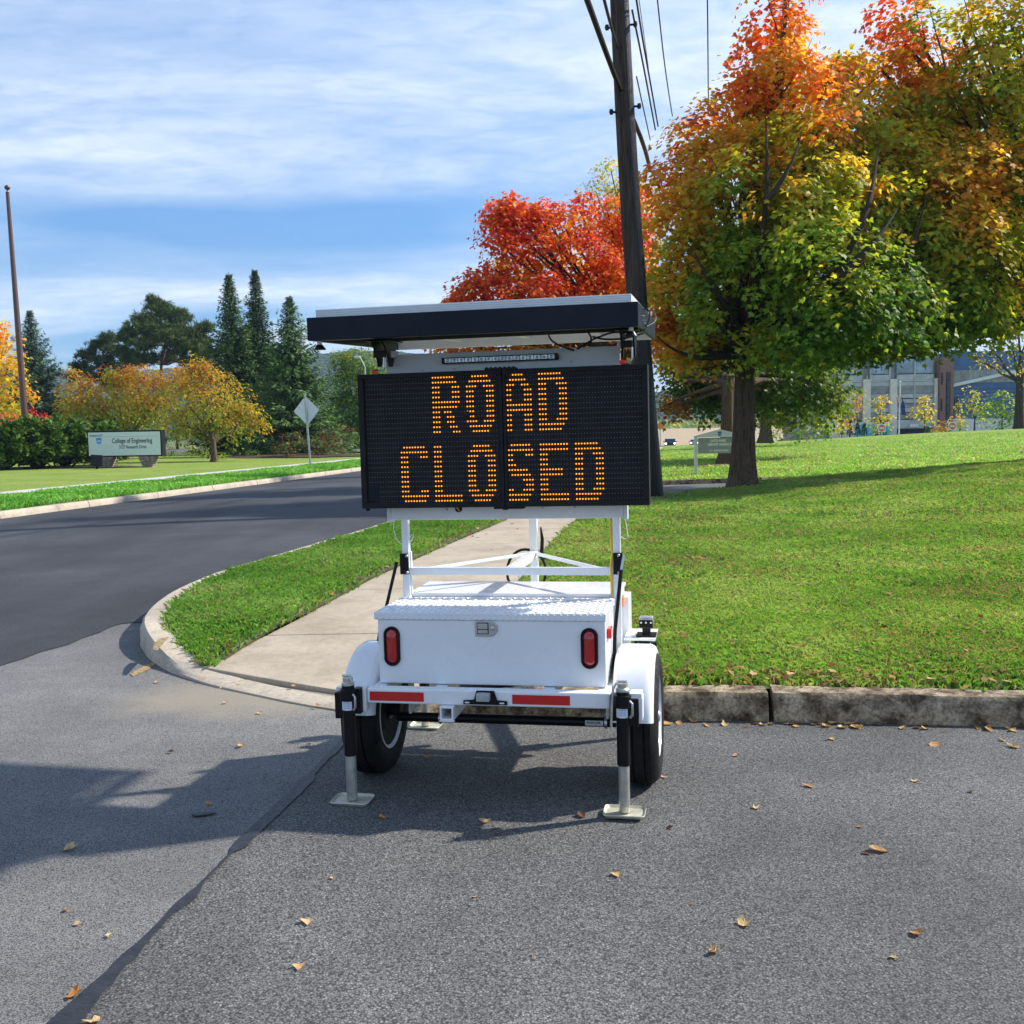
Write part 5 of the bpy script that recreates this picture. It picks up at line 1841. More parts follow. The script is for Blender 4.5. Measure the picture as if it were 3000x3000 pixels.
broadleaf('slender_tree', 'slender yellow-green treetop rising just left of the utility pole', (5.2, 38.0, 0.12), (5.1, 38.0, 4.4), 0.16, bl, 104, dens=1.6, leaf=0.12, per=34, spray=0.6, twigs=4, shape=OVAL)

# the dark maples down the avenue
bl = [blob(*a) for a in ((2050, 1075, 100, 39, 0.20), (2190, 1085, 120, 38.5, 0.06), (2310, 1090, 120, 39, 0.06), (1985, 1120, 60, 38.0, 0.26), (1958, 1185, 24, 37.2, 0.74), (1990, 1188, 16, 37.4, 0.66), (2000, 1040, 70, 38.5, 0.45), (2120, 1000, 150, 41, 0.1), (2300, 1000, 150, 42, 0.06), (2420, 1110, 90, 40, 0.16), (2120, 1150, 60, 38.5, 0.05), (2240, 1170, 60, 39, 0.10), (2060, 1160, 45, 38.2, 0.08), (2350, 1160, 50, 40, 0.18), (2400, 1150, 60, 40, 0.20), (2020, 1130, 60, 39, 0.10), (2090, 1190, 40, 39, 0.06), (2170, 1210, 40, 40, 0.05), (2280, 1200, 45, 41, 0.08), (2070, 1110, 80, 42, 0.05), (2200, 1140, 90, 43, 0.04), (2340, 1130, 80, 43, 0.05), (1970, 1080, 60, 39, 0.35), (2440, 1180, 50, 42, 0.25))]
b2 = gz(2135, 1362, 0.2)
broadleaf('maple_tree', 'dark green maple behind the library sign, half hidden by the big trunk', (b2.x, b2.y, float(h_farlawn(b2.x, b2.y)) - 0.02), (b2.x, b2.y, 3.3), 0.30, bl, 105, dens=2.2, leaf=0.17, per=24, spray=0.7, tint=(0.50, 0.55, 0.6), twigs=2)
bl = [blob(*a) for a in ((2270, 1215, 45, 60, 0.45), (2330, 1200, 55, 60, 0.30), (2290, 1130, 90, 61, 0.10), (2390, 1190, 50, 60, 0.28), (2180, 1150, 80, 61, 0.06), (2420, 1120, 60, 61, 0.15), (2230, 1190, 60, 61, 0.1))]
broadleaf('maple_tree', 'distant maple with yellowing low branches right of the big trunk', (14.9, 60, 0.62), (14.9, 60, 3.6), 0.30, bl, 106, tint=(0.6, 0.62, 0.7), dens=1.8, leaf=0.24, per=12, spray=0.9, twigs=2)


# shrubs and small trees without limbs
def shrub(name, label, base, blobs, seed, dens, leaf, per, spray, tint=(1, 1, 1), shape=KITE, cat='shrub', group=None, hue_noise=0.1, stem_r=0.05, shell=0.35, trunk_h=0.25):
    z = base[2]
    return broadleaf(name, label, base, (base[0], base[1], z + trunk_h), stem_r, blobs, seed, dens=dens, leaf=leaf, per=per, spray=spray, shape=shape, bark='bark_dark', group=group, cat=cat, hue_noise=hue_noise, tint=tint, flare=1.2, twigs=3, shell=shell)


# two orange crab apples by the college sign
q = gz(560, 1352, 0.2)
bl = [blob(*a) for a in ((500, 1120, 60, 60, 0.60), (440, 1150, 70, 60, 0.54), (380, 1130, 55, 61, 0.56), (330, 1110, 45, 61, 0.50), (290, 1160, 50, 61, 0.52), (230, 1170, 45, 61, 0.56), (200, 1140, 30, 61, 0.60), (350, 1200, 70, 60, 0.44), (430, 1220, 60, 59, 0.40), (280, 1215, 50, 60, 0.46), (320, 1075, 24, 61, 0.58), (210, 1090, 16, 61, 0.62), (375, 1095, 40, 61, 0.74), (200, 1200, 45, 60, 0.52), (240, 1130, 40, 61, 0.58), (410, 1100, 40, 60, 0.62), (460, 1190, 50, 59, 0.5), (260, 1190, 55, 60, 0.52), (390, 1180, 60, 59, 0.5))]
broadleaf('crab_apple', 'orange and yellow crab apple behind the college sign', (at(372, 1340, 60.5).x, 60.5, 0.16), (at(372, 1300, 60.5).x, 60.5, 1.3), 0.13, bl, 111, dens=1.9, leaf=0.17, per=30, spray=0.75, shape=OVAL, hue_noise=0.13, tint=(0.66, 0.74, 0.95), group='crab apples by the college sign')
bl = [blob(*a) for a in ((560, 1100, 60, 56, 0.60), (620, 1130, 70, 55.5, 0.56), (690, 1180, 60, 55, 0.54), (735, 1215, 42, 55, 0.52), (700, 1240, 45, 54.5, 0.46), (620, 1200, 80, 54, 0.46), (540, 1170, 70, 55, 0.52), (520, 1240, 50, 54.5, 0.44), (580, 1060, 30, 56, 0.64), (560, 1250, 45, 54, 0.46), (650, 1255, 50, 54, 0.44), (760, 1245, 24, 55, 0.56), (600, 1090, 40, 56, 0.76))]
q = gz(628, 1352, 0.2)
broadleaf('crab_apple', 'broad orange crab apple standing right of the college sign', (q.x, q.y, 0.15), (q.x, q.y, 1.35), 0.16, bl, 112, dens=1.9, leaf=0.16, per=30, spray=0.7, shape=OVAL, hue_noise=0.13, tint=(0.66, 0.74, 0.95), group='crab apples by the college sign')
# golden maple at the far left
bl = [blob(*a) for a in ((-30, 960, 55, 62, 0.62), (10, 1020, 60, 62, 0.60), (-80, 1050, 110, 62, 0.58), (20, 1090, 65, 61, 0.56), (-10, 1160, 75, 61, 0.50), (-100, 1180, 110, 61, 0.5), (70, 1150, 36, 61, 0.64), (-60, 920, 60, 63, 0.5), (20, 1210, 45, 60, 0.42))]
broadleaf('golden_maple', 'golden yellow maple cut off by the picture edge beside the brown pole', (at(-30, 1330, 62).x, 62, 0.2), (at(-30, 1200, 62).x, 62, 3.0), 0.22, bl, 113, dens=1.3, leaf=0.22, per=15, spray=0.9, hue_noise=0.05)
# green broadleaf behind the diamond sign
bl = [blob(*a) for a in ((1010, 1060, 50, 82, 0.13), (1060, 1060, 55, 82, 0.12), (1000, 1120, 55, 81, 0.16), (1050, 1130, 70, 81, 0.06), (1090, 1110, 60, 82, 0.06), (985, 1180, 45, 81, 0.11), (1040, 1200, 60, 80, 0.04), (1090, 1200, 55, 80, 0.04), (1000, 1240, 40, 80, 0.06), (1060, 1250, 45, 80, 0.02), (1130, 1150, 80, 82, 0.06))]
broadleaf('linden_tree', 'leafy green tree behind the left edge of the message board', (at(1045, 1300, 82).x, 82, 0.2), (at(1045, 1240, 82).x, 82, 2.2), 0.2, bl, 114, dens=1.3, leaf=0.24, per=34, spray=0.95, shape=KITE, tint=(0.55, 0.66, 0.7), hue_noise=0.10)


# conifers
def cards(name, P, D, Nn, size, cols, parent, shape=KITE, mat='needle'):
    return leaf_mesh(name, P, Nn, D, size, cols, shape, mat, parent, fold=0.2)


def spruce(label, px_, top_py, base_py, Y, rad, seed, tint, z0=0.2, group='tall spruces behind the lawn'):
    rng = np.random.default_rng(seed)
    b = at(px_, base_py, Y)
    b.z = z0
    H = at(px_, top_py, Y).z - z0
    root = tag(empty('spruce_tree', b), label, 'tree', group)
    m = MB()
    m.tube([(0, 0, -0.1), (0.02, 0, H * 0.4), (0, 0.03, H * 0.75), (0, 0, H * 0.99)], [0.17, 0.12, 0.06, 0.015], 10)
    Ps, Ds, Ns, Ss, Cs = [], [], [], [], []
    z = 0.35
    while z < H * 0.985:
        t = z / H
        Lb = rad * (1 - t) ** 1.02 * rng.uniform(0.84, 1.14) + 0.05
        nb = int(7 + 6 * (1 - t))
        a0 = rng.uniform(0, 6.28)
        for k in range(nb):
            a = a0 + 2 * math.pi * k / nb + rng.normal(0, 0.22)
            lb = Lb * rng.uniform(0.62, 1.15)
            d = np.array([math.cos(a), math.sin(a), 0])
            el = 0.35 - 0.75 * (1 - t) + rng.normal(0, 0.08)
            n_s = max(4, int(lb / 0.16))
            s = np.linspace(0.12, 1.0, n_s)
            pz = z + lb * (el * s + 0.30 * s ** 2.2)
            cpts = np.stack([d[0] * lb * s, d[1] * lb * s, pz], 1)
            if k % 2 == 0:
                m.tube([(0, 0, z), tuple(cpts[n_s // 2]), tuple(cpts[-1])], [0.03 * (1 - t) + 0.012, 0.018 * (1 - t) + 0.008, 0.005], 4, cap=False)
            per = 9
            idx = np.repeat(np.arange(n_s), per)
            nn = len(idx)
            sd_ = np.array([-d[1], d[0], 0])
            wfan = (0.10 + 0.26 * lb * (1 - s[idx] * 0.55)) * rng.uniform(-1, 1, nn)
            P = cpts[idx] + sd_ * wfan[:, None] * 0.75
            P[:, 2] += rng.normal(-0.05, 0.07, nn) - np.abs(wfan) * 0.25
            D = d * 0.9 + sd_ * (np.sign(wfan) * 0.75)[:, None] + rng.normal(0, 0.22, (nn, 3)) + np.array([0, 0, -0.12])
            Nr = np.array([0, 0, 1.0]) + rng.normal(0, 0.5, (nn, 3)) + d * 0.4
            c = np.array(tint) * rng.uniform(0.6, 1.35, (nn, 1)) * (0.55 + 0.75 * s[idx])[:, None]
            Ps.append(P)
            Ds.append(D)
            Ns.append(Nr)
            Ss.append(rng.uniform(0.22, 0.42, nn) * (0.45 + 0.55 * min(1.0, 2.2 * (1 - t))))
            Cs.append(c)
        z += (0.24 + 0.14 * (1 - t)) * rng.uniform(0.85, 1.15)
    m.build('trunk', 'bark_dark', root, smooth=True)
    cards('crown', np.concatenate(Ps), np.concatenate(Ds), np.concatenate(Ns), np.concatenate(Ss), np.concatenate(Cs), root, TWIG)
    return root


spruce('narrow dark spruce, leftmost of the three tall spruces', 690, 790, 1315, 72, 3.2, 201, (0.052, 0.100, 0.020))
spruce('dark spruce in the middle of the three, with the highest tip', 765, 783, 1315, 74, 3.2, 202, (0.042, 0.084, 0.020))
spruce('brighter bluish green spruce, shortest and widest of the three', 862, 862, 1315, 66, 3.8, 203, (0.074, 0.140, 0.032))
spruce('grey-green spruce behind the golden maple and the brown pole', 108, 905, 1310, 84, 4.2, 204, (0.062, 0.105, 0.052))


def pine(label, px_, base_py, Y, blobs, trunk_top, seed, tint, lean=0.0):
    """open grown pine: bare branching limbs, tufts of needles in layered plates"""
    rng = np.random.default_rng(seed)
    b = at(px_, base_py, Y)
    b.z = 0.2
    root = tag(empty('pine_tree', b), label, 'tree', 'dark pines beyond the crab apples')
    m = MB()
    top = Vector(trunk_top) - b
    trunks = limb(m, (0, 0, -0.1), top, 0.26, 0.08, rng, n=9, wob=0.25, sides=10)
    Ps, Ds, Ns, Ss, Cs = [], [], [], [], []
    for c, rad, hue in blobs:
        c = Vector(c) - b
        q = min(trunks[3:], key=lambda p: abs(p.z - (c.z - 0.5)))
        pts = limb(m, q, c, 0.09, 0.03, rng, n=5, wob=0.3, sides=6)
        rad = np.array(rad)
        nt_ = int(34 * rad[0] * rad[0] * 1.2) + 16
        for _ in range(nt_):
            d = unit(rng.normal(0, 1, 3))
            e = np.array(c) + d * rad * rng.uniform(0.45, 1.05)
            if rng.uniform() < 0.22:
                limb(m, pts[int(rng.integers(2, 6))], e, 0.022, 0.008, rng, n=3, sides=4)
            nn = 26
            dirs = unit(rng.normal(0, 1, (nn, 3)) + np.array([0, 0, 0.75]) + d * 0.5)
            Ps.append(np.repeat(e[None], nn, 0) + rng.normal(0, 0.10, (nn, 3)))
            Ds.append(dirs)
            Ns.append(rng.normal(0, 1, (nn, 3)))
            Ss.append(rng.uniform(0.26, 0.46, nn))
            Cs.append(np.array(tint) * rng.uniform(0.5, 1.5, (nn, 1)) * rng.uniform(0.75, 1.25))
    m.build('trunk', 'bark_red', root, smooth=True)
    cards('crown', np.concatenate(Ps), np.concatenate(Ds), np.concatenate(Ns), np.concatenate(Ss), np.concatenate(Cs), root, NEEDLE)
    return root


bl = [blob(px_, py_, r_, Y, 0, 0.5) for px_, py_, r_, Y in ((470, 905, 42, 88), (430, 935, 40, 87), (520, 930, 45, 87), (400, 965, 40, 86), (470, 965, 50, 86), (545, 975, 45, 86), (590, 1000, 36, 87), (420, 1010, 38, 85), (520, 1020, 40, 86), (600, 1040, 40, 87), (560, 1060, 36, 86), (370, 990, 32, 87), (610, 1080, 30, 88), (450, 880, 24, 88), (490, 1045, 34, 89), (360, 1030, 30, 88), (560, 1010, 40, 85), (600, 960, 30, 87), (430, 1050, 36, 86), (390, 1050, 34, 87), (610, 1110, 30, 87), (500, 985, 36, 84), (450, 990, 36, 89), (570, 1100, 34, 88))]
pine('broad rounded dark pine with bare reddish limbs, highest of the pines', 480, 1310, 88, bl, at(470, 935, 88), 211, (0.072, 0.108, 0.028))
bl = [blob(px_, py_, r_, Y, 0, 0.5) for px_, py_, r_, Y in ((320, 990, 30, 92), (285, 1015, 34, 92), (340, 1030, 36, 91), (255, 1040, 32, 92), (300, 1060, 36, 91), (235, 1075, 30, 92), (280, 1100, 36, 91), (345, 1085, 36, 91), (220, 1105, 24, 92), (390, 1060, 36, 92), (320, 1120, 36, 91), (380, 1110, 34, 92))]
pine('lower dark pine left of the broad rounded one', 305, 1310, 92, bl, at(300, 1020, 92), 212, (0.062, 0.092, 0.028))


# a dark evergreen screen behind the crab apples
for i, (lab, lst) in enumerate((
        ('dark evergreen mass low behind the golden maple', ((190, 1190, 60, 98), (240, 1230, 60, 98), (150, 1240, 60, 98), (210, 1270, 50, 98))),
        ('dark evergreen mass low behind the left crab apple', ((330, 1200, 60, 99), (400, 1180, 60, 99), (360, 1250, 60, 99), (430, 1240, 60, 99), (290, 1250, 50, 99))),
        ('dark evergreen mass low between the pine and the spruces', ((520, 1170, 60, 97), (590, 1160, 60, 97), (640, 1200, 60, 97), (560, 1240, 60, 97), (640, 1260, 60, 97), (490, 1250, 50, 97), (600, 1120, 40, 98))),
        ('dark evergreen mass right of the shortest spruce', ((960, 1180, 40, 96), (930, 1230, 50, 96), (980, 1250, 50, 96), (1050, 1260, 60, 96))))):
    c0 = at(lst[0][0], 1310, lst[0][3])
    broadleaf('evergreen_screen', lab, (c0.x, c0.y, 0.2), (c0.x, c0.y, 1.4), 0.12, [blob(a, b, c_, Y, 0.0) for a, b, c_, Y in lst], 215 + i, dens=1.0, leaf=0.24, per=26, spray=0.9, shape=TWIG, bark='bark_dark', group='evergreens behind the crab apples', hue_noise=0.04, tint=(0.75, 0.62, 0.9), twigs=1)


# junipers along the college sign, red bush behind, purple shrubs by the spruces
def juniper(label, px_, base_py, Y, wpx, hpx, seed):
    rng = np.random.default_rng(seed)
    b = at(px_, base_py, Y)
    b.z = 0.15
    root = tag(empty('juniper_bush', b), label, 'shrub', 'spreading junipers beside the college sign')
    W, Hh = wpx / 3000 * Y / 2, hpx / 3000 * Y
    m = MB()
    Ps, Ds, Ns, Ss, Cs = [], [], [], [], []
    for k in range(150):
        a = rng.uniform(0, 6.28)
        rr = rng.uniform(0.15, 1.0) ** 0.7
        e = np.array([math.cos(a) * W * rr, math.sin(a) * W * 0.8 * rr, Hh * (1.02 - 0.62 * rr ** 2) * rng.uniform(0.55, 1.0)])
        if k % 5 == 0:
            m.tube([(0, 0, -0.05), tuple(e * np.array([0.4, 0.4, 0.35])), tuple(e)], [0.05, 0.03, 0.008], 5, cap=False)
        d = unit(e * np.array([1, 1, 0.55]) + np.array([0, 0, 0.35]))
        nn = 60
        s = rng.uniform(-1.0, 0.25, nn)
        P = e + d * (s[:, None] * 0.55) + rng.normal(0, 1, (nn, 3)) * (0.05 + 0.15 * np.clip(-s, 0, 1))[:, None]
        D = d + rng.normal(0, 0.35, (nn, 3)) + np.array([0, 0, 0.1])
        Ps.append(P)
        Ds.append(D)
        Ns.append(np.array([0, 0, 1]) + rng.normal(0, 0.6, (nn, 3)))
        Ss.append(rng.uniform(0.14, 0.30, nn))
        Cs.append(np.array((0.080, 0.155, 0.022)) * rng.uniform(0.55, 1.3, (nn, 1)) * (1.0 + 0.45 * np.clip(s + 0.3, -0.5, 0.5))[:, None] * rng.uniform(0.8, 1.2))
    m.build('stems', 'bark_dark', root, smooth=True)
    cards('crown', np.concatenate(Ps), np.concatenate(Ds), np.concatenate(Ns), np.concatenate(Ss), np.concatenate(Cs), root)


juniper('green juniper at the picture edge, leftmost of the row', 10, 1392, 45, 190, 150, 221)
juniper('green juniper second from the picture edge', 110, 1388, 46, 190, 152, 222)
juniper('green juniper third from the picture edge', 195, 1380, 47.5, 190, 150, 223)
juniper('green juniper behind the left end of the college sign', 285, 1370, 50, 200, 140, 224)
bl = [blob(*a) for a in ((30, 1222, 30, 54, 1.08), (80, 1216, 32, 54, 1.1), (125, 1224, 24, 54, 1.08), (-15, 1226, 30, 54, 1.08), (55, 1245, 40, 54, 1.0), (155, 1238, 18, 54, 1.08))]
shrub('burning_bush', 'crimson bush behind the junipers at the left', (at(55, 1330, 54).x, 54, 0.15), bl, 231, 4.0, 0.13, 14, 0.4, tint=(1.05, 0.9, 1.6), hue_noise=0.06, trunk_h=0.8)
for i, (bp_, lab, lst) in enumerate((
        ((840, 1338, 60), 'purple-leaved shrub left of the diamond sign post', ((830, 1290, 30, 60), (870, 1285, 32, 60), (850, 1315, 30, 59.5), (810, 1310, 24, 60))),
        ((945, 1336, 61), 'purple-leaved shrub right of the diamond sign post', ((930, 1295, 34, 61), (965, 1280, 36, 61), (990, 1300, 28, 61), (950, 1320, 34, 60.5), (910, 1315, 24, 61))),
        ((1010, 1322, 70), 'dull purple-brown shrub between the green tree and message board', ((1000, 1265, 28, 70), (1030, 1270, 26, 70), (1015, 1290, 28, 70))))):
    p = at(*bp_)
    bl = [blob(a, b, r_, Y, 0.9) for a, b, r_, Y in lst]
    shrub('barberry_shrub', lab, (p.x, p.y, 0.2), bl, 240 + i, 4.0, 0.12, 14, 0.35, tint=(0.19, 0.55, 1.1), group='purple shrubs under the spruces', trunk_h=0.3)
# low green ground plants under the crab apple
bl = [blob(*a) for a in ((600, 1322, 22, 60, 0.12), (560, 1324, 22, 61, 0.1), (650, 1330, 20, 58, 0.2), (680, 1325, 20, 62, 0.1), (740, 1325, 22, 62, 0.1), (500, 1322, 20, 62, 0.1))]
shrub('low_shrub', 'low green shrub spreading behind the crab apple trunks', (at(610, 1340, 60).x, 60, 0.2), bl, 245, 4.0, 0.13, 12, 0.35, trunk_h=0.2)

# small trees and shrubs in front of the parking garage
GY = 104.0


def small_tree(name, label, px_, base_py, Y, lst, seed, tint=(1, 1, 1), z=None, r=0.07, th=1.2, cat='tree', group=None, dens=1.0, leaf=0.24, hn=0.08):
    p = at(px_, base_py, Y)
    zb = p.z if z is None else z
    bl = [blob(a, b, c, Y, h) for a, b, c, h in lst]
    return broadleaf(name, label, (p.x, Y, zb), (p.x, Y, zb + th), r, bl, seed, dens=dens, leaf=leaf, per=12, spray=0.8, shape=OVAL, bark='bark_dark', cat=cat, hue_noise=hn, tint=tint, flare=1.2, twigs=2, group=group)


small_tree('young_ginkgo', 'young yellow-green tree before the turquoise panels', 2580, 1285, 92, ((2572, 1180, 16, 0.44), (2580, 1205, 24, 0.42), (2560, 1228, 26, 0.40), (2595, 1230, 24, 0.42), (2578, 1245, 26, 0.40), (2585, 1165, 12, 0.48)), 251, group='young trees before the garage')
small_tree('young_ginkgo', 'young yellow-green tree right of the flagpole', 2708, 1272, 96, ((2705, 1180, 20, 0.48), (2690, 1205, 24, 0.46), (2722, 1205, 24, 0.48), (2705, 1222, 28, 0.44), (2710, 1168, 14, 0.5)), 252, group='young trees before the garage')
small_tree('russet_tree', 'thin russet-brown tree at the left end of the garage', 2490, 1285, 90, ((2500, 1165, 26, 0.70), (2480, 1195, 28, 0.70), (2510, 1190, 26, 0.62), (2485, 1225, 26, 0.66), (2470, 1245, 22, 0.66), (2520, 1150, 16, 0.66)), 253, tint=(0.7, 0.8, 1.2), dens=0.8)
small_tree('green_tree', 'bushy green tree before the blue building', 2855, 1262, 92, ((2845, 1150, 24, 0.36), (2870, 1165, 28, 0.36), (2835, 1185, 30, 0.32), (2875, 1195, 32, 0.28), (2845, 1210, 30, 0.25), (2890, 1215, 28, 0.20)), 254)
small_tree('dark_bush', 'dark green bush between the green tree and the grey trunk', 2935, 1262, 90, ((2930, 1160, 40, 0.04), (2960, 1190, 40, 0.05), (2910, 1190, 36, 0.05), (2935, 1225, 42, 0.03), (2980, 1230, 30, 0.04)), 255, cat='shrub')
small_tree('russet_shrub', 'small russet shrub at the foot of the brick tower', 2760, 1275, 96, ((2760, 1245, 20, 0.72), (2775, 1255, 16, 0.70), (2745, 1258, 14, 0.66)), 256, tint=(0.6, 0.75, 1.2), cat='shrub', th=0.4)
small_tree('pale_shrub', 'thin pale-leaved shrub right of the no entry sign', 2812, 1272, 94, ((2812, 1235, 16, 0.36), (2825, 1245, 14, 0.34), (2802, 1225, 10, 0.4)), 257, cat='shrub', th=0.4, dens=0.5)
small_tree('thin_grey_tree', 'tall grey-trunked tree with thinning leaves at the right edge', 2985, 1258, 80, ((2960, 1000, 50, 0.55), (3010, 960, 70, 0.5), (2900, 1020, 45, 0.56), (2930, 1070, 40, 0.5), (2990, 1060, 50, 0.52), (3040, 1080, 60, 0.5), (2870, 1060, 26, 0.55), (2980, 900, 50, 0.5)), 258, r=0.34, th=4.2, dens=0.35, leaf=0.2, tint=(0.75, 0.85, 1.1))
bl = [blob(*a) for a in ((2290, 1265, 26, 64, 0.05), (2340, 1262, 28, 64, 0.08), (2390, 1258, 28, 66, 0.10), (2430, 1262, 26, 66, 0.08), (2440, 1235, 30, 68, 0.3), (2250, 1270, 18, 62, 0.06))]
shrub('hedge', 'dark green hedge behind the big maple trunk', (at(2350, 1285, 65).x, 65, 0.65), bl, 259, 2.2, 0.2, 12, 0.5, cat='hedge')
for i, px_ in enumerate((2466, 2490, 2512, 2532, 2570, 2588)):
    p = at(px_, 1276, 97)
    mb_root = tag(empty('cone_evergreen', (p.x, 97, p.z)), ('dark clipped evergreen cone by the turquoise panels, number %s from the left end' % ('one', 'two', 'three', 'four', 'five', 'six')[i]), 'shrub', 'clipped cones before the garage')
    mb_root['label'] = ('dark clipped cone shrub, %s of six along the turquoise panels' % ('leftmost', 'second', 'third', 'fourth', 'fifth', 'rightmost')[i])
    rng = np.random.default_rng(270 + i)
    nn = 260
    t = rng.uniform(0, 1, nn)
    a = rng.uniform(0, 6.28, nn)
    Hc = 1.15
    P = np.stack([np.cos(a) * 0.26 * (1 - t) ** 0.8, np.sin(a) * 0.26 * (1 - t) ** 0.8, t * Hc], 1)
    D = np.stack([np.cos(a) * 0.5, np.sin(a) * 0.5, np.ones(nn)], 1)
    cards('crown', P, D, rng.normal(0, 1, (nn, 3)), np.full(nn, 0.16), np.array((0.03, 0.055, 0.02)) * rng.uniform(0.6, 1.4, (nn, 1)), mb_root)
    MB().tube([(0, 0, -0.2), (0, 0, 0.5)], 0.04, 6).build('trunk', 'bark_dark', mb_root)
# far wood along the field
tl = []
rng = np.random.default_rng(280)
bl = []
for px_ in range(1840, 2260, 16):
    Y = 480 + rng.uniform(-10, 25)
    bl.append(blob(px_, 1250 + rng.uniform(-6, 4), 15 + rng.uniform(-3, 6), Y, rng.uniform(0.05, 0.55), 0.9))
    bl.append(blob(px_ + 8, 1240 + rng.uniform(-10, 6), 10 + rng.uniform(-2, 5), Y + 20, rng.uniform(0.05, 0.5), 0.9))
Pq, Nq, Tq, Sq, Hq = crown(rng, bl, 0.10, 1.3, 7, 2.6, 0.1)
o = leaf_mesh('treeline', Pq, Nq, Tq, Sq, pal(Hq) * rng.uniform(0.7, 1.2, (len(Pq), 1)), KITE, 'leaf', None)
tag(o, 'far band of autumn trees behind the tan field', 'trees', kind='stuff')


# ------------------------------------------------------------------ utility pole and wires
pole = tag(empty('utility_pole', (2.85, 20.5, 0.05)), 'dark creosoted wooden utility pole between the message board and the maple', 'pole')
TOP = at(1822, -60, 20.2) - Vector((2.85, 20.5, 0.05))
mb = MB()
rng = np.random.default_rng(301)
rows, sides = 26, 28
vs, fs = [], []
for i in range(rows):
    t = i / (rows - 1)
    c = Vector((0, 0, -0.1)).lerp(TOP * 1.28, t) + Vector((-0.10 * math.sin(t * math.pi), 0, 0))
    rr = 0.218 - 0.052 * t
    for k in range(sides):
        a = 2 * math.pi * k / sides
        vs.append(c + Vector((math.cos(a), math.sin(a), 0)) * rr * (1 + 0.012 * math.sin(5 * a + 1) + rng.normal(0, 0.008)))
for i in range(rows - 1):
    for k in range(sides):
        k2 = (k + 1) % sides
        fs.append((i * sides + k, i * sides + k2, (i + 1) * sides + k2, (i + 1) * sides + k))
fs.append(tuple((rows - 1) * sides + k for k in range(sides)))
mb.add(vs, fs)


def pole_material():
    """weathered brown wood on one side, glossy black creosote bleeding down the other"""
    m, nt, b = new_mat('pole_mixed')
    v = coords(nt, sc3=(20, 20, 1.0))
    n = noise(nt, v, 1.0, 6, 0.65, 0.6)
    wood = ramp(nt, n, [(0.30, (0.010, 0.007, 0.006)), (0.72, (0.105, 0.068, 0.055))])
    t = nt.nodes.new('ShaderNodeTexCoord')
    sp_ = nt.nodes.new('ShaderNodeSeparateXYZ')
    L(nt, t.outputs['Normal'], sp_.inputs[0])
    side = math_(nt, 'ADD', sp_.outputs[0], math_(nt, 'MULTIPLY', math_(nt, 'SUBTRACT', noise(nt, coords(nt, sc3=(5, 5, 0.5)), 1.0, 5, 0.7), 0.5), 0.9))
    low = nt.nodes.new('ShaderNodeSeparateXYZ')
    L(nt, t.outputs['Object'], low.inputs[0])
    hgt = math_(nt, 'MULTIPLY', math_(nt, 'SUBTRACT', 4.2, low.outputs[2]), 0.35, clamp=True)
    side = math_(nt, 'ADD', side, math_(nt, 'MULTIPLY', hgt, 1.2))
    fac = ramp(nt, side, [(0.08, (0, 0, 0)), (0.26, (1, 1, 1))])
    c = mixc(nt, fac, wood, (0.005, 0.005, 0.006))
    b.inputs['Specular IOR Level'].default_value = 0.3
    L(nt, c, b.inputs['Base Color'])
    L(nt, ramp(nt, fac, [(0, (0.9,) * 3), (1, (0.30,) * 3)]), b.inputs['Roughness'])
    crack = noise(nt, coords(nt, sc3=(38, 38, 9)), 1.0, 4, 0.7)
    bump(nt, b, math_(nt, 'ADD', n, crack), 0.8, 0.02)
    return m


M['pole_mixed'] = pole_material()
mb.build('shaft', 'pole_mixed', pole, smooth=True)


def pole_at(h):
    t = (h + 0.1) / (TOP.z * 1.28 + 0.1)
    return Vector((0, 0, -0.1)).lerp(TOP * 1.28, t) + Vector((-0.10 * math.sin(t * math.pi), 0, 0))


for h, s in ((7.55, -1), (9.1, -1), (7.65, 1), (9.15, 1)):
    p = pole_at(h)
    m = MB().tube([p + Vector((0.12 * s, -0.05, 0)), p + Vector((0.31 * s, -0.08, 0))], 0.022, 8)
    m.lathe([(0.0, -0.05), (0.035, -0.045), (0.035, 0.045), (0.0, 0.05)], 10, 'z', p + Vector((0.27 * s, -0.08, 0)))
    m.build('cable_clamp', 'black_paint', pole, smooth=True)


def wire(name, label, pts, r, parent=None, group='overhead cables'):
    q = resample([tuple(p) for p in pts], 1.2)
    o = MB().tube([Vector(p) for p in q], r, 8).build(name, 'cable', parent, smooth=True)
    if parent is None:
        tag(o, label, 'cable', group)
    return o


DIR = Vector((0.17, 0.985, 0))


def along(px_, py_, Y, d0, d1, sag=0.0, slope=0.0):
    p = at(px_, py_, Y)
    pts = []
    for t in np.linspace(d0, d1, 14):
        q = p + DIR * t
        q.z += sag * (t / 25) ** 2 + slope * t
        pts.append(q)
    return pts


thick = [at(1702, -50, 15.6), at(1722, 0, 16.4), at(1760, 110, 17.9), at(1800, 230, 19.6), at(1838, 310, 20.9), at(1872, 385, 22.5), at(1890, 430, 24.0), at(1905, 500, 27)]
wire('overhead_cable', 'thickest black cable bundle passing behind the pole at its left', thick, 0.050)
m = MB()
wire('overhead_cable', 'second black cable left of the pole, above the thickest one', [at(1760, -40, 16.5), at(1770, 0, 17.0), at(1790, 80, 18.5), at(1806, 140, 20.2), at(1830, 200, 22)], 0.028)
wire('overhead_cable', 'black cable just right of the pole, nearest to it', [at(1852, 30, 20.6), at(1865, 90, 21.4), at(1885, 190, 23.0), at(1905, 300, 25.5), at(1920, 380, 28)], 0.020)
wire('overhead_cable', 'black cable second from the pole on its right', [at(1860, -30, 19.5), at(1876, 80, 21.4), at(1896, 190, 23.3), at(1912, 280, 25.5), at(1928, 370, 28.5)], 0.020)
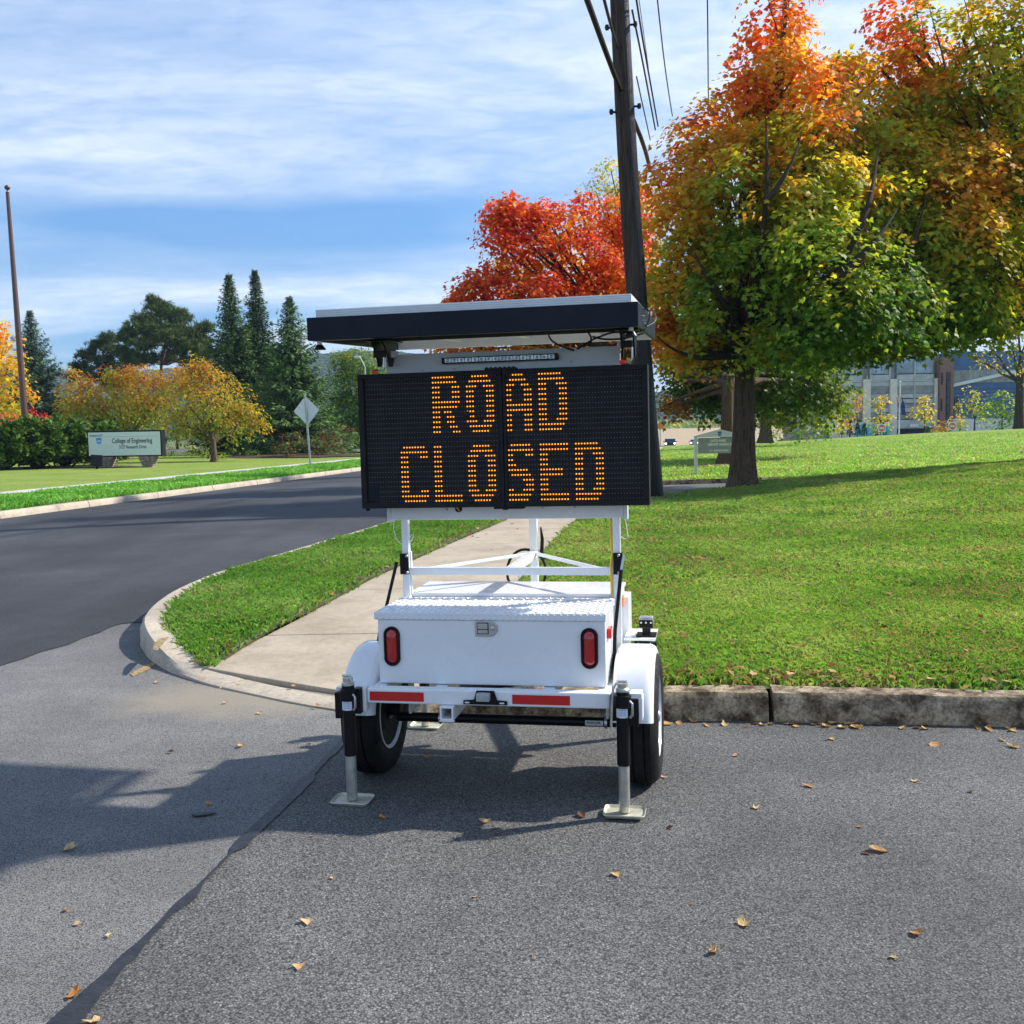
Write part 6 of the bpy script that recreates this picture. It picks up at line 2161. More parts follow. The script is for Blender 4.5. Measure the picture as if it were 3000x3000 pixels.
wire('overhead_cable', 'thin wire third from the pole on its right', [at(1868, -30, 20), at(1878, 40, 21.4), at(1893, 150, 24), at(1900, 200, 26)], 0.008)
wire('overhead_cable', 'thin black wire low on the right side of the pole', [at(1865, 225, 20.6), at(1872, 260, 21.6), at(1890, 340, 24), at(1905, 410, 27)], 0.014)
wire('overhead_cable', 'thin lone wire between the pole and the maple crown', [at(1922, -40, 20), at(1930, 40, 21), at(1945, 180, 23.5), at(1960, 280, 26), at(1970, 340, 28)], 0.014)
wire('overhead_cable', 'thin lone wire hanging before the orange treetop', [at(2072, -40, 21), at(2074, 60, 22), at(2074, 200, 24), at(2076, 330, 27)], 0.014)

# bare twigs standing above the maple
# ------------------------------------------------------------------ brown flag staff at the left
p = at(82, 1330, 52)
b0 = Vector((p.x, 52, 0.15))
tp_ = at(22, 566, 51.4)
fp = tag(empty('brown_pole', b0), 'tall bare brown pole with a ball top behind the junipers', 'pole')
d = tp_ - b0
MB().tube([(0, 0, -0.2), d * 0.5, d], [0.17, 0.14, 0.085], 18).build('shaft', 'bronze', fp, smooth=True)
MB().lathe([(0.05, 0.0), (0.10, 0.03), (0.05, 0.06), (0.03, 0.14), (0.10, 0.18), (0.14, 0.27), (0.10, 0.36), (0.0, 0.40)], 18, 'z', d).build('ball', 'bronze', fp, smooth=True)

# ------------------------------------------------------------------ back of a diamond warning sign across the road
p = gnd(911, 1368, 0.15)
ds = tag(empty('road_sign', (p.x, p.y, 0.15)), 'bare grey back of a diamond road sign on a leaning post across the road', 'sign')
tp_ = at(892, 1152, p.y) - Vector((p.x, p.y, 0.15))
MB().beam((0, 0, -0.3), tp_, 0.075, 0.05, (0, 1, 0)).build('post', 'galv', ds, bevel=0.01)
c = at(897, 1203, p.y) - Vector((p.x, p.y, 0.15))
hw = 76 / 2 / 3000 * p.y
ln_ = tp_.normalized()
sx_ = Vector((ln_.z, 0, -ln_.x)) * 0.98 + Vector((0, 0.05, 0))
corner = [(0, -1.12), (1.0, 0), (0, 1.12), (-1.0, 0)]
pl = []
for i, (u, v) in enumerate(corner):
    a, b = corner[i - 1], corner[(i + 1) % 4]
    for t in (0.07, 0.02):
        pl.append((u + (a[0] - u) * t, v + (a[1] - v) * t))
    pl.append((u + (b[0] - u) * 0.07, v + (b[1] - v) * 0.07))
MB().prism([(u * hw, v * hw) for u, v in pl], lambda u, v, w: c + sx_ * u + ln_ * v + Vector((0, 0.06 + w, 0)), 0.006).build('sign_plate', 'aluminium', ds)


def crest(parent, c, xd, h, m_top, m_bot):
    """small shield: a blue shape with a pale rim"""
    xd = Vector(xd).normalized()
    zd = Vector((0, 0, 1))
    nd = xd.cross(zd)
    w = h * 0.42
    pl = [(-w, h * 0.5), (w, h * 0.5), (w * 0.95, -h * 0.12), (w * 0.55, -h * 0.36), (0, -h * 0.5), (-w * 0.55, -h * 0.36), (-w * 0.95, -h * 0.12)]
    c = Vector(c)
    MB().prism(pl, lambda u, v, d_: c + xd * u + zd * v + nd * d_, 0.006).build('crest', m_bot, parent)
    MB().prism([(-w * 0.8, h * 0.27), (w * 0.8, h * 0.27), (w * 0.8, h * 0.44), (-w * 0.8, h * 0.44)], lambda u, v, d_: c + xd * u + zd * v + nd * (0.006 + d_), 0.003).build('crest_band', m_top, parent)
    MB().prism([(-w * 0.7, -h * 0.02), (-w * 0.3, h * 0.14), (0, h * 0.02), (w * 0.35, h * 0.16), (w * 0.7, -h * 0.02)], lambda u, v, d_: c + xd * u + zd * v + nd * (0.006 + d_), 0.003).build('crest_figure', 'ink_white', parent)


# ------------------------------------------------------------------ college sign on stone plinths
SY = 46.0
p = at(368, 1372, SY)
cs = empty('college_sign', (p.x, SY, 0.17), R(-4))
tag(cs, 'pale monument sign lettered College of Engineering on two stone plinths', 'sign')
k = SY / 3000
W2, Hs = 110 * k, 76 * k
zb = 0.50
M['sign_face'] = plain('sign_face', (0.66, 0.72, 0.70), 0.5, var=0.03)
B(-W2 - 0.03, W2 + 0.03, 0.0, 0.42, zb, zb + Hs).build('cabinet', 'black_paint', cs, bevel=0.01)
B(-W2 + 0.03, W2 - 0.03, -0.012, -0.001, zb + 0.05, zb + Hs - 0.07).build('face', 'sign_face', cs)
tx = dict(xdir=(1, 0, 0), ydir=(0, 0, 1))
text_mesh('lettering', 'College of Engineering', 0.300, 'ink_dark', cs, (0.36, -0.016, zb + Hs * 0.60), depth=0.003, xscale=0.68, bold=0.004, **tx)
text_mesh('lettering', '3127 Research Drive', 0.205, 'ink_dark', cs, (0.38, -0.016, zb + Hs * 0.36), depth=0.003, xscale=0.72, bold=0.002, **tx)
text_mesh('lettering', 'PENNSTATE', 0.145, 'ink_dark', cs, (-W2 + 0.40, -0.016, zb + Hs * 0.805), depth=0.003, xscale=0.78, **tx)
B(-W2 + 0.72, W2 - 0.12, -0.0135, -0.0121, zb + Hs * 0.76, zb + Hs * 0.766).build('rule', 'ink_dark', cs)
crest(cs, (-W2 + 0.52, -0.014, zb + Hs * 0.60), (1, 0, 0), 0.30, 'ink_blue', 'ink_lblue')
M['stone'] = concrete('stone', (0.34, 0.27, 0.22), (0.16, 0.12, 0.10), 0.45, 0.65, 12, 0.6)
for x in (-0.95, 1.02):
    m = MB()
    for row in range(5):
        z0 = row * 0.10
        hw_ = 0.24 + 0.035 * row
        off = 0.0 if row % 2 else 0.5
        for s in range(3):
            x0 = -hw_ + (2 * hw_) * s / 3
            x1 = -hw_ + (2 * hw_) * (s + 1) / 3 - 0.012
            m.box(x + x0, x + x1, -0.02 - 0.01 * row, 0.40 + 0.01 * row, z0 - (0.2 if row == 0 else 0), z0 + 0.088)
    m.box(x - 0.21, x + 0.21, 0.02, 0.36, 0.0, 0.495)
    m.build('plinth', 'stone', cs, bevel=0.006)
fl = tag(empty('flood_light', (at(285, 1372, 44.6).x - 0.02, 44.6, 0.15)), 'dark boxy ground floodlight at the left foot of the college sign', 'light')
mt = Matrix.Translation((0, 0, 0.36)) @ Matrix.Rotation(R(-14), 4, 'X') @ Matrix.Rotation(R(20), 4, 'Z')
MB().box(-0.24, 0.24, -0.13, 0.13, -0.22, 0.26, mt).build('housing', 'black_paint', fl, bevel=0.015)
MB().tube([(0, 0, -0.2), (0, 0, 0.2)], 0.05, 10).build('stake', 'black_paint', fl)

# ------------------------------------------------------------------ library sign
LY = 30.2
p = at(2043, 1393, LY)
ls = tag(empty('library_sign', (p.x, LY, 0.10)), 'grey post sign lettered Cato Park Library Annex, partly behind the maple trunk', 'sign')
k = LY / 3000
Wl = 137 * k
zt = at(2056, 1282, LY).z - 0.10
zp = at(2056, 1329, LY).z - 0.10
M['sign_grey'] = plain('sign_grey', (0.33, 0.36, 0.345), 0.5, var=0.04)
M['sign_pale'] = plain('sign_pale', (0.74, 0.78, 0.78), 0.5, var=0.03)
for x in (-0.035, Wl - 0.03):
    B(x - 0.045, x + 0.045, 0.0, 0.09, -0.3, zt + 0.005).build('post', 'sign_pale', ls, bevel=0.006)
B(0.035, Wl - 0.10, 0.02, 0.07, zp, zt - 0.01).build('panel', 'sign_grey', ls, bevel=0.004)
xm = (Wl - 0.065) / 2
zt2 = at(2056, 1258, LY).z - 0.10
MB().prism([(-0.09, zt + 0.006), (Wl + 0.02, zt + 0.006), (Wl + 0.02, zt + 0.05), (xm, zt2), (-0.09, zt + 0.05)], lambda u, v, w: (u, -0.012 + w, v), 0.114).build('pediment', 'sign_pale', ls)
hp = zt - zp
text_mesh('lettering', 'CATO PARK', 0.098, 'ink_white', ls, (xm - 0.04, 0.018, zp + hp * 0.78), depth=0.002, bold=0.007, xscale=0.86, **tx)
text_mesh('lettering', 'LIBRARY ANNEX II', 0.098, 'ink_white', ls, (xm - 0.0, 0.018, zp + hp * 0.55), depth=0.002, bold=0.007, xscale=0.86, **tx)
text_mesh('lettering', '3119 RESEARCH DRIVE', 0.066, 'ink_white', ls, (xm - 0.02, 0.018, zp + hp * 0.17), depth=0.002, bold=0.005, xscale=0.84, **tx)
crest(ls, (xm, -0.016, zt + 0.10), (1, 0, 0), 0.13, 'ink_dark', 'ink_blue')

# ------------------------------------------------------------------ street lamp beyond the lawn
p = at(1075, 1300, 76)
sl = tag(empty('street_lamp', (p.x, 76, 0.2)), 'grey street lamp with a bent arm above the message board corner', 'lamp')
ztop = at(1075, 1075, 76).z - 0.2
hd = at(1050, 1046, 76) - Vector((p.x, 76, 0.2))
MB().tube([(0, 0, -0.2), (0, 0, ztop)], [0.09, 0.06], 10).build('post', 'galv', sl, smooth=True)
MB().tube([(0, 0, ztop), (-0.10, 0, ztop + 0.25), hd + Vector((0.15, 0, -0.1))], 0.045, 8).build('arm', 'galv', sl, smooth=True)
B(hd.x - 0.30, hd.x + 0.14, -0.15, 0.15, hd.z - 0.10, hd.z + 0.08).build('lamp_head', 'aluminium', sl, bevel=0.04)

# ------------------------------------------------------------------ parking garage, brick tower, blue building
KY = 110.0
kg = KY / 3000


def gp(px_, py_):
    q = at(px_, py_, KY)
    return q.x, q.z


M['precast'] = concrete('precast', (0.78, 0.73, 0.64), (0.62, 0.57, 0.5), 0.5, 0.9, 0.6, 0.1)
M['mesh_grey'] = plain('mesh_grey', (0.30, 0.30, 0.30), 0.5, 0.3, var=0.2, scale=1.5)
M['mesh_light'] = plain('mesh_light', (0.50, 0.51, 0.52), 0.5, 0.3, var=0.15, scale=1.2)
M['glass_blue'] = plain('glass_blue', (0.34, 0.43, 0.53), 0.12, var=0.3, scale=0.5)
M['turquoise'] = plain('turquoise', (0.06, 0.55, 0.55), 0.45, var=0.05)
M['dark_void'] = plain('dark_void', (0.02, 0.02, 0.022), 0.8)
M['blue_clad'] = plain('blue_clad', (0.055, 0.13, 0.30), 0.45, var=0.12, scale=1.0)
M['pane'] = plain('pane', (0.03, 0.035, 0.045), 0.08, var=0.2)


def brick_mat():
    m, nt, b = new_mat('brick_far')
    v = coords(nt, kind='Object')
    mp = v.node
    mp.inputs['Rotation'].default_value = (R(90), 0, 0)
    br = nt.nodes.new('ShaderNodeTexBrick')
    br.inputs['Scale'].default_value = 2.2
    br.inputs['Color1'].default_value = (0.21, 0.10, 0.085, 1)
    br.inputs['Color2'].default_value = (0.27, 0.135, 0.11, 1)
    br.inputs['Mortar'].default_value = (0.30, 0.26, 0.23, 1)
    br.inputs['Mortar Size'].default_value = 0.012
    L(nt, v, br.inputs['Vector'])
    L(nt, br.outputs[0], b.inputs['Base Color'])
    b.inputs['Roughness'].default_value = 0.85
    return m


M['brick_far'] = brick_mat()
x0, zb = gp(2440, 1290)
gar = tag(empty('parking_garage', (0, KY, 0)), 'parking garage with pale columns and grey screens beyond the lawn', 'building')
zg = gp(2440, 1300)[1] - 0.6
xa, xb = gp(2425, 1290)[0], gp(2742, 1290)[0]
ztop = gp(2600, 1015)[1]
B(xa, xb, 0.4, 18, zg, ztop).build('core', 'mesh_grey', gar)
for (a, b) in ((2425, 2445), (2525, 2547), (2604, 2624), (2733, 2742)):
    B(gp(a, 1290)[0], gp(b, 1290)[0], -0.35, 0.6, zg, gp(2530, 1112)[1]).build('column', 'precast', gar, bevel=0.03)
bands = ((1098, 1114, 'mesh_light'), (1119, 1131, 'mesh_light'), (1131.5, 1154, 'mesh_grey'), (1155, 1167, 'mesh_light'), (1170, 1181, 'mesh_light'), (1183, 1194, 'mesh_grey'), (1195, 1208, 'mesh_light'), (1210, 1228, 'mesh_grey'))
for (a, b) in ((2446, 2524), (2548, 2603), (2625, 2676), (2678, 2732)):
    for (t, bb, mt_) in bands:
        B(gp(a, 1290)[0], gp(b, 1290)[0], -0.05, 0.35, gp(2600, bb)[1], gp(2600, t)[1]).build('screen', mt_, gar)
    B(gp(a, 1290)[0], gp(b, 1290)[0], 0.1, 0.38, gp(2600, 1095)[1], gp(2600, 1050)[1]).build('pane', 'glass_blue', gar, bevel=0.02)
    B(gp(a, 1290)[0] + 0.05, gp(b, 1290)[0] - 0.05, -0.10, 0.05, gp(2600, 1117.5)[1], gp(2600, 1115)[1]).build('rail', 'white_dull', gar)
for x in (2548, 2677, 2604):
    B(gp(x, 1290)[0] - 0.06, gp(x, 1290)[0] + 0.06, -0.12, 0.34, gp(2600, 1230)[1], gp(2600, 1060)[1]).build('mullion', 'mesh_light', gar)
B(gp(2425, 1290)[0], gp(2604, 1290)[0], -0.5, 0.45, zg, gp(2600, 1236)[1]).build('base_wall', 'precast', gar)
B(gp(2625, 1290)[0], gp(2732, 1290)[0], -0.15, 0.45, gp(2600, 1256)[1], gp(2600, 1231)[1]).build('lintel', 'mesh_light', gar)
B(gp(2625, 1290)[0], gp(2740, 1290)[0], 0.05, 0.42, zg, gp(2600, 1257)[1]).build('entrance', 'dark_void', gar)
B(gp(2662, 1290)[0], gp(2688, 1290)[0], -0.25, -0.18, gp(2600, 1252)[1], gp(2600, 1244)[1]).build('clearance_bar', 'sticker', gar)
for (a, b, c_, d_) in ((2503, 2513, 2498, 2513), (2517, 2530, 2516, 2530), (2534, 2548, 2533, 2548), (2553, 2572, 2552, 2570), (2577, 2600, 2576, 2606)):
    zt_, zl_ = gp(2600, 1242)[1], gp(2600, 1290)[1]
    MB().prism([(gp(a, 1290)[0], zl_), (gp(b, 1290)[0], zl_), (gp(d_, 1290)[0], zt_), (gp(c_, 1290)[0], zt_)], lambda u, v, w: (u, -0.56 - w, v), 0.06).build('turquoise_panel', 'turquoise', gar)
bt = tag(empty('brick_tower', (0, KY, 0)), 'narrow red brick stair tower right of the garage', 'building')
B(gp(2743, 1290)[0], gp(2782, 1290)[0], -0.8, 12, zg, gp(2760, 1050)[1]).build('wall', 'brick_far', bt)
for (a, b, t, bb) in ((2745.5, 2750, 1094, 1128), (2745, 2749.5, 1170, 1204), (2760, 2772, 1092, 1237)):
    w_ = B(gp(a, 1290)[0], gp(b, 1290)[0], -0.84, -0.79, gp(2760, bb)[1], gp(2760, t)[1]).build('window', 'black_paint', bt)
    n_p = max(1, int((bb - t) / 22))
    for q_ in range(n_p):
        za = gp(2760, bb - (bb - t) * q_ / n_p)[1] + 0.05
        zc = gp(2760, bb - (bb - t) * (q_ + 1) / n_p)[1] - 0.05
        B(gp(a, 1290)[0] + 0.06, gp(b, 1290)[0] - 0.06, -0.86, -0.841, za, zc).build('pane', 'pane', w_)
bb_ = tag(empty('blue_building', (0, KY, 0)), 'blue clad building with a pale band right of the brick tower', 'building')
B(gp(2783, 1290)[0], gp(3120, 1290)[0], 0.0, 14, gp(2800, 1226)[1], gp(2800, 1030)[1]).build('wall', 'blue_clad', bb_)
m = MB()
for py_ in (1140, 1152, 1164, 1176, 1188, 1200, 1212):
    m.box(gp(2784, 1290)[0], gp(3118, 1290)[0], -0.03, -0.002, gp(2800, py_ + 0.7)[1], gp(2800, py_)[1])
m.build('cladding_joint', 'dark_void', bb_)
xq = gp(2786, 1290)[0]
MB().prism([(gp(2786, 1290)[0], gp(2786, 1134)[1]), (gp(3118, 1290)[0], gp(3118, 1060)[1]), (gp(3118, 1290)[0], gp(3118, 1050)[1]), (gp(2786, 1290)[0], gp(2786, 1125)[1])], lambda u, v, w: (u, -0.3 + w, v), 0.29).build('band', 'white_dull', bb_)
B(gp(2787, 1290)[0], gp(3110, 1290)[0], -0.06, -0.001, gp(2800, 1122)[1], gp(2800, 1085)[1]).build('ribbon_screen', 'mesh_grey', bb_)
w_ = B(gp(2793, 1290)[0], gp(2807, 1290)[0], -0.05, -0.001, gp(2800, 1205)[1], gp(2800, 1168)[1]).build('window', 'black_paint', bb_)
for a, b in ((2794, 2799.5), (2800.5, 2806)):
    B(gp(a, 1290)[0], gp(b, 1290)[0], -0.07, -0.051, gp(2800, 1204)[1], gp(2800, 1169)[1]).build('pane', 'pane', w_)
B(gp(2783, 1290)[0], gp(3120, 1290)[0], -0.25, 13.9, zg, gp(2800, 1227)[1]).build('base_wall', 'white_dull', bb_)

# flagpole with two furled flags
p = at(2633, 1280, 100)
fpole = tag(empty('flag_pole', (p.x, 100, p.z - 0.6)), 'white flagpole with two limp flags before the garage', 'flagpole')
ht = at(2636, 1122, 100).z - (p.z - 0.6)
MB().tube([(0, 0, 0), (0.08, 0, ht)], [0.07, 0.05], 10).build('pole', 'white_paint', fpole, smooth=True)
MB().lathe([(0.0, 0.0), (0.10, 0.05), (0.10, 0.14), (0.0, 0.2)], 10, 'z', (0.08, 0, ht)).build('ball', 'white_paint', fpole, smooth=True)


def furled(x, ztop_, zlow, stripes, name):
    n, mm = 14, 9
    for s in range(stripes):
        P = np.zeros((n, 3, 3))
        for i in range(n):
            t = i / (n - 1)
            for j in range(3):
                u = (s + j / 2) / stripes
                wdt = 0.10 + 0.40 * t
                P[i, j] = (x + (u - 0.25) * wdt + 0.04 * math.sin(9 * t + u * 4), 0.07 * math.sin(u * 9 + t * 3), ztop_ + (zlow - ztop_) * t)
        yield grid_mesh(name, P, ('red_tape', 'ink_white')[s % 2] if stripes > 2 else 'flag_blue', fpole)


M['flag_blue'] = plain('flag_blue', (0.02, 0.04, 0.22), 0.7, var=0.1, scale=3)
zf = lambda py_: at(2633, py_, 100).z - (p.z - 0.6)
list(furled(-0.12, zf(1150), zf(1180), 7, 'flag_stripe'))
list(furled(0.30, zf(1165), zf(1216), 1, 'flag'))


def no_entry(px_, py_, Y, label):
    q = at(px_, py_, Y)
    zb_ = at(px_, py_ + 22, Y).z
    s = tag(empty('no_entry_sign', (q.x, Y, zb_ - 0.4)), label, 'sign')
    zc = q.z - (zb_ - 0.4)
    h_ = 11.5 / 3000 * Y
    B(-0.06, 0.06, 0.0, 0.06, 0, zc).build('post', 'galv', s)
    B(-h_, h_, -0.03, -0.002, zc - h_, zc + h_).build('plate', 'sticker', s, bevel=0.01)
    MB().lathe([(0.0, -0.045), (h_ * 0.86, -0.045), (h_ * 0.86, -0.031)], 28, 'y', (0, 0, zc)).build('disc', 'red_tape', s)
    B(-h_ * 0.66, h_ * 0.66, -0.055, -0.046, zc - h_ * 0.17, zc + h_ * 0.17).build('bar', 'sticker', s)
    text_mesh('lettering', 'DO NOT', h_ * 0.42, 'sticker', s, (0, -0.048, zc + h_ * 0.46), depth=0.002, **tx)
    text_mesh('lettering', 'ENTER', h_ * 0.42, 'sticker', s, (0, -0.048, zc - h_ * 0.46), depth=0.002, **tx)


no_entry(2790, 1248, 84, 'square do not enter sign with a red disc by the blue building')
no_entry(2583, 1254, 90.5, 'do not enter sign mostly hidden below the young yellow-green tree')
bn = tag(empty('litter_bin', (at(2718, 1270, 99).x, 99, at(2718, 1275, 99).z - 0.3)), 'dark green bin at the garage entrance', 'bin')
MB().lathe([(0.26, 0), (0.30, 0.7), (0.30, 1.0), (0.33, 1.02), (0.33, 1.08), (0.2, 1.2), (0.0, 1.22)], 18).build('body', plain('bin_green', (0.02, 0.07, 0.05), 0.5), bn, smooth=True)

# ------------------------------------------------------------------ far vehicles
def car(label, px_, py_, Y, paint, pickup, heading):
    q = at(px_, py_, Y)
    c = empty('pickup_truck' if pickup else 'car', (q.x, Y, float(zroad(Y)) + 0.01), heading)
    tag(c, label, 'truck' if pickup else 'car')
    W, Ln, Hh = (1.0, 2.75, 1.85) if pickup else (0.90, 2.25, 1.45)
    # side outline, front of the car at -y
    if pickup:
        side = [(-2.7, 0.45), (-2.75, 0.95), (-2.6, 1.12), (-1.35, 1.18), (-0.75, 1.78), (0.75, 1.85), (0.95, 1.15), (2.7, 1.15), (2.75, 0.5), (2.0, 0.36), (-2.0, 0.36)]
    else:
        side = [(-2.2, 0.35), (-2.25, 0.68), (-1.2, 0.88), (-0.55, 1.38), (0.9, 1.42), (1.7, 0.95), (2.2, 0.9), (2.25, 0.4), (1.6, 0.28), (-1.6, 0.28)]
    MB().prism(side, lambda u, v, w: ((-W + w) * (1 - 0.12 * max(0, v - 1.1)), u, v), 2 * W).build('body', paint, c, bevel=0.06)
    zt_, zl_ = (1.74, 1.22) if pickup else (1.34, 0.92)
    ya, yb = (-0.80, -1.36) if pickup else (-0.60, -1.19)
    MB().add([(-W * 0.78, ya - 0.02, zt_), (W * 0.78, ya - 0.02, zt_), (W * 0.86, yb + 0.02, zl_), (-W * 0.86, yb + 0.02, zl_)], [(0, 1, 2, 3)]).build('windshield', 'pane', c)
    for s in (-1, 1):
        B(*sorted((s * W * 0.62, s * W * 0.93)), -Ln - 0.03, -Ln + 0.12, zl_ - 0.38, zl_ - 0.16).build('headlight', 'head_on', c, bevel=0.02)
        for y_ in (-Ln * 0.6, Ln * 0.6):
            wl_ = empty('wheel')
            wl_.parent = c
            wl_.location = (s * W * 0.88, y_, 0.36)
            MB().lathe([(0.2, -0.11), (0.34, -0.11), (0.36, -0.06), (0.36, 0.06), (0.34, 0.11), (0.2, 0.11)], 20, 'x').build('tyre', 'rubber', wl_, smooth=True)
            MB().lathe([(0.0, -0.09), (0.21, -0.10), (0.21, 0.10), (0.0, 0.09)], 16, 'x').build('rim', 'steel', wl_, smooth=True)
        B(*sorted((s * (W + 0.02), s * (W + 0.2))), -1.0, -0.85, zl_ - 0.05, zl_ + 0.15).build('mirror', paint, c, bevel=0.02)
    B(-W * 0.55, W * 0.55, -Ln - 0.04, -Ln + 0.05, zl_ - 0.42, zl_ - 0.12).build('grille', 'black_paint', c)
    B(-W * 0.98, W * 0.98, -Ln - 0.08, -Ln + 0.05, 0.42, 0.62).build('front_bumper', 'galv' if pickup else paint, c, bevel=0.03)


M['head_on'] = emis('head_on', (1.0, 0.97, 0.9), 3.0, (0.8, 0.8, 0.8))
M['car_dark'] = plain('car_dark', (0.04, 0.045, 0.055), 0.25, var=0.05, coat=0.6)
M['car_pale'] = plain('car_pale', (0.55, 0.55, 0.56), 0.25, var=0.05, coat=0.6)
car('dark pickup with lit headlights coming up the far road', 1963, 1310, 186, 'car_dark', True, R(-8))
car('pale car on the far road just left of the library sign post', 2034, 1303, 205, 'car_pale', False, R(-8))


def work_sign(px_, py_, Y, label, hpost):
    q = at(px_, py_, Y)
    s = tag(empty('work_sign', (q.x, Y, q.z - hpost)), label, 'sign')
    MB().tube([(0, 0, 0), (0, 0, hpost)], 0.06, 8).build('post', 'galv', s)
    MB().prism([(0, -0.55), (0.55, 0), (0, 0.55), (-0.55, 0)], lambda u, v, w: (u, -0.08 - w, hpost + v), 0.03).build('plate', 'amber', s)


work_sign(1934, 1248, 130, 'small orange diamond sign on a post beyond the utility pole', 2.6)
# stone or wooden posts of a far fence by the field
# ------------------------------------------------------------------ fallen leaves: single dry leaves on the paving
def curled_leaf(seed, size, tone):
    r_ = np.random.default_rng(seed)
    out = (MAPLE if seed % 2 else OVAL * np.array([1.35, 1.0])) * r_.uniform(0.75, 1.2, (1, 1)) + r_.normal(0, 0.05, ((MAPLE if seed % 2 else OVAL).shape))
    n = len(out)
    ctr = out.mean(0)
    curl = r_.uniform(0.9, 1.9)
    V = []
    for k, s in ((0, 0.0), (1, 0.5), (2, 1.0)):
        pts = ctr[None] + (out - ctr) * s if s > 0 else ctr[None]
        for (u, v) in pts:
            du, dv = u - ctr[0], v - ctr[1]
            V.append((du * (1 - 0.25 * curl * abs(du)), dv, 0.02 + curl * 0.55 * du * du + 0.35 * curl * max(0, dv) ** 2 * r_.uniform(0.6, 1.4)))
    V = np.array(V) * size
    V[:, 2] -= V[:, 2].min()
    fs = []
    for k in range(n):
        k2 = (k + 1) % n
        fs += [(0, 1 + k, 1 + k2), (1 + k, 1 + n + k, 1 + n + k2, 1 + k2)]
    me = bpy.data.meshes.new('fallen_leaf')
    me.from_pydata(V.tolist(), [], fs)
    a = me.attributes.new('Col', 'FLOAT_COLOR', 'POINT')
    c4 = np.ones((len(V), 4), np.float32)
    c4[:, :3] = np.array(tone) * r_.uniform(0.75, 1.2, (len(V), 1))
    a.data.foreach_set('color', c4.ravel())
    me.materials.append(M['dry_leaf'])
    me.update()
    return me


TONES = [(0.50, 0.27, 0.10), (0.58, 0.36, 0.17), (0.42, 0.20, 0.07), (0.60, 0.42, 0.20), (0.13, 0.06, 0.035), (0.55, 0.24, 0.06)]
protos = [curled_leaf(i, 0.075, TONES[i % 6]) for i in range(12)]


def leaf_at(px_, py_, z, s, kind, label, group, r_):
    q = gnd(px_, py_, z)
    o = bpy.data.objects.new('fallen_leaf', protos[kind])
    o.location = (q.x, q.y, z + 0.003)
    o.rotation_euler = (r_.uniform(-0.25, 0.25), r_.uniform(-0.25, 0.25), r_.uniform(0, 6.28))
    s *= 0.72
    o.scale = (s, s * r_.uniform(0.7, 1.15), s)
    COL.objects.link(o)
    return tag(o, label, 'leaf', group)


r_ = np.random.default_rng(411)
SPOTS = [(208, 2487, 1.0, 3), (218, 2913, 1.3, 5), (195, 2667, 0.8, 2), (897, 2703, 1.1, 3), (877, 2835, 0.9, 1), (500, 2204, 0.5, 4), (707, 2187, 0.9, 1), (905, 2183, 0.6, 4), (612, 2357, 0.55, 5), (227, 2708, 0.5, 1), (322, 2743, 0.5, 3), (1421, 2410, 1.0, 3), (1118, 2396, 0.5, 5), (1702, 2392, 0.9, 4), (1805, 2565, 0.9, 1), (2370, 2305, 1.1, 2), (2680, 2290, 0.8, 3), (2844, 2322, 0.5, 4), (2217, 2369, 0.7, 1), (2572, 2493, 1.3, 0), (2540, 2502, 0.6, 4), (2180, 2709, 1.0, 3), (2090, 2792, 1.0, 1), (2685, 2738, 1.2, 0), (2617, 2807, 0.7, 3), (1945, 2279, 0.7, 3), (1963, 2427, 0.5, 4), (2027, 2650, 0.4, 2), (2517, 2424, 0.6, 2), (2435, 2167, 1.0, 1), (2738, 2184, 1.2, 0), (2968, 2189, 1.0, 3), (2156, 2215, 0.7, 1), (2936, 2170, 0.6, 3), (1254, 2218, 0.8, 0), (975, 2575, 0.4, 3), (1390, 2630, 0.4, 1), (1560, 2800, 0.4, 2), (275, 2995, 1.0, 3)]
for px_, py_, s, k in SPOTS:
    dark = k == 4
    leaf_at(px_, py_, 0.0, s, k + (6 if r_.uniform() < 0.5 else 0), 'small dark brown leaf lying on the open asphalt' if dark else 'dry tan leaf lying on the open asphalt', 'dark leaves on the asphalt' if dark else 'tan leaves on the asphalt', r_)
for px_ in (2030, 2065, 2070, 2120, 2180, 2215, 2235, 2260, 2300, 2330, 2340, 2405, 2420, 2440, 2475, 2490, 2500, 2515, 2568, 2690, 2705, 2715, 2760, 2890, 2905, 2955, 2975, 2990, 1960, 1985, 2385, 2640, 2860):
    leaf_at(px_ + r_.uniform(-8, 8), 2112 + (px_ - 1935) * 0.017 + r_.uniform(0, 14), 0.0, r_.uniform(0.7, 1.5), int(r_.integers(0, 4)) + (6 if r_.uniform() < 0.5 else 0), 'dry leaf gathered at the foot of the old street kerb', 'leaves along the street kerb', r_)
for px_, py_, zz_ in ((595, 1985, 0.03), (700, 2005, 0.016), (460, 2000, 0.0), (760, 2090, 0.0), (930, 2066, 0.016), (1000, 2100, 0.0), (860, 2010, 0.03), (660, 2060, 0.0)):
    leaf_at(px_, py_, zz_, r_.uniform(0.6, 0.95), int(r_.integers(0, 4)), 'dry leaf on the kerb ramp left of the trailer', 'leaves on the kerb ramp', r_)
for px_, py_ in ((1435, 1545), (1425, 1565), (1400, 1575), (1385, 1572), (1360, 1580), (1450, 1535), (1500, 1535), (1515, 1550), (1640, 1548), (1440, 1610)):
    leaf_at(px_, py_, 0.134, r_.uniform(0.8, 1.3), int(r_.integers(0, 5)), 'dry leaf on the sidewalk behind the trailer masts', 'leaves on the sidewalk', r_)
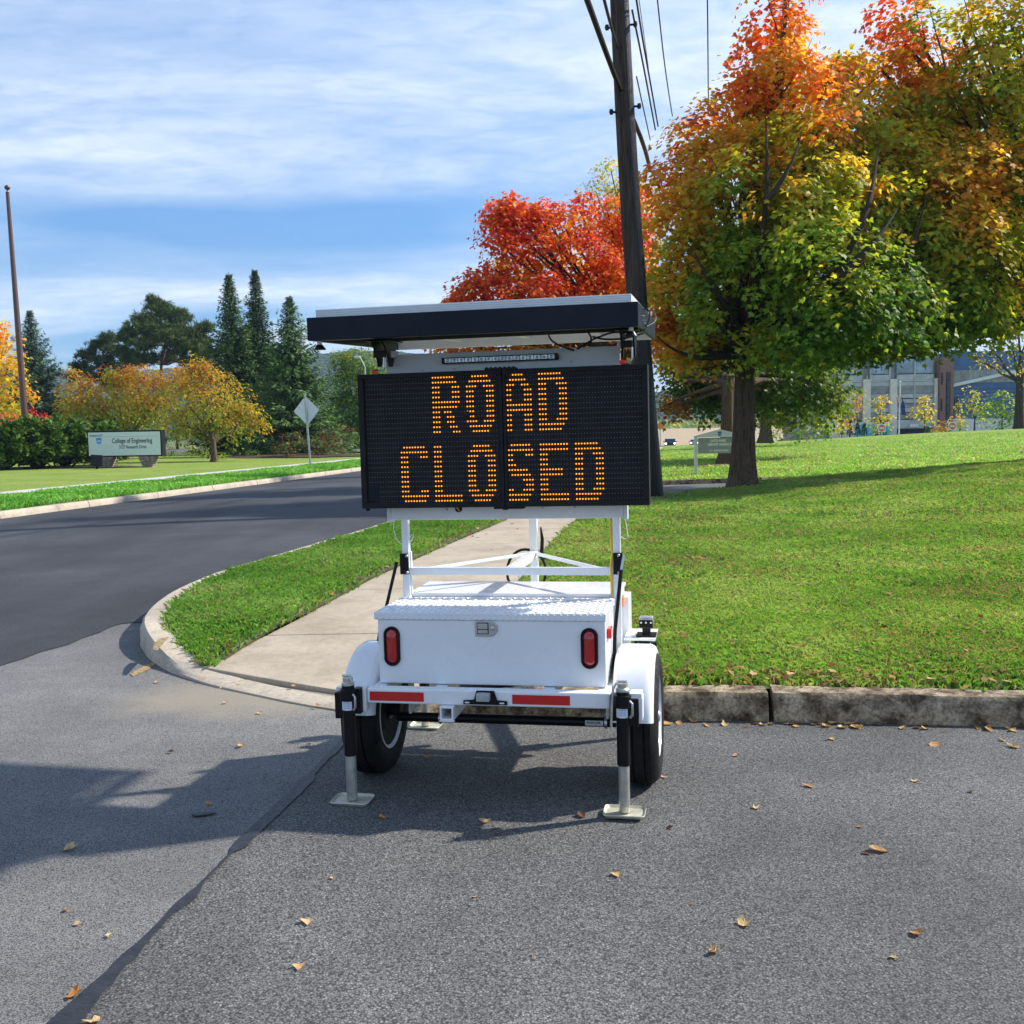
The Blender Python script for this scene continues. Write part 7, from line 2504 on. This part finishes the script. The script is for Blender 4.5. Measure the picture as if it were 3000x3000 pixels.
# a loose scatter in the grass
n = 420
y = 5.6 + r_.uniform(0, 1, n) ** 1.3 * 17
x = interp(WALK_R, y) + r_.uniform(0, 1, n) * (0.55 * y - interp(WALK_R, y))
kk = (y > lawn_front(x) + 0.03) & (y < lawn_back(x))
# thicker along the kerb
x2 = r_.uniform(0.3, 3.4, 150)
y2 = lawn_front(x2) + r_.uniform(0.02, 0.35, 150)
x, y = np.concatenate([x[kk], x2]), np.concatenate([y[kk], y2])
n = len(x)
z = h_lawn(x, y) + 0.035 + r_.uniform(-0.015, 0.02, n)
tone = np.array(TONES)[r_.integers(0, 6, n)] * r_.uniform(0.6, 1.2, (n, 1))
o = leaf_mesh('leaf_litter', np.stack([x, y, z], 1), np.array([0, 0, 1.0]) + r_.normal(0, 0.35, (n, 3)), r_.normal(0, 1, (n, 3)), r_.uniform(0.025, 0.055, n), tone * np.array([0.8, 0.75, 0.75]), MAPLE, 'dry_leaf', None)
tag(o, 'brown leaves scattered through the near lawn', 'leaves', kind='stuff')
n = 260
t = r_.uniform(0, 1, n)
y = 6.9 + t ** 1.4 * 12
wxx = np.interp(y, STRIP[0], STRIP[2])
x = wxx - np.abs(r_.normal(0, 0.22, n)) - 0.03
z = 0.118 * sstep(6.2, 7.9, y) + 0.036 + r_.uniform(0, 0.02, n)
tone = np.array(TONES)[r_.integers(0, 6, n)] * r_.uniform(0.5, 1.1, (n, 1))
o = leaf_mesh('verge_litter', np.stack([x, y, z], 1), np.array([0, 0, 1.0]) + r_.normal(0, 0.35, (n, 3)), r_.normal(0, 1, (n, 3)), r_.uniform(0.035, 0.07, n), tone, MAPLE, 'dry_leaf', None)
tag(o, 'brown leaf scraps along the verge edge by the sidewalk', 'leaves', kind='stuff')
n = 260
y = 27.8 + r_.uniform(0, 1, n) * 30
x = interp(WALK_R, y) + r_.uniform(0, 1, n) * (0.56 * y - interp(WALK_R, y))
z = h_farlawn(x, y) + 0.05
tone = np.array([(0.55, 0.45, 0.12), (0.5, 0.25, 0.1), (0.6, 0.5, 0.2)])[r_.integers(0, 3, n)]
o = leaf_mesh('lawn_litter', np.stack([x, y, z], 1), np.array([0, 0, 1.0]) + r_.normal(0, 0.5, (n, 3)), r_.normal(0, 1, (n, 3)), r_.uniform(0.08, 0.15, n), tone, MAPLE, 'dry_leaf', None)
tag(o, 'yellow leaves dotted over the far lawn', 'leaves', kind='stuff')


# ------------------------------------------------------------------ thin autumn haze, round the whole place
mb = MB().box(-2700, 2700, -2600, 2700, -10, 150)
hz = mb.build('haze', 'white_dull')
hm = bpy.data.materials.new('haze')
hm.use_nodes = True
hm.node_tree.nodes.clear()
hv = hm.node_tree.nodes.new('ShaderNodeVolumePrincipled')
hv.inputs['Color'].default_value = (0.50, 0.70, 1.0, 1)
hv.inputs['Density'].default_value = 0.00022
ho = hm.node_tree.nodes.new('ShaderNodeOutputMaterial')
hm.node_tree.links.new(hv.outputs[0], ho.inputs['Volume'])
hz.data.materials.clear()
hz.data.materials.append(hm)
tag(hz, 'thin pale haze that turns the far hills blue', 'haze', kind='stuff')
